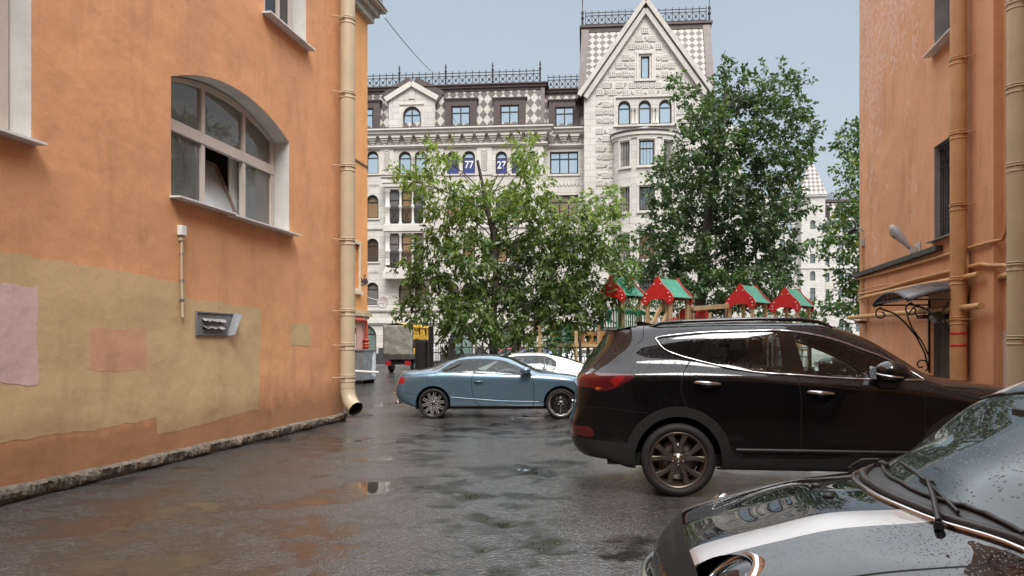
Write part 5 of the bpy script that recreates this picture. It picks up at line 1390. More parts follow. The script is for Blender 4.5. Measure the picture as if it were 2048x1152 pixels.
# hatch glass : on the tail face, between belt and spoiler
hg,P=clip(P,lambda q: min(1.95-q[6],(q[7]-6.02)*.5,(6.97-q[7])*.5) if q[6]<2.2 else -1)
wsg,P=clip(P,lambda q: min((q[6]-8.35),(12.0-q[6]),(q[7]-8.02)))
# shut lines
L1=[sx(1386,718),sx(1369,742),sx(1361,769),sx(1364,793),sx(1377,820),sx(1386,837)]
gaps=[]
dr1=[sx(1396,712),sx(1386,718.5),sx(1369,742),sx(1361,769),sx(1364,793),sx(1377,820),sx(1393,842),sx(1425,875),sx(1440,905),sx(1440,912),sx(1604,914),sx(1603,800),sx(1597,752),sx(1500,743),sx(1430,729)]
dr2=[sx(1597,752),sx(1603,800),sx(1604,914),sx(1852,916),sx(1852,860),sx(1850,790),sx(1836,762),sx(1770,761.5),sx(1675,757.5)]
doors=[]
for pl in (dr1,dr2):
    g_,P=strip(P,pl,.009); gaps+=g_
    a,P=side_region(P,pl); doors.append(a)
g_,P=strip(P,[sx(1158,812),sx(1225,818),sx(1290,826)],.006,closed=False); gaps+=g_
g_,P=strip(P,[sx(1290,627+25),sx(1289,678),sx(1275,688)],.007,closed=False); gaps+=g_
body=shell_obj('body',[P,clad,gaps,pil],[M_suv,M_plast,M_gap,M_plast],suv)
pil_m=carpaint('pillar_gloss_black',(.006,.006,.006),0,0,.2,1.,.0); body.data.materials[3]=pil_m
for a,mt in glass_parts:
    for sgn in (-1,1):
        shell_obj('window',[[p for p in a if p[0][1]*sgn>0]],[mt],suv)
shell_obj('rear_window',[hg],[M_sglass],suv); shell_obj('windscreen',[wsg],[M_sfront],suv)
for sgn in (-1,1):
    sel=lambda L: [p for p in L if p[0][1]*sgn>0]
    shell_obj('tail_lamp',[sel(lamp),sel(l2),sel(l3)],[M_lampdark,M_lampred,M_amber],suv); shell_obj('reflector',[sel(refl)],[M_lampdark],suv)
    for di,a in enumerate(doors):
        d=shell_obj('door',[sel(a)],[M_suv],suv)
        u0,u1,v=((1388,1442,767),(1614,1669,786))[di]
        (xa,za),(xb,zb_)=sx(u0,v),sx(u1,v+2)
        h=MB(); ya=sh.y((xa+xb)/2,za,3,6)
        h.tube([(xa,sgn*(ya-.01),za+.012),(xa+.02,sgn*(ya+.03),za+.012),((xa+xb)/2,sgn*(ya+.042),za+.006),(xb-.02,sgn*(ya+.03),za-.004),(xb,sgn*(ya-.01),za-.004)],[.010,.017,.019,.017,.010],8)
        h.ball(((xa+xb)/2,sgn*(ya-.012),za-.03),.05,12,1,(1.,.3,.55)); h.build('handle',[M_chromed,M_gap],d)
# chrome strip round the side glass
for sgn in (-1,1): tube_on(sh,smooth_poly(dlo+[dlo[0]],3,False),.0105,'window_trim',M_chromed,suv,sgn,.006,6,kmin=5,kmax=8.6)
# lower door trims
for sgn in (-1,1):
    tube_on(sh,[(.56,.475),(1.2,.475),(2.2,.475)],.018,'side_moulding',M_chromed if False else M_plast,suv,sgn,.006,8,kmin=1.5,kmax=4)
# roof rails, spoiler, fin, lining
for sgn in (-1,1):
    q=MB(); q.tube([(-.28,sgn*.62,1.685),(-.15,sgn*.63,1.735),(.1,sgn*.635,1.752),(.8,sgn*.64,1.775),(1.25,sgn*.64,1.765),(1.42,sgn*.64,1.74),(1.55,sgn*.64,1.685)],[.012,.018,.02,.02,.02,.018,.010],8); q.build('roof_rail',pil_m,suv)
q=MB(); vs=[]
for j,y in enumerate([-.6+1.2*i/12 for i in range(13)]):
    e=1-abs(y/.6)**4*.25
    vs+=[(-.40,y,1.70+.012*e),(-.72*e-.05,y,1.690-.015),(-.74*e-.05,y,1.665),(-.5,y,1.635)]
q.add(vs,[(4*i+j,4*i+j+1,4*i+5+j,4*i+4+j) for i in range(12) for j in range(3)]+[(0,1,2,3),(51,50,49,48)],0,True); q.build('spoiler',M_suv,suv,.0)
q=MB(); q.prism([(-.36,1.705),(-.14,1.715),(-.16,1.735),(-.34,1.775),(-.37,1.77)],-.025,.025); q.build('roof_antenna',pil_m,suv,.008)
# mirrors
for sgn in (-1,1):
    m_=empty('mirror',(1.99,sgn*.99,1.255)); m_.parent=suv
    q=MB(); q.ball((0,0,0),.115,18,0,(1.45,1.05,.92)); o=q.build('housing',M_suv,m_)
    MB().box(-.10,.09,-.03*sgn-.03,-.03*sgn+.03,-.16,-.07).build('arm',M_plast,m_,.02)
    q=MB(); q.tube([(-.165,sgn*.03,-.012),(-.12,sgn*.085,-.030),(-.02,sgn*.125,-.045),(.07,sgn*.11,-.05)],[.007,.011,.011,.006],6); q.build('chrome_strip',M_chromed,m_)
    MB().add([(-.168,-.085,-.06),(-.168,.085,-.06),(-.168,.095,.05),(-.168,-.095,.05)],[(0,1,2,3)]).build('mirror_glass',M_chrome,m_)
# wells, floor, cabin
for cx in (0,WBASE):
    for sgn in (-1,1):
        q=MB(); arc_liner(q,cx,.375,.43,sgn*.90,sgn*.55,-8,188); q.build('wheel_well',M_gap,suv)
MB().box(-.5,3.3,-.56,.56,.25,.32).build('underbody',M_gap,suv)
MB().box(-.7,2.35,-.83,.83,.30,.42).build('cabin_floor',M_gap,suv)
for y in (-.38,.38): seat(suv,1.15,y,k=1.06)
for y in (-.45,.0,.45): seat(suv,.3,y,w=.23)
q=MB(); q.prism([(1.78,.7),(1.74,1.02),(1.82,1.12),(2.02,1.16),(2.3,1.12),(2.3,.7)],-.80,.80); q.build('dashboard',M_int,suv,.03)
q=MB(); cs=Vector((1.66,.38,1.07)); q.tube([cs+Vector((-.06*math.sin(a),.185*math.cos(a),.175*math.sin(a))) for a in [2*PI*i/24 for i in range(25)]],.016,8); q.bar(cs+Vector((.02,-.17,0)),cs+Vector((.02,.17,0)),.05,.03); q.bar(cs,cs+Vector((.2,0,-.06)),.06); q.build('steering_wheel',M_int,suv)
M_bronze=pm('bronze_rim',(.20,.17,.14),.32,.1,8,metal=.85)
for x,y in ((0,-SW+.115),(WBASE,-SW+.115),(0,SW-.115),(WBASE,SW-.115)): wheel(suv,x,y,wr,.277,.235,'five',M_bronze,None,rot=.0)
# exhaust side of the rear bumper, badge on the hatch
q=MB(); 
for i,(dz,w_) in enumerate(((0,.05),(.0,.03))): q.box(-1.062,-1.052,-.62+.09*i,-.62+.09*i+w_,.90,.925)
for k in range(3): q.bar((-1.062,-.50-.05*k,.90),(-1.062,-.53-.05*k,.93),.008)
q.build('badge',M_chrome,suv)
# emblem on each near wheel hub
for ch in kids(suv):
    if ch.name.startswith('wheel') and not ch.name.startswith('wheel_well'):
        s_=-1 if ch.location.y<0 else 1; yy=s_*.235/2*.80*.95*.935
        q=MB(); 
        for a,b in ((-.009,-.004),(.004,.009)): q.bar((a-.001,yy,-.010),(b-.001,yy,.010),.0035)
        q.bar((-.007,yy,-.002),(.007,yy,.003),.0035); q.tube([(.019*math.cos(t),yy,.014*math.sin(t)) for t in [2*PI*i/16 for i in range(17)]],.0018,5); q.build('emblem',M_chromed,ch)
# ------------------------------------------------------------------ blue coupe
CV=Frame(-1.607,15.65,0.); CW=.875; cx_=lambda u,v:CV.hit(u,v)
cou=CV.put(empty('blue_coupe',label='steel blue two door coupe with black wheels parked across the yard',cat='car'),0,CW,0)
def flk(x,ys,zs): return [(x,a,b) for a,b in zip(ys,zs)]
def cf(x,y6,z6,y7,z7,y8,z8,z10,dy=0,z5=.82,zl=.2): return flk(x,[.5,.79+dy,.835+dy,.855+dy,.868+dy,.878+dy,y6,y7,y8,y8*.55,0],[zl,zl+.02,zl+.09,.40,.60,z5,z6,z7,z8,z8+(z10-z8)*.75,z10])
net=[
 [(-.62,0,.26),(-.72,0,.30),(-.80,0,.38),(-.85,0,.50),(-.84,0,.62),(-.80,0,.74),(-.76,0,.86),(-.73,0,.92),(-.72,0,.945),(-.71,0,.95),(-.70,0,.955)],
 [(-.60,.3,.26),(-.69,.42,.30),(-.77,.45,.38),(-.82,.47,.50),(-.81,.47,.62),(-.77,.46,.74),(-.73,.44,.86),(-.70,.42,.92),(-.69,.36,.945),(-.69,.2,.95),(-.69,0,.955)],
 [(-.52,.45,.26),(-.60,.70,.30),(-.68,.74,.38),(-.72,.755,.50),(-.72,.765,.62),(-.70,.77,.76),(-.66,.74,.88),(-.62,.69,.935),(-.61,.58,.945),(-.61,.33,.95),(-.61,0,.955)],
 cf(-.40,.81,.905,.71,.945,.58,.965,.975,-.02,.825,.22),
 cf(-.05,.835,.93,.69,.985,.57,1.02,1.05,.0,.825),
 cf(.30,.835,.945,.635,1.12,.55,1.16,1.195,.0,.825),
 cf(.75,.825,.95,.61,1.215,.53,1.255,1.285,0),
 cf(1.15,.82,.945,.605,1.225,.53,1.265,1.30,0,.82),
 cf(1.50,.82,.935,.61,1.17,.54,1.21,1.265,0,.815),
 cf(1.85,.82,.92,.67,1.02,.60,1.055,1.13,0,.81),
 cf(2.15,.825,.90,.72,.93,.63,.945,.985,.003,.80),
 cf(2.45,.83,.875,.74,.905,.62,.915,.935,.006,.79),
 cf(2.85,.81,.83,.72,.86,.58,.875,.89,-.005,.76),
 [(3.05,.45,.24),(3.08,.74,.26),(3.12,.78,.34),(3.13,.79,.45),(3.13,.79,.58),(3.11,.78,.69),(3.08,.74,.76),(3.07,.66,.79),(3.07,.54,.81),(3.07,.3,.82),(3.07,0,.825)],
 [(3.2,.3,.22),(3.27,.5,.25),(3.31,.53,.33),(3.32,.54,.45),(3.31,.54,.57),(3.28,.52,.66),(3.25,.5,.72),(3.23,.46,.74),(3.22,.38,.75),(3.22,.2,.755),(3.22,0,.76)],
 [(3.25,0,.22),(3.32,0,.25),(3.37,0,.33),(3.39,0,.45),(3.38,0,.57),(3.34,0,.66),(3.30,0,.72),(3.28,0,.74),(3.27,0,.75),(3.265,0,.755),(3.26,0,.76)],
]
M_blue_p=carpaint('coupe_steel_blue_paint',(.105,.182,.245),.5,0,.32,1.,.5)
M_cglass=rain_glass('coupe_side_glass',(.42,.48,.46),(.85,.9,.9),.2,.02,1.5)
M_cdark=rain_glass('coupe_dark_glass',(.10,.10,.10),(.9,.9,.9),.2,0.,1.55)
def small_car(root, net, paint, wheels, wr, archr, archz, side, strips, lamps, wsf, rwf, trim, sgn_wheels, rims):
    sh=Shell(net,.05); P=sh.polys
    for wx in wheels:
        f=lambda q,wx=wx: archr-math.hypot(q[0]-wx,q[2]-archz) if abs(q[1])>.45 else -1
        _,P=clip(P,f,(wx-.6,wx+.6,-.1,1.))
    low,P=clip(P,lambda q: .255-q[2])
    G=[]
    for pl,mt in side:
        a,P=side_region(P,pl); G.append((a,mt))
    fr,P=side_region(P,trim)
    L=[]
    for pl,mt in lamps:
        f=sdf(pl); a,P=clip(P,lambda q: f(q[0],q[2]) if abs(q[1])>.40 else -1,bbox(pl)); L.append((a,mt))
    ws,P=clip(P,wsf); rw,P=clip(P,rwf)
    gaps=[];doors=[]
    for pl,kind in strips:
        if kind=='door':
            g,P=strip(P,pl,.009); gaps+=g; a,P=side_region(P,pl); doors.append(a)
        elif kind=='ring': g,P=strip(P,pl,.006); gaps+=g
        else: g,P=strip(P,pl,.007,closed=False); gaps+=g
    shell_obj('body',[P,low,gaps,fr],[paint,M_plast,M_gap,M_plast],root)
    sel=lambda A,s: [p for p in A if p[0][1]*s>0]
    for s in (-1,1):
        for a,mt in G: shell_obj('window',[sel(a,s)],[mt],root)
        for a,mt in L: shell_obj('lamp',[sel(a,s)],[mt],root)
    ds=[shell_obj('door',[sel(a,s)],[paint],root) for a in doors for s in (-1,1)]
    shell_obj('windscreen',[ws],[M_cglass],root); shell_obj('rear_window',[rw],[M_cdark],root)
    for wx in wheels:
        for s in (-1,1):
            q=MB(); arc_liner(q,wx,archz,archr+.01,s*.84,s*.5,-5,185); q.build('wheel_well',M_gap,root)
    MB().box(wheels[0]-.4,wheels[1]+.5,-.5,.5,.17,.26).build('underbody',M_gap,root)
    MB().box(wheels[0]-.2,wheels[1]-.2,-.74,.74,.25,.34).build('cabin_floor',M_gap,root)
    return sh,ds
win_r=[cx_(881,742.2),cx_(898,731.5),cx_(915,723.5),cx_(946,720.3),cx_(947.5,744.6),cx_(920,744)]
win_f=[cx_(950,720.3),cx_(975,720.3),cx_(1006,723.8),cx_(1027,732),cx_(1058,748),cx_(1052,748.5),cx_(951,745)]
trim=[cx_(877,743.6),cx_(896,730.3),cx_(914,721.6),cx_(946,717.8),cx_(975,717.8),cx_(1007,721.3),cx_(1029,729.8),cx_(1066,750),cx_(1052,750.4),cx_(920,746)]
door=[cx_(949,746.2),cx_(945,752),cx_(942.5,759),cx_(943.5,776),cx_(946,794),cx_(950,804),cx_(960,812),cx_(972,815),cx_(1066,815.5),cx_(1068,790),cx_(1067,765),cx_(1063,750),cx_(1050,749.6)]
fuel=smooth_poly([cx_(855,748),cx_(872,747.8),cx_(874,753),cx_(871,758.5),cx_(856,758.5),cx_(853,754)],3)
lamp=[(-1.,cx_(795,755)[1]),cx_(809.5,754.5),cx_(808,768),(-1.,cx_(795,767.5)[1])]
hl=[(2.95,.66),(3.1,.62),(3.5,.60),(3.5,.68),(3.05,.75)]
sh,ds=small_car(cou,net,M_blue_p,(0.,2.604),.30,.355,.315,[(smooth_poly(win_r,3),M_cdark),(smooth_poly(win_f,3),M_cglass)],
  [(door,'door'),(fuel,'ring'),([cx_(790,783),cx_(815,786),cx_(836,790)],'line'),([cx_(1063,752),cx_(1067,765),cx_(1068,790),cx_(1067,815)],'line')],
  [(lamp,M_lampred),(hl,M_chromed)], lambda q: min(q[6]-7.6 if q[7]>8.02 else -1, 10.3-q[6], q[7]-8.04), lambda q: min(q[6]-3.15,5.35-q[6],q[7]-8.05), trim,None,None)
for d,s in zip(ds,(-1,1)):
    (xa,za),(xb,_)=cx_(947.5,763),cx_(966,763); y=sh.y((xa+xb)/2,za,3,6)
    MB().tube([(xa,s*(y-.004),za),(xa+.02,s*(y+.025),za),((xa+xb)/2,s*(y+.032),za),(xb-.02,s*(y+.025),za),(xb,s*(y-.004),za)],[.008,.014,.016,.014,.008],8).ball(((xa+xb)/2,s*(y-.016),za-.025),.05,12,0,(.9,.35,.55)).build('handle',M_blue_p,d)
    tube_on(sh,smooth_poly(trim+[trim[0]],2,False),.006,'window_trim',M_plast,cou,s,.004,5,kmin=5,kmax=8.6)
    tube_on(sh,[cx_(901,794.6),cx_(945,798),cx_(1000,802),cx_(1078,804)],.010,'sill_crease',M_blue_p,cou,s,-.003,6,kmin=1.5,kmax=4.5)
    m_=empty('mirror',(2.0-.12,s*.97,.985)); m_.parent=cou
    q=MB(); q.ball((0,0,0),.085,16,0,(1.35,1.05,.85)); q.build('housing',M_blue_p,m_); MB().box(-.06,.12,-.04-.05*s,.04-.05*s,-.09,-.055).build('arm',M_plast,m_,.01)
q=MB()
for y in (-.45,-.55): q.lathe([(.032,0),(.036,.0),(.036,.12),(.030,.12),(.028,.02)],14,(-.82,y,.31),(1,0,.08))
q.build('exhaust',M_chrome,cou)
for y in (-.36,.36): seat(cou,1.0,y,w=.23,k=.83)
seat(cou,.35,0,w=.5,hr=False,k=.83)
q=MB(); q.prism([(1.55,.6),(1.52,.82),(1.62,.89),(2.1,.92),(2.2,.6)],-.72,.72); q.build('dashboard',M_int,cou,.03)
M_brim=pm('gloss_black_rim',(.018,.018,.02),.25,.2,8,coat=.6); M_mach=pm('machined_rim_face',(.40,.39,.38),.32,.06,10,metal=.6)
for s in (-1,1):
    wheel(cou,0.,s*(CW-.115),.305,.250,.22,'y',M_brim,M_mach,rot=.18); wheel(cou,2.604,s*(CW-.115),.305,.250,.22,'lip',M_brim,M_mach)

# ------------------------------------------------------------------ white liftback behind the coupe
WVF=Frame(.617,18.6,PI); wx=lambda u,v: WVF.hit(u,v); HW=.88
wht=WVF.put(empty('white_liftback',label='white liftback parked behind the steel blue coupe',cat='car'),0,-HW,0)
def wf_(x,y6,z6,y7,z7,y8,z8,z10,dy=0,z5=.76): return flk(x,[.5,.80+dy,.845+dy,.862+dy,.872+dy,.875+dy,y6,y7,y8,y8*.55,0],[.2,.22,.3,.42,.6,z5,z6,z7,z8,z8+(z10-z8)*.75,z10])
net=[
 [(-1.75,0,.26),(-1.85,0,.3),(-1.9,0,.4),(-1.92,0,.52),(-1.9,0,.64),(-1.87,0,.76),(-1.84,0,.88),(-1.81,0,.94),(-1.8,0,.96),(-1.79,0,.965),(-1.78,0,.97)],
 [(-1.7,.3,.26),(-1.8,.42,.3),(-1.86,.45,.4),(-1.88,.46,.52),(-1.86,.46,.64),(-1.83,.46,.76),(-1.8,.44,.88),(-1.77,.42,.94),(-1.76,.36,.96),(-1.76,.2,.965),(-1.76,0,.97)],
 [(-1.55,.45,.26),(-1.66,.72,.3),(-1.72,.75,.4),(-1.74,.77,.52),(-1.74,.78,.64),(-1.72,.78,.76),(-1.7,.75,.87),(-1.67,.68,.94),(-1.66,.58,.955),(-1.66,.33,.96),(-1.66,0,.965)],
 wf_(-1.4,.82,.90,.70,.95,.58,.965,.98,-.02),
 wf_(-1.05,.84,.90,.66,1.01,.57,1.05,1.09,0),
 wf_(-.55,.84,.89,.62,1.16,.55,1.20,1.245,0),
 wf_(0.,.84,.88,.61,1.23,.55,1.275,1.31,0),
 wf_(.5,.84,.875,.61,1.225,.55,1.265,1.30,0),
 wf_(.85,.84,.87,.63,1.14,.57,1.18,1.24,0),
 wf_(1.3,.84,.86,.72,.95,.65,.98,1.06,0),
 wf_(1.6,.84,.85,.74,.88,.66,.90,.93,0,.74),
 wf_(2.2,.82,.80,.72,.83,.6,.845,.865,0,.70),
 [(2.4,.45,.26),(2.45,.74,.28),(2.5,.78,.36),(2.5,.79,.48),(2.5,.79,.58),(2.48,.77,.67),(2.45,.73,.73),(2.44,.66,.755),(2.44,.5,.77),(2.44,.3,.775),(2.44,0,.78)],
 [(2.6,0,.24),(2.68,0,.28),(2.73,0,.36),(2.75,0,.48),(2.74,0,.58),(2.7,0,.65),(2.66,0,.69),(2.64,0,.70),(2.63,0,.705),(2.62,0,.71),(2.61,0,.71)],
]
M_wp=carpaint('white_car_paint',(.74,.75,.76),0,0,.3,1.,.4)
wr_=[wx(1092,713.5),wx(1102,718),wx(1114,725.5),wx(1107,738.5),wx(1090,740)]
wm_=[wx(1045,713.2),wx(1070,712.6),wx(1089,713.4),wx(1087.5,740),wx(1056,740),wx(1050,728)]
wf2=[wx(1039,713.5),wx(1022,716),wx(1000,724),wx(978,736),wx(970,742),wx(1050,740.5),wx(1044,726)]
wtr=[wx(1117,725.5),wx(1104,716.5),wx(1091,711.6),wx(1070,710.8),wx(1040,711.4),wx(1020,714),wx(998,722),wx(966,743.5),wx(1050,742.2),wx(1109,740.5)]
whl=[(2.25,.62),(2.5,.6),(2.9,.6),(2.9,.68),(2.3,.70)]; wtl=[(-2.1,.74),(-1.5,.76),(-1.45,.84),(-2.1,.86)]
sh2,ds2=small_car(wht,net,M_wp,(-1.0,1.6),.31,.36,.32,[(smooth_poly(wr_,2),M_cglass),(wm_,M_cglass),(wf2,M_cglass)],[([wx(1112,742),wx(1104,760),wx(1090,790),wx(1030,790),wx(1040,760),wx(1042,743)],'door')],
  [(wtl,M_lampred),(whl,M_chromed)], lambda q: min(q[6]-7.35,9.6-q[6],q[7]-8.04), lambda q: min(q[6]-3.4,5.45-q[6],q[7]-8.05), wtr,None,None)
for s in (-1,1):
    for x_ in (-1.0,1.6): wheel(wht,x_,s*(HW-.115),.31,.23,.21,'star',M_zinc)
    seat(wht,.45,s*.38,w=.23,k=.84)
seat(wht,-.4,0,w=.55,hr=False,k=.84)

# ------------------------------------------------------------------ black small hatchback in the foreground, bonnet and windscreen in view
MR=PI-R(10.)
mini=empty('black_hatchback',(.50,2.915,0),MR,'black hatchback with white bonnet stripe and white roof in the near right corner','car')
def mf(x,y6,z6,y7,z7,y8,z8,z9,z10,dy=0,z5=.74,y9=.3): return flk(x,[.5,.78+dy,.82+dy,.832+dy,.838+dy,.838+dy,y6,y7,y8,y9,0],[.18,.2,.3,.42,.58,z5,z6,z7,z8,z9,z10])
net=[
 [(-.12,0,.20),(-.05,0,.24),(-.01,0,.32),(.01,0,.44),(.0,0,.56),(-.01,0,.64),(-.03,0,.71),(-.05,0,.745),(-.07,0,.765),(-.085,0,.78),(-.10,0,.79)],
 [(-.16,.3,.20),(-.09,.40,.24),(-.05,.42,.32),(-.03,.43,.44),(-.03,.43,.56),(-.045,.42,.64),(-.07,.40,.71),(-.09,.37,.74),(-.105,.32,.765),(-.11,.2,.785),(-.11,0,.795)],
 [(-.30,.45,.20),(-.25,.68,.24),(-.22,.72,.32),(-.20,.73,.44),(-.19,.735,.56),(-.19,.725,.64),(-.19,.69,.71),(-.19,.62,.755),(-.18,.50,.80),(-.16,.28,.83),(-.15,0,.84)],
 mf(-.40,.795,.775,.69,.835,.52,.875,.912,.925,-.005,.69),
 mf(-.62,.815,.85,.70,.895,.52,.932,.972,.985,.004,.74),
 mf(-.80,.825,.885,.715,.925,.54,.955,.988,.998,.004,.75),
 mf(-.90,.828,.90,.72,.938,.60,.965,1.0,1.02,.002,.76),
 mf(-1.02,.828,.915,.715,.955,.63,.985,1.085,1.105,0,.77),
 mf(-1.20,.82,.925,.66,1.085,.60,1.125,1.175,1.19,0,.78),
 mf(-1.38,.815,.935,.615,1.245,.565,1.28,1.298,1.305,0,.78),
 mf(-1.55,.815,.94,.61,1.31,.55,1.36,1.398,1.405,0,.78),
 mf(-2.0,.82,.95,.61,1.33,.55,1.395,1.437,1.445,0,.78),
 mf(-2.6,.82,.96,.60,1.31,.54,1.375,1.418,1.425,0,.79),
 mf(-3.1,.80,.97,.585,1.26,.53,1.31,1.345,1.35,0,.80),
 [(-3.40,.45,.24),(-3.45,.72,.28),(-3.50,.75,.38),(-3.52,.76,.5),(-3.50,.76,.64),(-3.48,.75,.80),(-3.44,.71,.96),(-3.28,.56,1.23),(-3.26,.50,1.29),(-3.26,.28,1.31),(-3.26,0,1.315)],
 [(-3.50,.3,.24),(-3.58,.42,.28),(-3.63,.43,.38),(-3.65,.44,.5),(-3.63,.44,.64),(-3.6,.44,.80),(-3.54,.42,.96),(-3.36,.34,1.22),(-3.33,.28,1.29),(-3.33,.15,1.31),(-3.33,0,1.315)],
 [(-3.52,0,.24),(-3.6,0,.28),(-3.66,0,.38),(-3.68,0,.5),(-3.66,0,.64),(-3.63,0,.80),(-3.57,0,.96),(-3.38,0,1.22),(-3.35,0,1.29),(-3.35,0,1.31),(-3.35,0,1.315)],
]
sh=Shell(net,.022); P=sh.polys
M_mk=carpaint('hatchback_black_paint',(.006,.0065,.0075),0,0,.25,1.,.12,.008); M_mw=carpaint('hatchback_white_paint',(.37,.365,.35),0,0,.3,1.,.1,.02)
M_mred=carpaint('roof_red',(.45,.02,.02),0,0,.3,1.,.3); M_mblu=carpaint('roof_blue',(.012,.015,.07),0,0,.3,1.,.3)
M_mgl=rain_glass('windscreen_wet_glass',(.42,.52,.49),(.92,1.,1.),.9,.035,1.62)
for wx_ in (-.66,-3.1):
    f=lambda q,wx_=wx_: .355-math.hypot(q[0]-wx_,q[2]-.31) if abs(q[1])>.5 else -1
    _,P=clip(P,f,(wx_-.5,wx_+.5,-.1,.8))
    
cl_,P=clip(P,lambda q: .30-q[2])
xh=lambda y: -.785-.20*(abs(y)/.65)**2.2      # rear edge of the bonnet
xg=lambda y: -.905-.13*(abs(y)/.62)**2         # foot of the windscreen
ws,P=clip(P,lambda q: min(xg(q[1])-q[0], (q[0]+1.385+.05*(1-(abs(q[1])/.6)**2))*1., q[7]-8.03) if q[7]>6 else -1,(-1.6,-.7,.8,1.5))
cowl,P=clip(P,lambda q: min(xh(q[1])-q[0], q[0]+1.12, q[7]-7.02) if q[7]>5.9 else -1,(-1.3,-.7,.8,1.2))
hood,P=clip(P,lambda q: min(q[0]-xh(q[1])-.006, q[7]-6.95, (q[6]-1.9)) if q[7]>5.5 else -1,(-1.2,.1,.6,1.2))
hgap,P=clip(P,lambda q: min(q[0]-xh(q[1]), q[7]-6.90) if q[6]<7 else -1,(-1.2,.1,.6,1.2))
def hl_hole(q):
    s=1 if q[1]>0 else -1; c=np.array([-.265,s*.505,.779]); d=np.array([.66,s*.14,.74]); d/=np.linalg.norm(d); v=np.array(q[:3])-c; t=v.dot(d)
    return min(.097-float(np.linalg.norm(v-d*t)),t+.03) if t<.25 else -1
_,hood=clip(hood,hl_hole,(-.6,.1,.5,1.1)); _,P=clip(P,hl_hole,(-.6,.1,.5,1.1))
st_,hood=clip(hood,lambda q: .064+.0*q[0]-abs(abs(q[1])-.37+.05*(q[0]+.8)*.4))
roof,P=clip(P,lambda q: min(-1.385-.05*(1-(abs(q[1])/.6)**2)-q[0]+.0, q[7]-7.6, q[0]+3.3),(-3.5,-1.3,1.1,1.5))
xc=-2.3
cross=lambda q: max(.09-abs(q[1]),.09-abs(q[0]-xc)); wide=lambda q: max(.16-abs(q[1]),.16-abs(q[0]-xc))
dia=lambda q: .07-abs(abs(q[1])*1.6-abs(q[0]-xc))/1.9
red,roof=clip(roof,cross); _w,rest=clip(roof,wide); dg,rest=clip(rest,dia); bl,rest2=clip(rest,lambda q:.50-abs(q[1])); 
sg=[(-1.42,.955),(-1.56,1.27),(-2.9,1.25),(-3.02,.98)]
sgl,P=side_region(P,sg)
ap=[(-1.25,.945),(-1.30,1.12),(-1.44,1.30),(-3.0,1.29),(-3.12,.96)]
apl,P=side_region(P,ap)
hw_,P=clip(P,lambda q: min(1.9+13.0-q[6],q[6]-14.2,q[7]-6.05,6.95-q[7]) if q[6]>14 else -1)
dgp,P=strip(P,[(-1.22,.93),(-1.25,.7),(-1.30,.35),(-2.45,.34),(-2.50,.7),(-2.45,.95)],.008)
bodym=shell_obj('body',[P,cl_,hgap+dgp,apl],[M_mk,M_plast,M_gap,M_plast],mini)
hb=shell_obj('bonnet',[hood,st_],[M_mk,M_mw],mini)
shell_obj('cowl',[cowl],[M_plast],mini)
shell_obj('windscreen',[ws],[M_mgl],mini); shell_obj('roof',[_w+dg+rest2,red,bl],[carpaint('roof_white',(.74,.74,.73),0,0,.3,1.,.3,.02),M_mred,M_mblu],mini)
for s in (-1,1): shell_obj('window',[[p for p in sgl if p[0][1]*s>0]],[M_cglass],mini)
shell_obj('rear_window',[hw_],[M_cdark],mini)
# chrome lips : round the rear edge of the bonnet and along the window line
q=MB(); pts=[]
for i in range(41):
    y=-.80+1.6*i/40; x=xh(y) if abs(y)<.70 else xh(.70)-(abs(y)-.70)*2.2
    z=sh.top(x,y) if abs(y)<.72 else .925; pts.append((x,y,z+.004))
pts=[(-3.0,-.835,.965),(-2.0,-.845,.955),(-1.25,-.838,.935)]+pts+[(-1.25,.838,.935),(-2.0,.845,.955),(-3.0,.835,.965)]
q.tube(pts,.0095,8); q.build('waist_chrome',M_chromed,mini)
q=MB(); q.tube([(x-.035 if abs(y)<.8 else x,y,z+.008) for x,y,z in pts[3:-3]],.016,8); q.build('bonnet_seal',M_plast,mini)
q=MB(); q.tube([(xg(y)-.0,y,sh.top(xg(y)-.004,y)+.003) for y in [-.62+1.24*i/30 for i in range(31)]],.008,6); q.build('windscreen_seal',M_plast,mini)
q=MB(); q.tube([(-1.39-.05*(1-(y/.6)**2),y,sh.top(-1.39-.05*(1-(y/.6)**2),y)+.002) for y in [-.57+1.14*i/24 for i in range(25)]],.007,6); q.build('header_seal',M_plast,mini)
# wipers, washer jets
def onglass(x,y,h=.0): return Vector((x,y,sh.top(x,y)+h))
for (px_,py_),(ax,ay),(b0,b1) in (((-.86,.50),(-.945,.12),((-.97,-.20),(-.935,.44))),((-.88,-.56),(-.97,-.42),((-.985,-.66),(-.95,-.30)))):
    w_=empty('wiper',onglass(px_,py_)); w_.parent=mini; o_=Vector(w_.location)
    pv=onglass(px_,py_,.012)-o_; mid=onglass(ax,ay,.045)-o_; a0=onglass(*b0,.014)-o_; a1=onglass(*b1,.016)-o_; m2=(a0+a1)/2+Vector((.0,0,.012))
    q=MB(); q.tube([pv+Vector((.0,0,-.01)),pv+Vector((.0,0,.012))],.014,10); q.tube([pv+Vector((0,0,.014)),pv.lerp(m2,.4)+Vector((0,0,.028)),m2+Vector((0,0,.012))],[.009,.0085,.006],8); q.build('arm',M_plast,w_)
    q=MB(); n=10; q.tube([a0.lerp(a1,i/n)+Vector((0,0,.010*math.sin(PI*i/n))) for i in range(n+1)],.0065,6); q.box(m2.x-.010,m2.x+.010,m2.y-.04,m2.y+.04,m2.z-.010,m2.z+.008); q.build('blade',M_plast,w_)
for s in (-1,1):
    p=onglass(-.64,s*.10,.0); q=MB(); q.ball((p.x,p.y,p.z+.002),.015,10,0,(1.4,1.1,.8)); q.build('washer_jet',M_plast,mini)
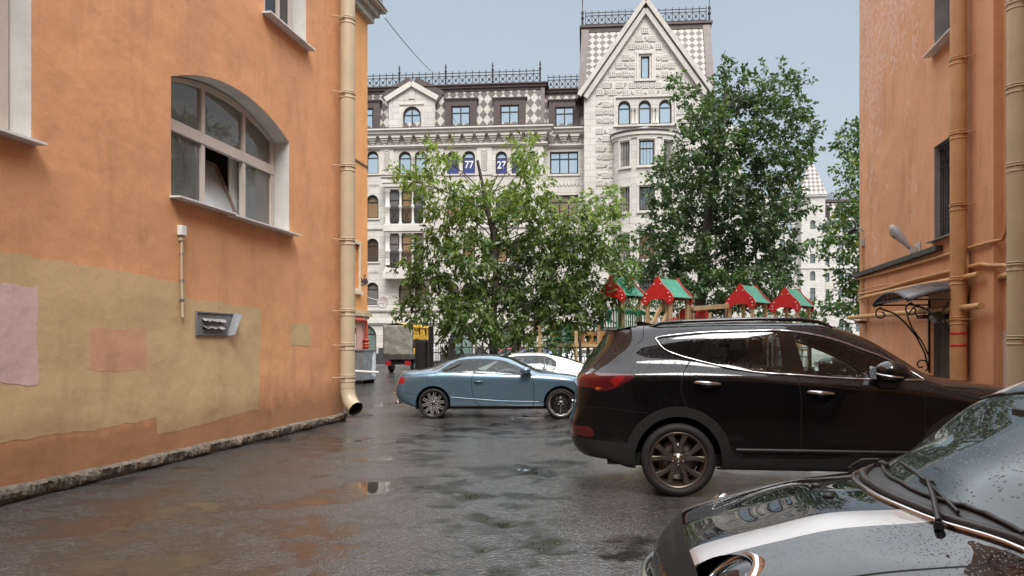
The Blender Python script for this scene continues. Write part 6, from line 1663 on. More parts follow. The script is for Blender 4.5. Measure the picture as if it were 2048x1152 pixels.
# headlights in chrome rings, grille and bumper
for s in (-1,1):
    c=Vector((-.265,s*.505,.779)); d=Vector((.66,s*.14,.74)).normalized(); r=.105
    h=empty('headlight',c); h.parent=mini
    q=MB(); q.lathe([(r+.022,-.05),(r+.026,.0),(r+.018,.020),(r+.004,.026),(r-.006,.016),(r-.006,-.02)],36,(0,0,0),d); q.build('bezel',M_chrome,h)
    q=MB(); q.lathe([(r-.004,.0),(r*.8,.022),(r*.45,.036),(.001,.042)],32,(0,0,0),d); q.build('lens',rain_glass('headlight_lens',(.75,.78,.80),(.95,.97,1.),.2,.03,1.5) if s<0 else MATS['headlight_lens'],h)
    q=MB(); q.lathe([(r+.023,-.0),(r+.023,-.22),(.001,-.22)],32,(0,0,0),d); q.build('housing',M_mk,h)
    q=MB(); q.lathe([(r-.008,-.002),(r*.6,-.05),(.03,-.07),(.03,-.03),(.001,-.02)],28,(0,0,0),d); q.build('reflector',M_chrome,h)
q=MB(); 
q.tube([(.005-.10*(y/.42)**2,y,.60) for y in [-.42+.84*i/16 for i in range(17)]],.016,8); q.tube([(.012-.10*(y/.42)**2,y,.50) for y in [-.42+.84*i/16 for i in range(17)]],.014,8); q.tube([(.0-.10*(y/.38)**2,y,.665) for y in [-.38+.76*i/16 for i in range(17)]],.012,8); q.build('grille',M_chrome,mini)
M_mir=M_mw
for s in (-1,1):
    m_=empty('mirror',(-1.33,s*.93,.99)); m_.parent=mini
    MB().ball((0,0,0),.095,16,0,(.8,1.25,.8)).build('housing',M_mw,m_); MB().box(-.03,.03,-.10*s-.05,-.10*s+.05,-.07,-.03).build('arm',M_plast,m_,.01)
    for x_ in (-.66,-3.1): wheel(mini,x_,s*.73,.305,.20,.19,'star',M_brim)
    seat_=seat(mini,-1.95,s*.36,back=1,w=.24)
    q=MB(); arc_liner(q,-.66,.31,.36,s*.80,s*.45,-30,210); q.build('wheel_well',M_gap,mini)
for ch in kids(mini):
    if ch.name.startswith('seat'): pass
q=MB(); q.prism([(-1.55,.6),(-1.5,.90),(-1.3,.97),(-.98,.95),(-.98,.6)],-.72,.72); q.build('dashboard',M_int,mini,.03)
cs=Vector((-1.62,.36,.95)); q=MB(); q.tube([cs+Vector((.05*math.sin(a),.185*math.cos(a),.175*math.sin(a))) for a in [2*PI*i/24 for i in range(25)]],.016,8); q.bar(cs+Vector((0,-.18,0)),cs+Vector((0,.18,0)),.05,.03); q.build('steering_wheel',M_int,mini)
MB().box(-3.1,-.7,-.55,.55,.16,.24).build('underbody',M_gap,mini); MB().box(-3.2,-1.0,-.74,.74,.24,.34).build('cabin_floor',M_gap,mini)
MB().tube([onglass(-1.40,0,-.02),onglass(-1.33,0,-.09)],.012,6).box(-1.345,-1.32,-.12,.12,1.22,1.285).build('interior_mirror',M_plast,mini)
# ------------------------------------------------------------------ trees
def leaf_mat(name, col, tr=.35):
    m,nt,N,Lk,bs=nodes(name)
    c=ramp(nt,noise(nt,1.7,3),[(.3,tuple(x*.78 for x in col)),(.7,tuple(x*1.25 for x in col))])
    Lk.new(c,bs.inputs['Base Color']); bs.inputs['Roughness'].default_value=.42; bs.inputs['Specular IOR Level'].default_value=.45
    t=N.new('ShaderNodeBsdfTranslucent'); Lk.new(mixc(nt,1.,c,(1.2,1.35,.6),'MULTIPLY'),t.inputs[0])
    mx=N.new('ShaderNodeMixShader'); mx.inputs[0].default_value=tr; Lk.new(bs.outputs[0],mx.inputs[1]); Lk.new(t.outputs[0],mx.inputs[2])
    Lk.new(mx.outputs[0],N['Material Output'].inputs[0]); return m
def bark(name,c):
    m,nt,N,Lk,bs=nodes(name)
    n=noise(nt,9,6,.7,stretch=(1,1,.25)); Lk.new(ramp(nt,n,[(.3,tuple(x*.5 for x in c)),(.7,c)]),bs.inputs['Base Color']); bs.inputs['Roughness'].default_value=.85; bump(nt,n,.8,.03,bs); return m
M_bark=bark('wet_bark',(.055,.042,.032))
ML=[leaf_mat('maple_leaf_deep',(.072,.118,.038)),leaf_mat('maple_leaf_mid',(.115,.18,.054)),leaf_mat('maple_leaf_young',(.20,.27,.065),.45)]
OL=[leaf_mat('oak_leaf_deep',(.045,.082,.032),.3),leaf_mat('oak_leaf_mid',(.066,.118,.040),.32),leaf_mat('oak_leaf_light',(.115,.17,.058),.3)]
RL=[leaf_mat('park_leaf_deep',(.045,.095,.028)),leaf_mat('park_leaf_mid',(.08,.15,.04)),leaf_mat('park_leaf_yellow',(.22,.24,.05),.4)]
def leaves(rs, tw_pos, tw_dir, per, ln, wd, spread, droop, matp):
    """clusters of folded leaves strung on twigs; returns verts, faces, material ids"""
    n=len(tw_pos); N=n*per
    t=rs.uniform(0,1,(n,per,1)); p=tw_pos[:,None]+tw_dir[:,None]*t*spread+rs.normal(0,spread*.16,(n,per,3))
    d=tw_dir[:,None]*.7+rs.normal(0,.6,(n,per,3))+np.array([0,0,-droop]); d/=np.linalg.norm(d,axis=2,keepdims=True)
    r=rs.normal(0,1,(n,per,3))+np.array([0,0,.9]); w=np.cross(d,r); w/=np.maximum(np.linalg.norm(w,axis=2,keepdims=True),1e-6); up=np.cross(w,d)
    s=rs.uniform(.65,1.25,(n,per,1)); L=ln*s; W_=wd*s
    v=np.stack([p,p+d*L*.45+w*W_*.5+up*W_*.12,p+d*L,p+d*L*.45-w*W_*.5+up*W_*.12],axis=2).reshape(-1,3)
    f=np.arange(N*4).reshape(-1,4)
    return v,f
def mesh_np(name, v, f, mi, mats, parent):
    me=bpy.data.meshes.new(name); me.vertices.add(len(v)); me.vertices.foreach_set('co',v.ravel())
    me.loops.add(f.size); me.loops.foreach_set('vertex_index',f.ravel().astype(np.int32)); me.polygons.add(len(f)); me.polygons.foreach_set('loop_start',np.arange(0,f.size,4,dtype=np.int32))
    for m in mats: me.materials.append(m)
    me.polygons.foreach_set('material_index',mi.astype(np.int32)); me.update(calc_edges=True); me.validate()
    o=bpy.data.objects.new(name,me); COL.objects.link(o); o.parent=parent; return o
def tree(name, label, bx, by, trunk, clumps, mats, ln, wd, per=9, spread=.42, droop=.6, seed=1, group=None, young=None, tr=.2, hollow=.35):
    """trunk: points (x,y,z) relative to the foot; clumps: (x,y,z,rx,ry,rz,twigs)"""
    rs=np.random.RandomState(seed); rn=random.Random(seed)
    root=empty(name,(bx,by,0),0,label,'tree',group)
    k=len(trunk); tb=MB().tube(trunk,[tr*(1-.72*i/(k-1)) for i in range(k)],10); 
    # flare at the foot
    tb.lathe([(tr*1.5,-.05),(tr*1.2,.12),(tr*1.0,.4)],10,trunk[0]); tb.build('trunk',M_bark,root)
    br=MB(); V=[];F=[];MI=[]; nv=0
    for (x,y,z,rx,ry,rz,n) in clumps:
        c=Vector((x,y,z))
        # limb from the trunk to the clump, and finer boughs inside it
        tz=min(max(z-rz-rn.uniform(.5,1.6),trunk[1][2]*.8),trunk[-1][2]*.95)
        i=max(j for j in range(k) if trunk[j][2]<=tz or j==0); j=min(i+1,k-1); a=Vector(trunk[i]).lerp(Vector(trunk[j]),min(1,max(0,(tz-trunk[i][2])/max(.01,trunk[j][2]-trunk[i][2]))))
        mid=a.lerp(c,.5)+Vector((rn.uniform(-.2,.2),rn.uniform(-.2,.2),rn.uniform(-.1,.35)))
        rr=max(.016,.028*min(2.,(rx*ry*rz)**(1/3)))
        br.tube([a,a.lerp(mid,.5)+Vector((0,0,.05)),mid,mid.lerp(c,.5),c],[rr*1.5,rr*1.25,rr,rr*.75,rr*.45],6)
        for q in range(max(2,int(n/16))):
            e=c+Vector((rn.uniform(-1,1)*rx,rn.uniform(-1,1)*ry,rn.uniform(-.7,1)*rz))*.85
            m=c.lerp(e,.5)+Vector((rn.uniform(-.1,.1),rn.uniform(-.1,.1),rn.uniform(0,.15))); st_=mid.lerp(c,rn.uniform(.3,1)); br.tube([st_,m,e],[rr*.4,rr*.28,.006],4)
        u=rs.normal(0,1,(n,3)); u/=np.linalg.norm(u,axis=1,keepdims=True); rad=rs.uniform(hollow,1.0,(n,1))**.6*(1+rs.normal(0,.10,(n,1)))
        p=u*rad*np.array([rx,ry,rz])+np.array(c)
        d=u*np.array([1,1,.6])+rs.normal(0,.45,(n,3)); d/=np.linalg.norm(d,axis=1,keepdims=True)
        v,f=leaves(rs,p,d,per,ln,wd,spread,droop,None)
        mi=rs.choice(3,len(f),p=[.45,.42,.13])
        tw=np.repeat(rs.uniform(0,1,n),per); mi=np.where(tw<.30,0,np.where(tw>.82,np.maximum(mi,1),mi))
        if young is not None:
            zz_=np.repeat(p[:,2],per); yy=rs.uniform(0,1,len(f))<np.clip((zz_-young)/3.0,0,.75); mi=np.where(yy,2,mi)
        V.append(v); F.append(f+nv); MI.append(mi); nv+=len(v)
    br.build('branches',M_bark,root)
    mesh_np('crown',np.concatenate(V),np.concatenate(F),np.concatenate(MI),mats,root)
    return root
def px_clumps(lst, Y, bx, by, dens, seed, dy=1.2):
    rn=random.Random(seed); out=[]
    for (u,v,ru,rv,*k) in lst:
        yy=Y+rn.uniform(-dy,dy)+(k[1] if len(k)>1 else 0); p=at(u,v,yy); rx=ru*yy/FPX; rz=rv*yy/FPX; ry=(rx+rz)/2*.9
        out.append((p.x-bx,p.y-by,p.z,rx,ry,rz,int(dens*(k[0] if k else 1)*(rx*ry*rz)**(2/3)+3)))
    return out
bx=at(985,700,25.5)
mc=[(872,312,16,26,.8),(898,318,10,24,.7),(1042,290,15,22,.7),(1062,318,20,24,.7),(1050,332,9,18,.6),(964,384,28,12,.6),(800,352,17,10,.8),(830,362,24,16,.8),(868,372,34,24,.8),(925,402,38,24,.8),(1000,404,38,24,.8),(1055,375,34,34,.8),(1210,395,20,22,.7),(1180,415,30,22,.8),(1225,420,22,24,.6),(1140,440,34,26,.8),
 (890,430,34,28,.8),(960,450,44,36,.8),(1040,440,44,38,.9),(1090,420,24,24,.7),(875,490,40,32,1.),(940,510,44,34,1.1),(1010,520,46,36,1.2),(1085,500,46,36,1.1),(1150,490,40,34,1.1),(1205,475,36,32,1.),(1235,500,24,28,.8),
 (815,538,22,12,.8),(860,548,36,26,1.1),(920,570,44,34,1.3),(990,590,46,34,1.3),(1060,575,46,36,1.3),(1130,560,44,36,1.2),(1195,545,40,34,1.1),(1245,560,26,24,.9),
 (835,622,34,15,1.),(825,590,20,22,.7),(885,625,40,28,1.3),(945,640,40,30,1.3),(1005,655,40,30,1.2),(1065,640,42,32,1.2),(1125,630,40,34,1.2),(1180,610,36,34,1.1),(1225,600,30,24,.9),
 (905,674,26,18,1.),(1040,690,28,16,.9),(1120,680,26,22,.8),(1165,665,20,22,.8)]
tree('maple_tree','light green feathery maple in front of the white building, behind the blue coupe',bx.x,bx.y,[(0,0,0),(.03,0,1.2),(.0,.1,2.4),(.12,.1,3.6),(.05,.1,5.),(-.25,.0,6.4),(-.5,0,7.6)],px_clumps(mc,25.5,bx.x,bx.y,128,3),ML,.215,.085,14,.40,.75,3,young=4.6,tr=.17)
bo=at(1400,690,36.)
oc=[(1355,172,14,10,.8),(1372,195,22,14,.8),(1445,140,12,22,.8),(1470,165,20,24,.8),(1440,190,26,24,.9),(1528,160,10,24,.7),(1560,150,12,18,.7),(1600,155,14,8,.7),(1575,180,24,16,.8),(1520,200,34,26,1.),(1480,230,36,28,1.1),(1420,235,32,26,1.1),(1390,250,26,20,.9),(1560,230,36,26,1.),(1600,215,20,18,.8),(1606,262,22,16,.7),
 (1395,290,36,26,1.),(1450,300,42,32,1.2),(1520,290,44,34,1.2),(1580,290,34,26,1.1),(1628,300,12,9,.5),(1345,325,26,16,1.),(1380,345,40,28,1.2),(1440,370,46,34,1.3),(1510,370,46,34,1.3),(1568,350,34,26,1.1),(1608,335,18,12,.6),(1315,340,12,8,.7),(1330,370,24,18,.9),
 (1335,415,34,24,1.1),(1390,430,44,32,1.3),(1460,440,46,34,1.3),(1530,440,44,34,1.3),(1580,410,30,24,1.),(1612,408,14,9,.6),(1320,470,34,24,1.1),(1375,495,42,32,1.3),(1440,510,44,34,1.3),(1510,510,42,32,1.3),(1562,482,32,24,1.),(1594,500,16,10,.6),
 (1300,510,28,18,1.),(1320,545,36,22,1.1),(1385,560,42,28,1.2),(1450,570,44,28,1.2),(1515,560,40,28,1.2),(1560,540,30,22,1.),(1290,545,22,14,.8),(1350,590,36,18,1.),(1420,610,40,20,1.),(1490,605,38,20,1.),(1540,590,30,18,.9),(1575,570,16,10,.6)]
tree('oak_tree','tall dark green oak behind the playground, hiding the right side of the pointed gable',bo.x,bo.y,[(0,0,0),(.0,0,2.),(.05,0,4.),(.3,.1,6.5),(.6,0,9.),(1.0,0,11.5),(1.2,0,13.2)],px_clumps(oc,36.,bo.x,bo.y,84,5,1.8),OL,.23,.13,15,.46,.25,5,tr=.30)
br_=at(1790,690,31.)
rc=[(1705,300,14,16,.8),(1695,345,20,14,.7),(1720,340,24,24,.8),(1700,375,22,20,.8),(1740,400,36,36,1.),(1690,420,18,12,.6),(1705,440,26,18,.9),(1665,472,30,10,.8),(1628,484,18,8,.8),(1690,490,28,18,.9),(1735,490,34,36,1.),(1670,515,20,12,.7),(1700,540,26,26,1.),(1740,570,34,36,1.),(1690,590,26,22,1.),(1665,615,24,18,1.),(1705,635,24,20,.9),(1640,625,24,14,1.),(1620,640,24,10,.9)]
tree('park_tree','bright green broad leaved tree half hidden behind the right orange wall',br_.x,br_.y,[(0,0,0),(0,0,1.5),(-.1,0,3.),(-.3,0,5.),(-.5,0,7.),(-.8,0,8.6)],px_clumps(rc,31.,br_.x,br_.y,120,9,.9),RL,.20,.11,9,.44,.35,9,tr=.22)
rn_=random.Random(77); ml=[]
for i in range(34):
    a=rn_.uniform(0,2*PI); z=rn_.uniform(3.,14.); r_=3.9*math.sin(PI*min(1,max(.12,(z-1.5)/14.5)))**.7*rn_.uniform(.3,1); ml.append((r_*math.cos(a),r_*math.sin(a),z,1.1,1.1,.8,60))
tree('park_tree','tall tree standing out of sight behind the right orange building, mirrored in the arched window',19.5,36.,[(0,0,0),(0,0,3),(.1,0,6.),(.2,0,9.),(.3,0,13.)],ml,OL,.26,.14,9,.5,.3,12,tr=.3)
for i,(u,v,Y,lst) in enumerate(((1570,650,31.,[(1548,632,20,14,1),(1575,628,22,16,1),(1600,636,20,12,1)]),(1330,650,40.,[(1320,600,30,20,1),(1350,625,34,24,1),(1290,610,30,22,1)]))):
    p=at(u,690,Y)
    tree('leafy_shrub',('low leafy shrub behind the two right hand playhouse roofs','leafy shrub under the oak behind the second playhouse')[i],p.x,p.y,[(0,0,0),(0,0,.6),(.05,0,1.2),(0,0,1.8)],px_clumps(lst,Y,p.x,p.y,90,20+i,.5),RL,.17,.09,9,.4,.3,30+i,tr=.06)

# ------------------------------------------------------------------ playground
M_wood=pm('pale_timber',(.42,.29,.155),.65,.22,5,bmp=.15,bsc=30)
M_playred=pm('play_red_board',(.50,.022,.024),.42,.12,4); M_playgr=pm('play_green_roof',(.015,.20,.115),.42,.25,3,rvar=.1); M_playgrd=pm('play_green_metal',(.012,.15,.075),.4,.2,6); M_yel=pm('play_yellow_board',(.72,.40,.03),.35,.12,5)
PGR=R(45)
BOARD=[(0,.86),(.05,.84),(.16,.66),(.30,.52),(.44,.40),(.545,.26),(.57,.12),(.53,.02),(.44,-.02),(.36,.03),(.30,.10),(.20,.145),(0,.16)]
BOARD=smooth_poly(BOARD,3,False)
BOARD=BOARD+[(-x,z) for x,z in BOARD[::-1][1:-1]]
def playhouse(Y, u, vtop, label, sc=1., floor=1.35, panel_=None, post_low=0.):
    p=at(u,vtop,Y); zt=p.z; ze=zt-.86*sc
    o=empty('playhouse_tower',(p.x,p.y,0),PGR,label,'playground tower','roofed playground towers')
    h=.50*sc; D=1.10*sc; zb=ze
    # local x : ridge direction (away, right); gable board at x=0 and x=D
    for x in (0,D):
        q=MB(); vs=[(z,y) for y,z in BOARD]; n=len(BOARD)
        P0=[(x-.02,y*sc,zb+z*sc) for y,z in BOARD]; P1=[(x+.02,y*sc,zb+z*sc) for y,z in BOARD]
        q.add(P0+P1,[tuple(range(n)),tuple(range(2*n-1,n-1,-1))]+[((i+1)%n,i,n+i,n+(i+1)%n) for i in range(n)]); g=q.build('gable_board',M_playred,o)
        b=MB()
        for y,z in ((.46,.10),(.46,.20),(-.46,.10),(-.46,.20),(.12,.62),(-.12,.62),(.40,.33),(-.40,.33)): b.lathe([(.022,0),(.020,.012),(.001,.014)],8,(x-.02,y*sc,zb+z*sc),(-1,0,0))
        b.build('bolt',M_white,g)
    r=MB(); n=14
    for s_ in (-1,1):
        vs=[]
        for j in range(n*2+1):
            x=-.0+D*j/(2*n); wv=.012*(1 if j%2 else -1)
            for k in range(4):
                t=k/3; vs.append((x,s_*(.02+.56*t)*sc,zb+(.80-.60*t-.05*math.sin(PI*t))*sc+wv))
        r.add(vs,[(j*4+k,j*4+k+1,j*4+k+5,j*4+k+4) for j in range(2*n) for k in range(3)],0,False)
    ro=r.build('roof',M_playgr,o); s_=ro.modifiers.new('s','SOLIDIFY'); s_.thickness=.018
    for x in (.08,D-.08):
        for y in (-.42,.42): MB().box(x-.05,x+.05,y*sc-.05,y*sc+.05,0,zb+.28).build('post',M_wood,o,.012)
    MB().box(.03,D-.03,-.42*sc,.42*sc,floor-.08,floor).build('platform',M_wood,o)
    return o
h1=playhouse(25.,1222,551,'playhouse tower with green railings, its red and green roof half hidden by the maple leaves',floor=2.0)
h2=playhouse(24.,1315,553,'nearest playhouse tower with red gable boards, between the green beam and the timber beam')
h3=playhouse(26.5,1480,567,'playhouse tower with yellow panels, third roof from the maple tree')
h4=playhouse(27.5,1570,575,'rightmost playhouse tower beside the leafy shrub, its roof lowest in the photo')
q=MB(); 
for i in range(9): q.bar((.05+.12*i,-.48,2.0),(.05+.12*i,-.48,2.62),.025)
for z in (2.05,2.62): q.bar((.0,-.48,z),(1.1,-.48,z),.035)
for i in range(9): q.bar((-.02,-.45+.11*i,2.0),(-.02,-.45+.11*i,2.62),.025)
for z in (2.05,2.62): q.bar((-.02,-.5,z),(-.02,.5,z),.035)
q.box(-.1,1.2,-.55,.55,1.93,1.995); q.build('guard_rail',M_playgrd,h1)
q=MB(); q.box(-.05,1.15,-.50,-.46,1.25,1.80); q.box(-.06,-.03,-.5,.5,1.25,1.80); q.build('panel',pm('play_brown_panel',(.26,.14,.05),.5,.2,5),h1)
for h,zz_ in ((h3,1.65),(h4,1.5)):
    q=MB(); q.prism(smooth_poly([(.02,zz_),(.5,zz_),(.5,zz_+.5),(.1,zz_+.55),(-.0,zz_+.4)],3),-.50,-.46); q.prism(smooth_poly([(.62,zz_),(1.08,zz_),(1.1,zz_+.4),(1.0,zz_+.55),(.62,zz_+.5)],3),-.50,-.46); q.build('panel',M_yel,h)
q=MB(); q.prism(smooth_poly([(.05,1.9),(.5,1.9),(.52,2.3),(.40,2.26),(.28,2.34),(.15,2.26),(.03,2.3)],2),-.50,-.46); q.build('panel',M_playred,h2)
# the green crossing between the first two towers, and the timber one to the third
def bridge(name,label,pa,pb,mat,r,net,cat):
    a=Vector(pa); b=Vector(pb); o=empty(name,((a+b)/2),0,label,cat); c=(a+b)/2; a=a-c;b=b-c
    MB().bar(a,b,r,r*1.3).build('beam',mat,o)
    q=MB(); n=12
    for i in range(n+1):
        p=a.lerp(b,i/n); q.tube([p,p-Vector((0,0,net))],.010,5)
    for z in (.33,.66,1.): q.tube([a-Vector((0,0,net*z)),(a+b)/2-Vector((0,0,net*z+.08)),b-Vector((0,0,net*z))],.010,5)
    q.build('rope_net',M_blk,o); 
    for p in (a,b): MB().box(p.x-.06,p.x+.06,p.y+.06,p.y+.16,-c.z,p.z+.1).build('post',M_wood,o,.01)
    return o
bridge('rope_bridge','green beam with hanging ropes joining the first two playhouse towers',at(1240,625,25.),at(1340,628,24.4),M_playgrd,.09,.75,'climbing frame')
bridge('climbing_net','pale timber beam with a hanging net left of the yellow panelled tower',at(1384,617,24.8),at(1455,612,26.4),M_wood,.11,.8,'climbing frame')
o=empty('play_ramp',at(1318,690,23.6)*1,0,'pair of slanting timber rails leaning against the nearest playhouse tower','ramp'); o.location.z=0
q=MB(); 
for dx in (0,.30): q.bar((-.45+dx,0,1.6),(.18+dx,.5,2.75),.10,.10)
q.build('rail',M_wood,o); MB().bar((-.3,0,1.55),(.35,.3,1.6),.1).build('step',M_wood,o)
MB().box(-.2,-.1,.0,.1,0,1.75).build('post',M_wood,o)
def red_slide(u0,u1,v0,Y,label):
    p0=at(u0,v0,Y); p1=at(u1,v0,Y); w_=p1.x-p0.x
    o=empty('slide_panel',((p0.x+p1.x)/2,Y,0),R(-20),label,'playground panel')
    q=MB(); P=[(-w_/2,1.3),(w_/2,1.3),(w_/2,p0.z-.22)]+[(w_/2*math.cos(a),p0.z-.22+.22*math.sin(a)) for a in [PI*i/10 for i in range(1,10)]]+[(-w_/2,p0.z-.22)]
    q.prism(P,-.03,.03); q.build('board',M_playred,o,.008); q=MB()
    for x in (-w_/2-.06,w_/2+.06): q.box(x-.045,x+.045,-.045,.045,0,p0.z-.15)
    q.build('frame',M_wood,o)
    q=MB()
    for k in range(3): q.bar((-w_/2+w_*(k+1)/4,-.034,1.4),(-w_/2+w_*(k+1)/4,-.034,p0.z-.3),.02)
    q.build('slot',M_playgrd,o)
red_slide(1359,1371,617,24.6,'narrow tall red panel right of the nearest playhouse tower'); red_slide(1391,1416,617,25.4,'wide rounded red panel under the timber beam')
# low timber climbing structure beneath the maple
tf=empty('timber_climber',at(1120,690,25.6),0,'low timber climbing structure with many posts beneath the maple','climbing frame'); tf.location.z=0
for i,(u,vt,Y) in enumerate(((1031,640,26.6),(1070,628,26.2),(1080,652,25.),(1108,646,25.4),(1121,660,26.4),(1152,662,24.8),(1161,660,25.2),(1197,650,25.),(1176,672,26.))):
    p=at(u,vt,Y); MB().box(p.x-tf.location.x-.055,p.x-tf.location.x+.055,p.y-tf.location.y-.055,p.y-tf.location.y+.055,0,p.z).build('post',M_wood,tf,.01)
loc=lambda u,v,Y: at(u,v,Y)-Vector(tf.location)
for a,b in ((loc(1031,644,26.6),loc(1176,648,26.)),(loc(1070,668,26.2),loc(1121,668,26.4)),(loc(1150,690,24.8),loc(1200,692,25.)),(loc(1106,690,25.4),loc(1152,692,24.8))): MB().bar(a,b,.09,.12).build('beam',M_wood,tf)
for u,Y in ((1135,25.),(1188,25.2)): MB().tube([loc(u,646,Y),Vector((loc(u,646,Y).x,loc(u,646,Y).y,0))],.035,8).build('pole',M_playgrd,tf)
q=MB()
for v in (664,677,690): q.tube([loc(1080,v,25.),loc(1150,v,24.9)],.016,5)
for v in (700,710): q.tube([loc(1165,v,25.),loc(1235,v-2,25.2)],.016,5)
q.build('bars',M_playgrd,tf)
q=MB(); a=loc(1165,691,25.1); b=loc(1236,664,25.2); q.box(a.x,b.x,a.y-.02,a.y+.02,b.z-.12,b.z); q.box(a.x,b.x,a.y-.02,a.y+.02,a.z,a.z+.12)
for i in range(5): q.box(a.x+(b.x-a.x)*i/4-.06,a.x+(b.x-a.x)*i/4+.06,a.y-.018,a.y+.018,a.z,b.z)
q.build('panel',pm('play_brown_panel2',(.42,.22,.07),.5,.2,5),tf)
ys=empty('yellow_slide',at(1238,690,24.),0,'small yellow board showing just above the rear spoiler of the black car','playground panel'); ys.location.z=0
q=MB(); q.prism(smooth_poly([(-.12,1.2),(.25,1.2),(.28,1.7),(.1,1.95),(-.12,1.9)],3),-.02,.02); q.build('board',M_yel,ys); MB().box(.05,.12,.021,.09,0,1.5).build('post',M_wood,ys)
# playground floor
q=MB(); q.prismz([(-3.6,23.0),(3.4,22.6),(13.5,23.0),(14,39),(-3,40)],.0,.05); tag(q.build('playground_ground',pm('sandy_ground',(.17,.15,.115),.8,.3,1.2,bmp=.3,bsc=20)),kind='structure')

# ------------------------------------------------------------------ iron fence with a gate
fe=empty('iron_fence',(0,0,0),0,'low black iron fence with bars and hoops along the playground edge','fence')
def fpan(pa,pb,h,parent,spike=False,hoop=True,n=None):
    a=Vector(pa); b=Vector(pb); q=MB(); L=(b-a).length; n=n or int(L/.13)
    for z in (.12,h*.80,h): q.bar(a+Vector((0,0,z)),b+Vector((0,0,z)),.03)
    for i in range(1,n): 
        p=a.lerp(b,i/n); q.bar(p+Vector((0,0,.12)),p+Vector((0,0,h*.80 if hoop and i%2 else h)),.018)
    if hoop:
        m=max(1,int(L/.5))
        for i in range(m):
            c=a.lerp(b,(i+.5)/m)+Vector((0,0,h*.9)); d=(b-a).normalized(); q.tube([c+d*(.07*h*math.cos(t))+Vector((0,0,.07*h*math.sin(t))) for t in [2*PI*k/12 for k in range(13)]],.010,5)
    return q.build('bars',M_blk,parent)
pts=[at(u,700,Y) for u,Y in ((905,24.3),(965,24.0),(1030,23.7),(1095,23.4),(1160,23.1),(1225,22.8),(1300,22.5),(1380,22.3),(1460,22.4),(1540,22.6),(1620,22.9))]
for p in pts: p.z=0
for a,b in zip(pts[:-1],pts[1:]): fpan(a,b,1.42,fe)
for p in pts: MB().box(p.x-.035,p.x+.035,p.y-.035,p.y+.035,0,1.58).build('post',M_blk,fe)
gt=empty('iron_gate',at(868,690,25.),0,'taller black iron gate with two heavy posts in front of the truck','gate'); gt.location.z=0
o_=Vector(gt.location); A1,B1=at(833,690,26.5)-o_,at(862,690,25.4)-o_; A1.z=B1.z=0
fpan(A1,B1,1.55,gt,hoop=False); A2,B2=at(868,690,25.3)-o_,at(903,690,24.4)-o_; A2.z=B2.z=0; fpan(A2,B2,1.55,gt,hoop=False)
for p,h,w_ in ((A1,1.7,.05),((A1+B1)*.5,1.65,.16),(B1,2.1,.08),(B2,1.7,.10)): MB().box(p.x-w_,p.x+w_,p.y-w_,p.y+w_,0,h).build('post',M_blk,gt,.01)

# ------------------------------------------------------------------ truck with grey and yellow tarpaulin
TKF=Frame(-6.85,41.,PI/2-A)     # local x: its way forward, y: its left
tk=TKF.put(empty('tarpaulin_truck',label='small truck with dirty grey rear tarpaulin and yellow side tarpaulin by the iron gate',cat='truck'))
def tarp(name,c1,c2,sc):
    m,nt,N,Lk,bs=nodes(name)
    n=noise(nt,sc,6,.65); c=ramp(nt,n,[(.35,c1),(.65,c2)])
    tc=N.new('ShaderNodeTexCoord'); sp=N.new('ShaderNodeSeparateXYZ'); Lk.new(tc.outputs['Object'],sp.inputs[0])
    e=math_(nt,'SUBTRACT',1.25,math_(nt,'ADD',sp.outputs[2],math_(nt,'MULTIPLY',noise(nt,3,5,.7),.75)),True)
    c=mixc(nt,ramp(nt,e,[(.0,0.),(.35,.8)]),c,(.05,.025,.02)); Lk.new(c,bs.inputs['Base Color']); bs.inputs['Roughness'].default_value=.6
    bump(nt,noise(nt,2.6,3),.7,.12,bs); return m
M_tg=tarp('grey_tarpaulin',(.17,.16,.135),(.27,.255,.22),1.6); M_ty=pm('yellow_tarpaulin',(.72,.42,.03),.5,.15,2.5,bmp=.5,bsc=4)
TW=1.62
def cloth(pts,mat,name,seed,amp=.035):
    """wrinkled sheet through a grid of four corners"""
    rs=random.Random(seed); a,b,c,d=[Vector(p) for p in pts]; n=14; vs=[]; nn=(b-a).cross(d-a).normalized()
    for i in range(n+1):
        for j in range(n+1):
            p=a.lerp(b,i/n).lerp(d.lerp(c,i/n),j/n); k=0 if i in (0,n) or j in (0,n) else 1
            vs.append(p+nn*k*(rs.uniform(-amp,amp)*.5+amp*math.sin(i*1.3+j*.4+seed)))
    o=MB().add(vs,[(i*(n+1)+j,(i+1)*(n+1)+j,(i+1)*(n+1)+j+1,i*(n+1)+j+1) for i in range(n) for j in range(n)],0,True).build(name,mat,tk); s=o.modifiers.new('s','SOLIDIFY'); s.thickness=.02; return o
L_=3.6; zt_=2.52; zb_=.92
cloth([(0,-TW,zb_),(0,0,zb_),(0,0,zt_),(0,-TW,zt_)],M_tg,'rear_tarpaulin',1)
cloth([(0.02,-TW,1.75),(L_,-TW,1.75),(L_,-TW,zt_),(0.02,-TW,zt_)],M_ty,'side_tarpaulin',2,.05); cloth([(0.02,0,zb_),(L_,0,zb_),(L_,0,zt_),(0.02,0,zt_)],M_ty,'side_tarpaulin',3)
cloth([(-.05,-TW-.1,zt_-.10),(L_,-TW-.1,zt_-.10),(L_,-TW/2,zt_+.14),(-.05,-TW/2,zt_+.14)],M_ty,'roof_tarpaulin',4,.03); cloth([(-.02,-TW/2,zt_+.14),(L_,-TW/2,zt_+.14),(L_,.05,zt_),(-.02,.05,zt_)],M_tg,'roof_tarpaulin',5,.03)
MB().box(0.05,L_,-TW+.02,-TW+.06,zb_+.05,1.30).build('side_board',M_ty,tk)
q=MB(); q.box(-.04,L_,-TW-.03,.03,.70,.92); q.build('dropside',pm('dark_dropside',(.05,.045,.04),.6,.3,3),tk,.01)
q=MB()
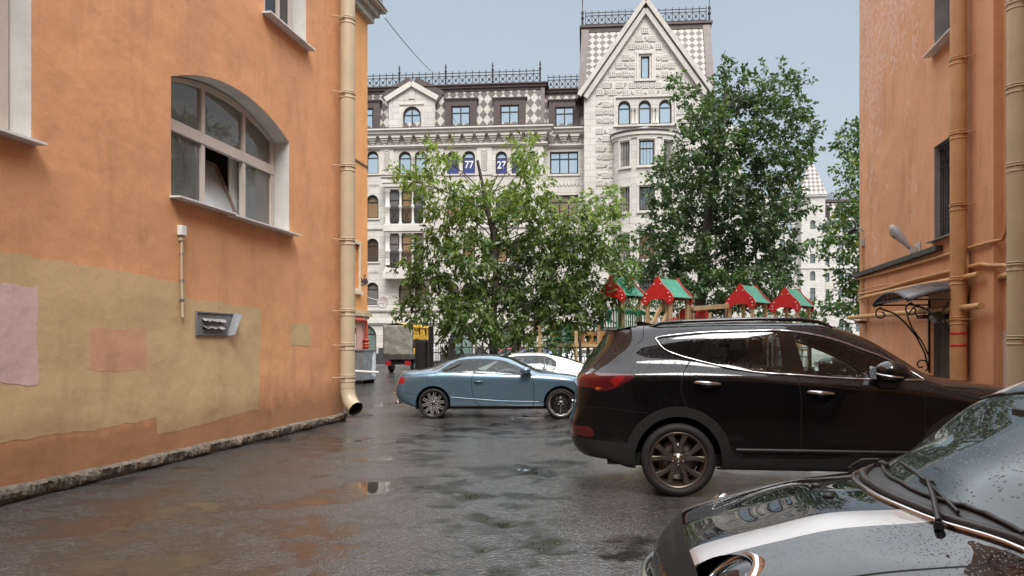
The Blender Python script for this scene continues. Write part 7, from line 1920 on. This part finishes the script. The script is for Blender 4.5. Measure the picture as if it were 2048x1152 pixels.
for x in (0.03,1.2,2.4,L_): q.bar((x,-TW,.9),(x,-TW,zt_),.05); q.bar((x,0,.9),(x,0,zt_),.05)
q.build('hoop_frame',M_blk,tk)
MB().box(.1,5.2,-TW+.35,-.35,.42,.68).build('chassis',M_gap,tk)
MB().box(-.05,.05,-.42,-.10,.38,.62).build('tail_lamp',M_lampred,tk,.01); MB().box(-.05,.05,-TW+.10,-TW+.42,.38,.62).build('tail_lamp',M_lampred,tk,.01)
q=MB(); q.box(L_+.1,L_+1.9,-TW+.02,-.02,.5,1.3); q.prism([(L_+.1,1.3),(L_+1.9,1.3),(L_+1.2,2.05),(L_+.15,2.1)],-TW+.08,-.08); q.build('cab',M_white,tk,.05)
for x in (.75,L_+1.1):
    for y in (-.18,-TW+.18): wheel(tk,x,y if x>2 else y,.34,.19,.2,'star',M_zinc)
for ch in list(kids(tk)):
    pass
# ------------------------------------------------------------------ parked cars along the street behind the fence
def recolour(o,old,new):
    for c in kids(o): recolour(c,old,new)
    if o.type=='MESH':
        o.data=o.data.copy()
        for i,m in enumerate(o.data.materials):
            if m==old: o.data.materials[i]=new
for (u,Y,mt,lab,rot) in ((1168,38.,None,'white car seen through the fence under the playhouse tower',0.),(1078,41.,carpaint('distant_blue_paint',(.10,.14,.26),.3),'bluish car seen through the fence right of the maple trunk',PI),(1032,44.5,carpaint('distant_red_paint',(.40,.05,.05),.1),'small red car seen through the fence left of the timber climber',PI)):
    c=copy_tree(wht); p=at(u,690,Y); c.location=(p.x,p.y,0); c.rotation_euler=(0,0,rot); c['label']=lab; c['group']='cars parked along the street behind the fence'
    if mt: recolour(c,M_wp,mt)
# ------------------------------------------------------------------ overhead wires
def wire(name,label,a,b,sag,r=.012):
    a=Vector(a);b=Vector(b); n=20; o=MB().tube([a.lerp(b,i/n)-Vector((0,0,sag*4*(i/n)*(1-i/n))) for i in range(n+1)],r,5).build(name,M_blk); tag(o,label,'cable')
wire('overhead_cable','thin cable running from the grey cornice up to the roof railing of the white building',at(770,36,32.6),at(862,142,53.),.12,.02)
wire('overhead_cable','thin street wire crossing in front of the white building at mid height',at(560,500,46.),at(1790,497,52.),.9,.014)
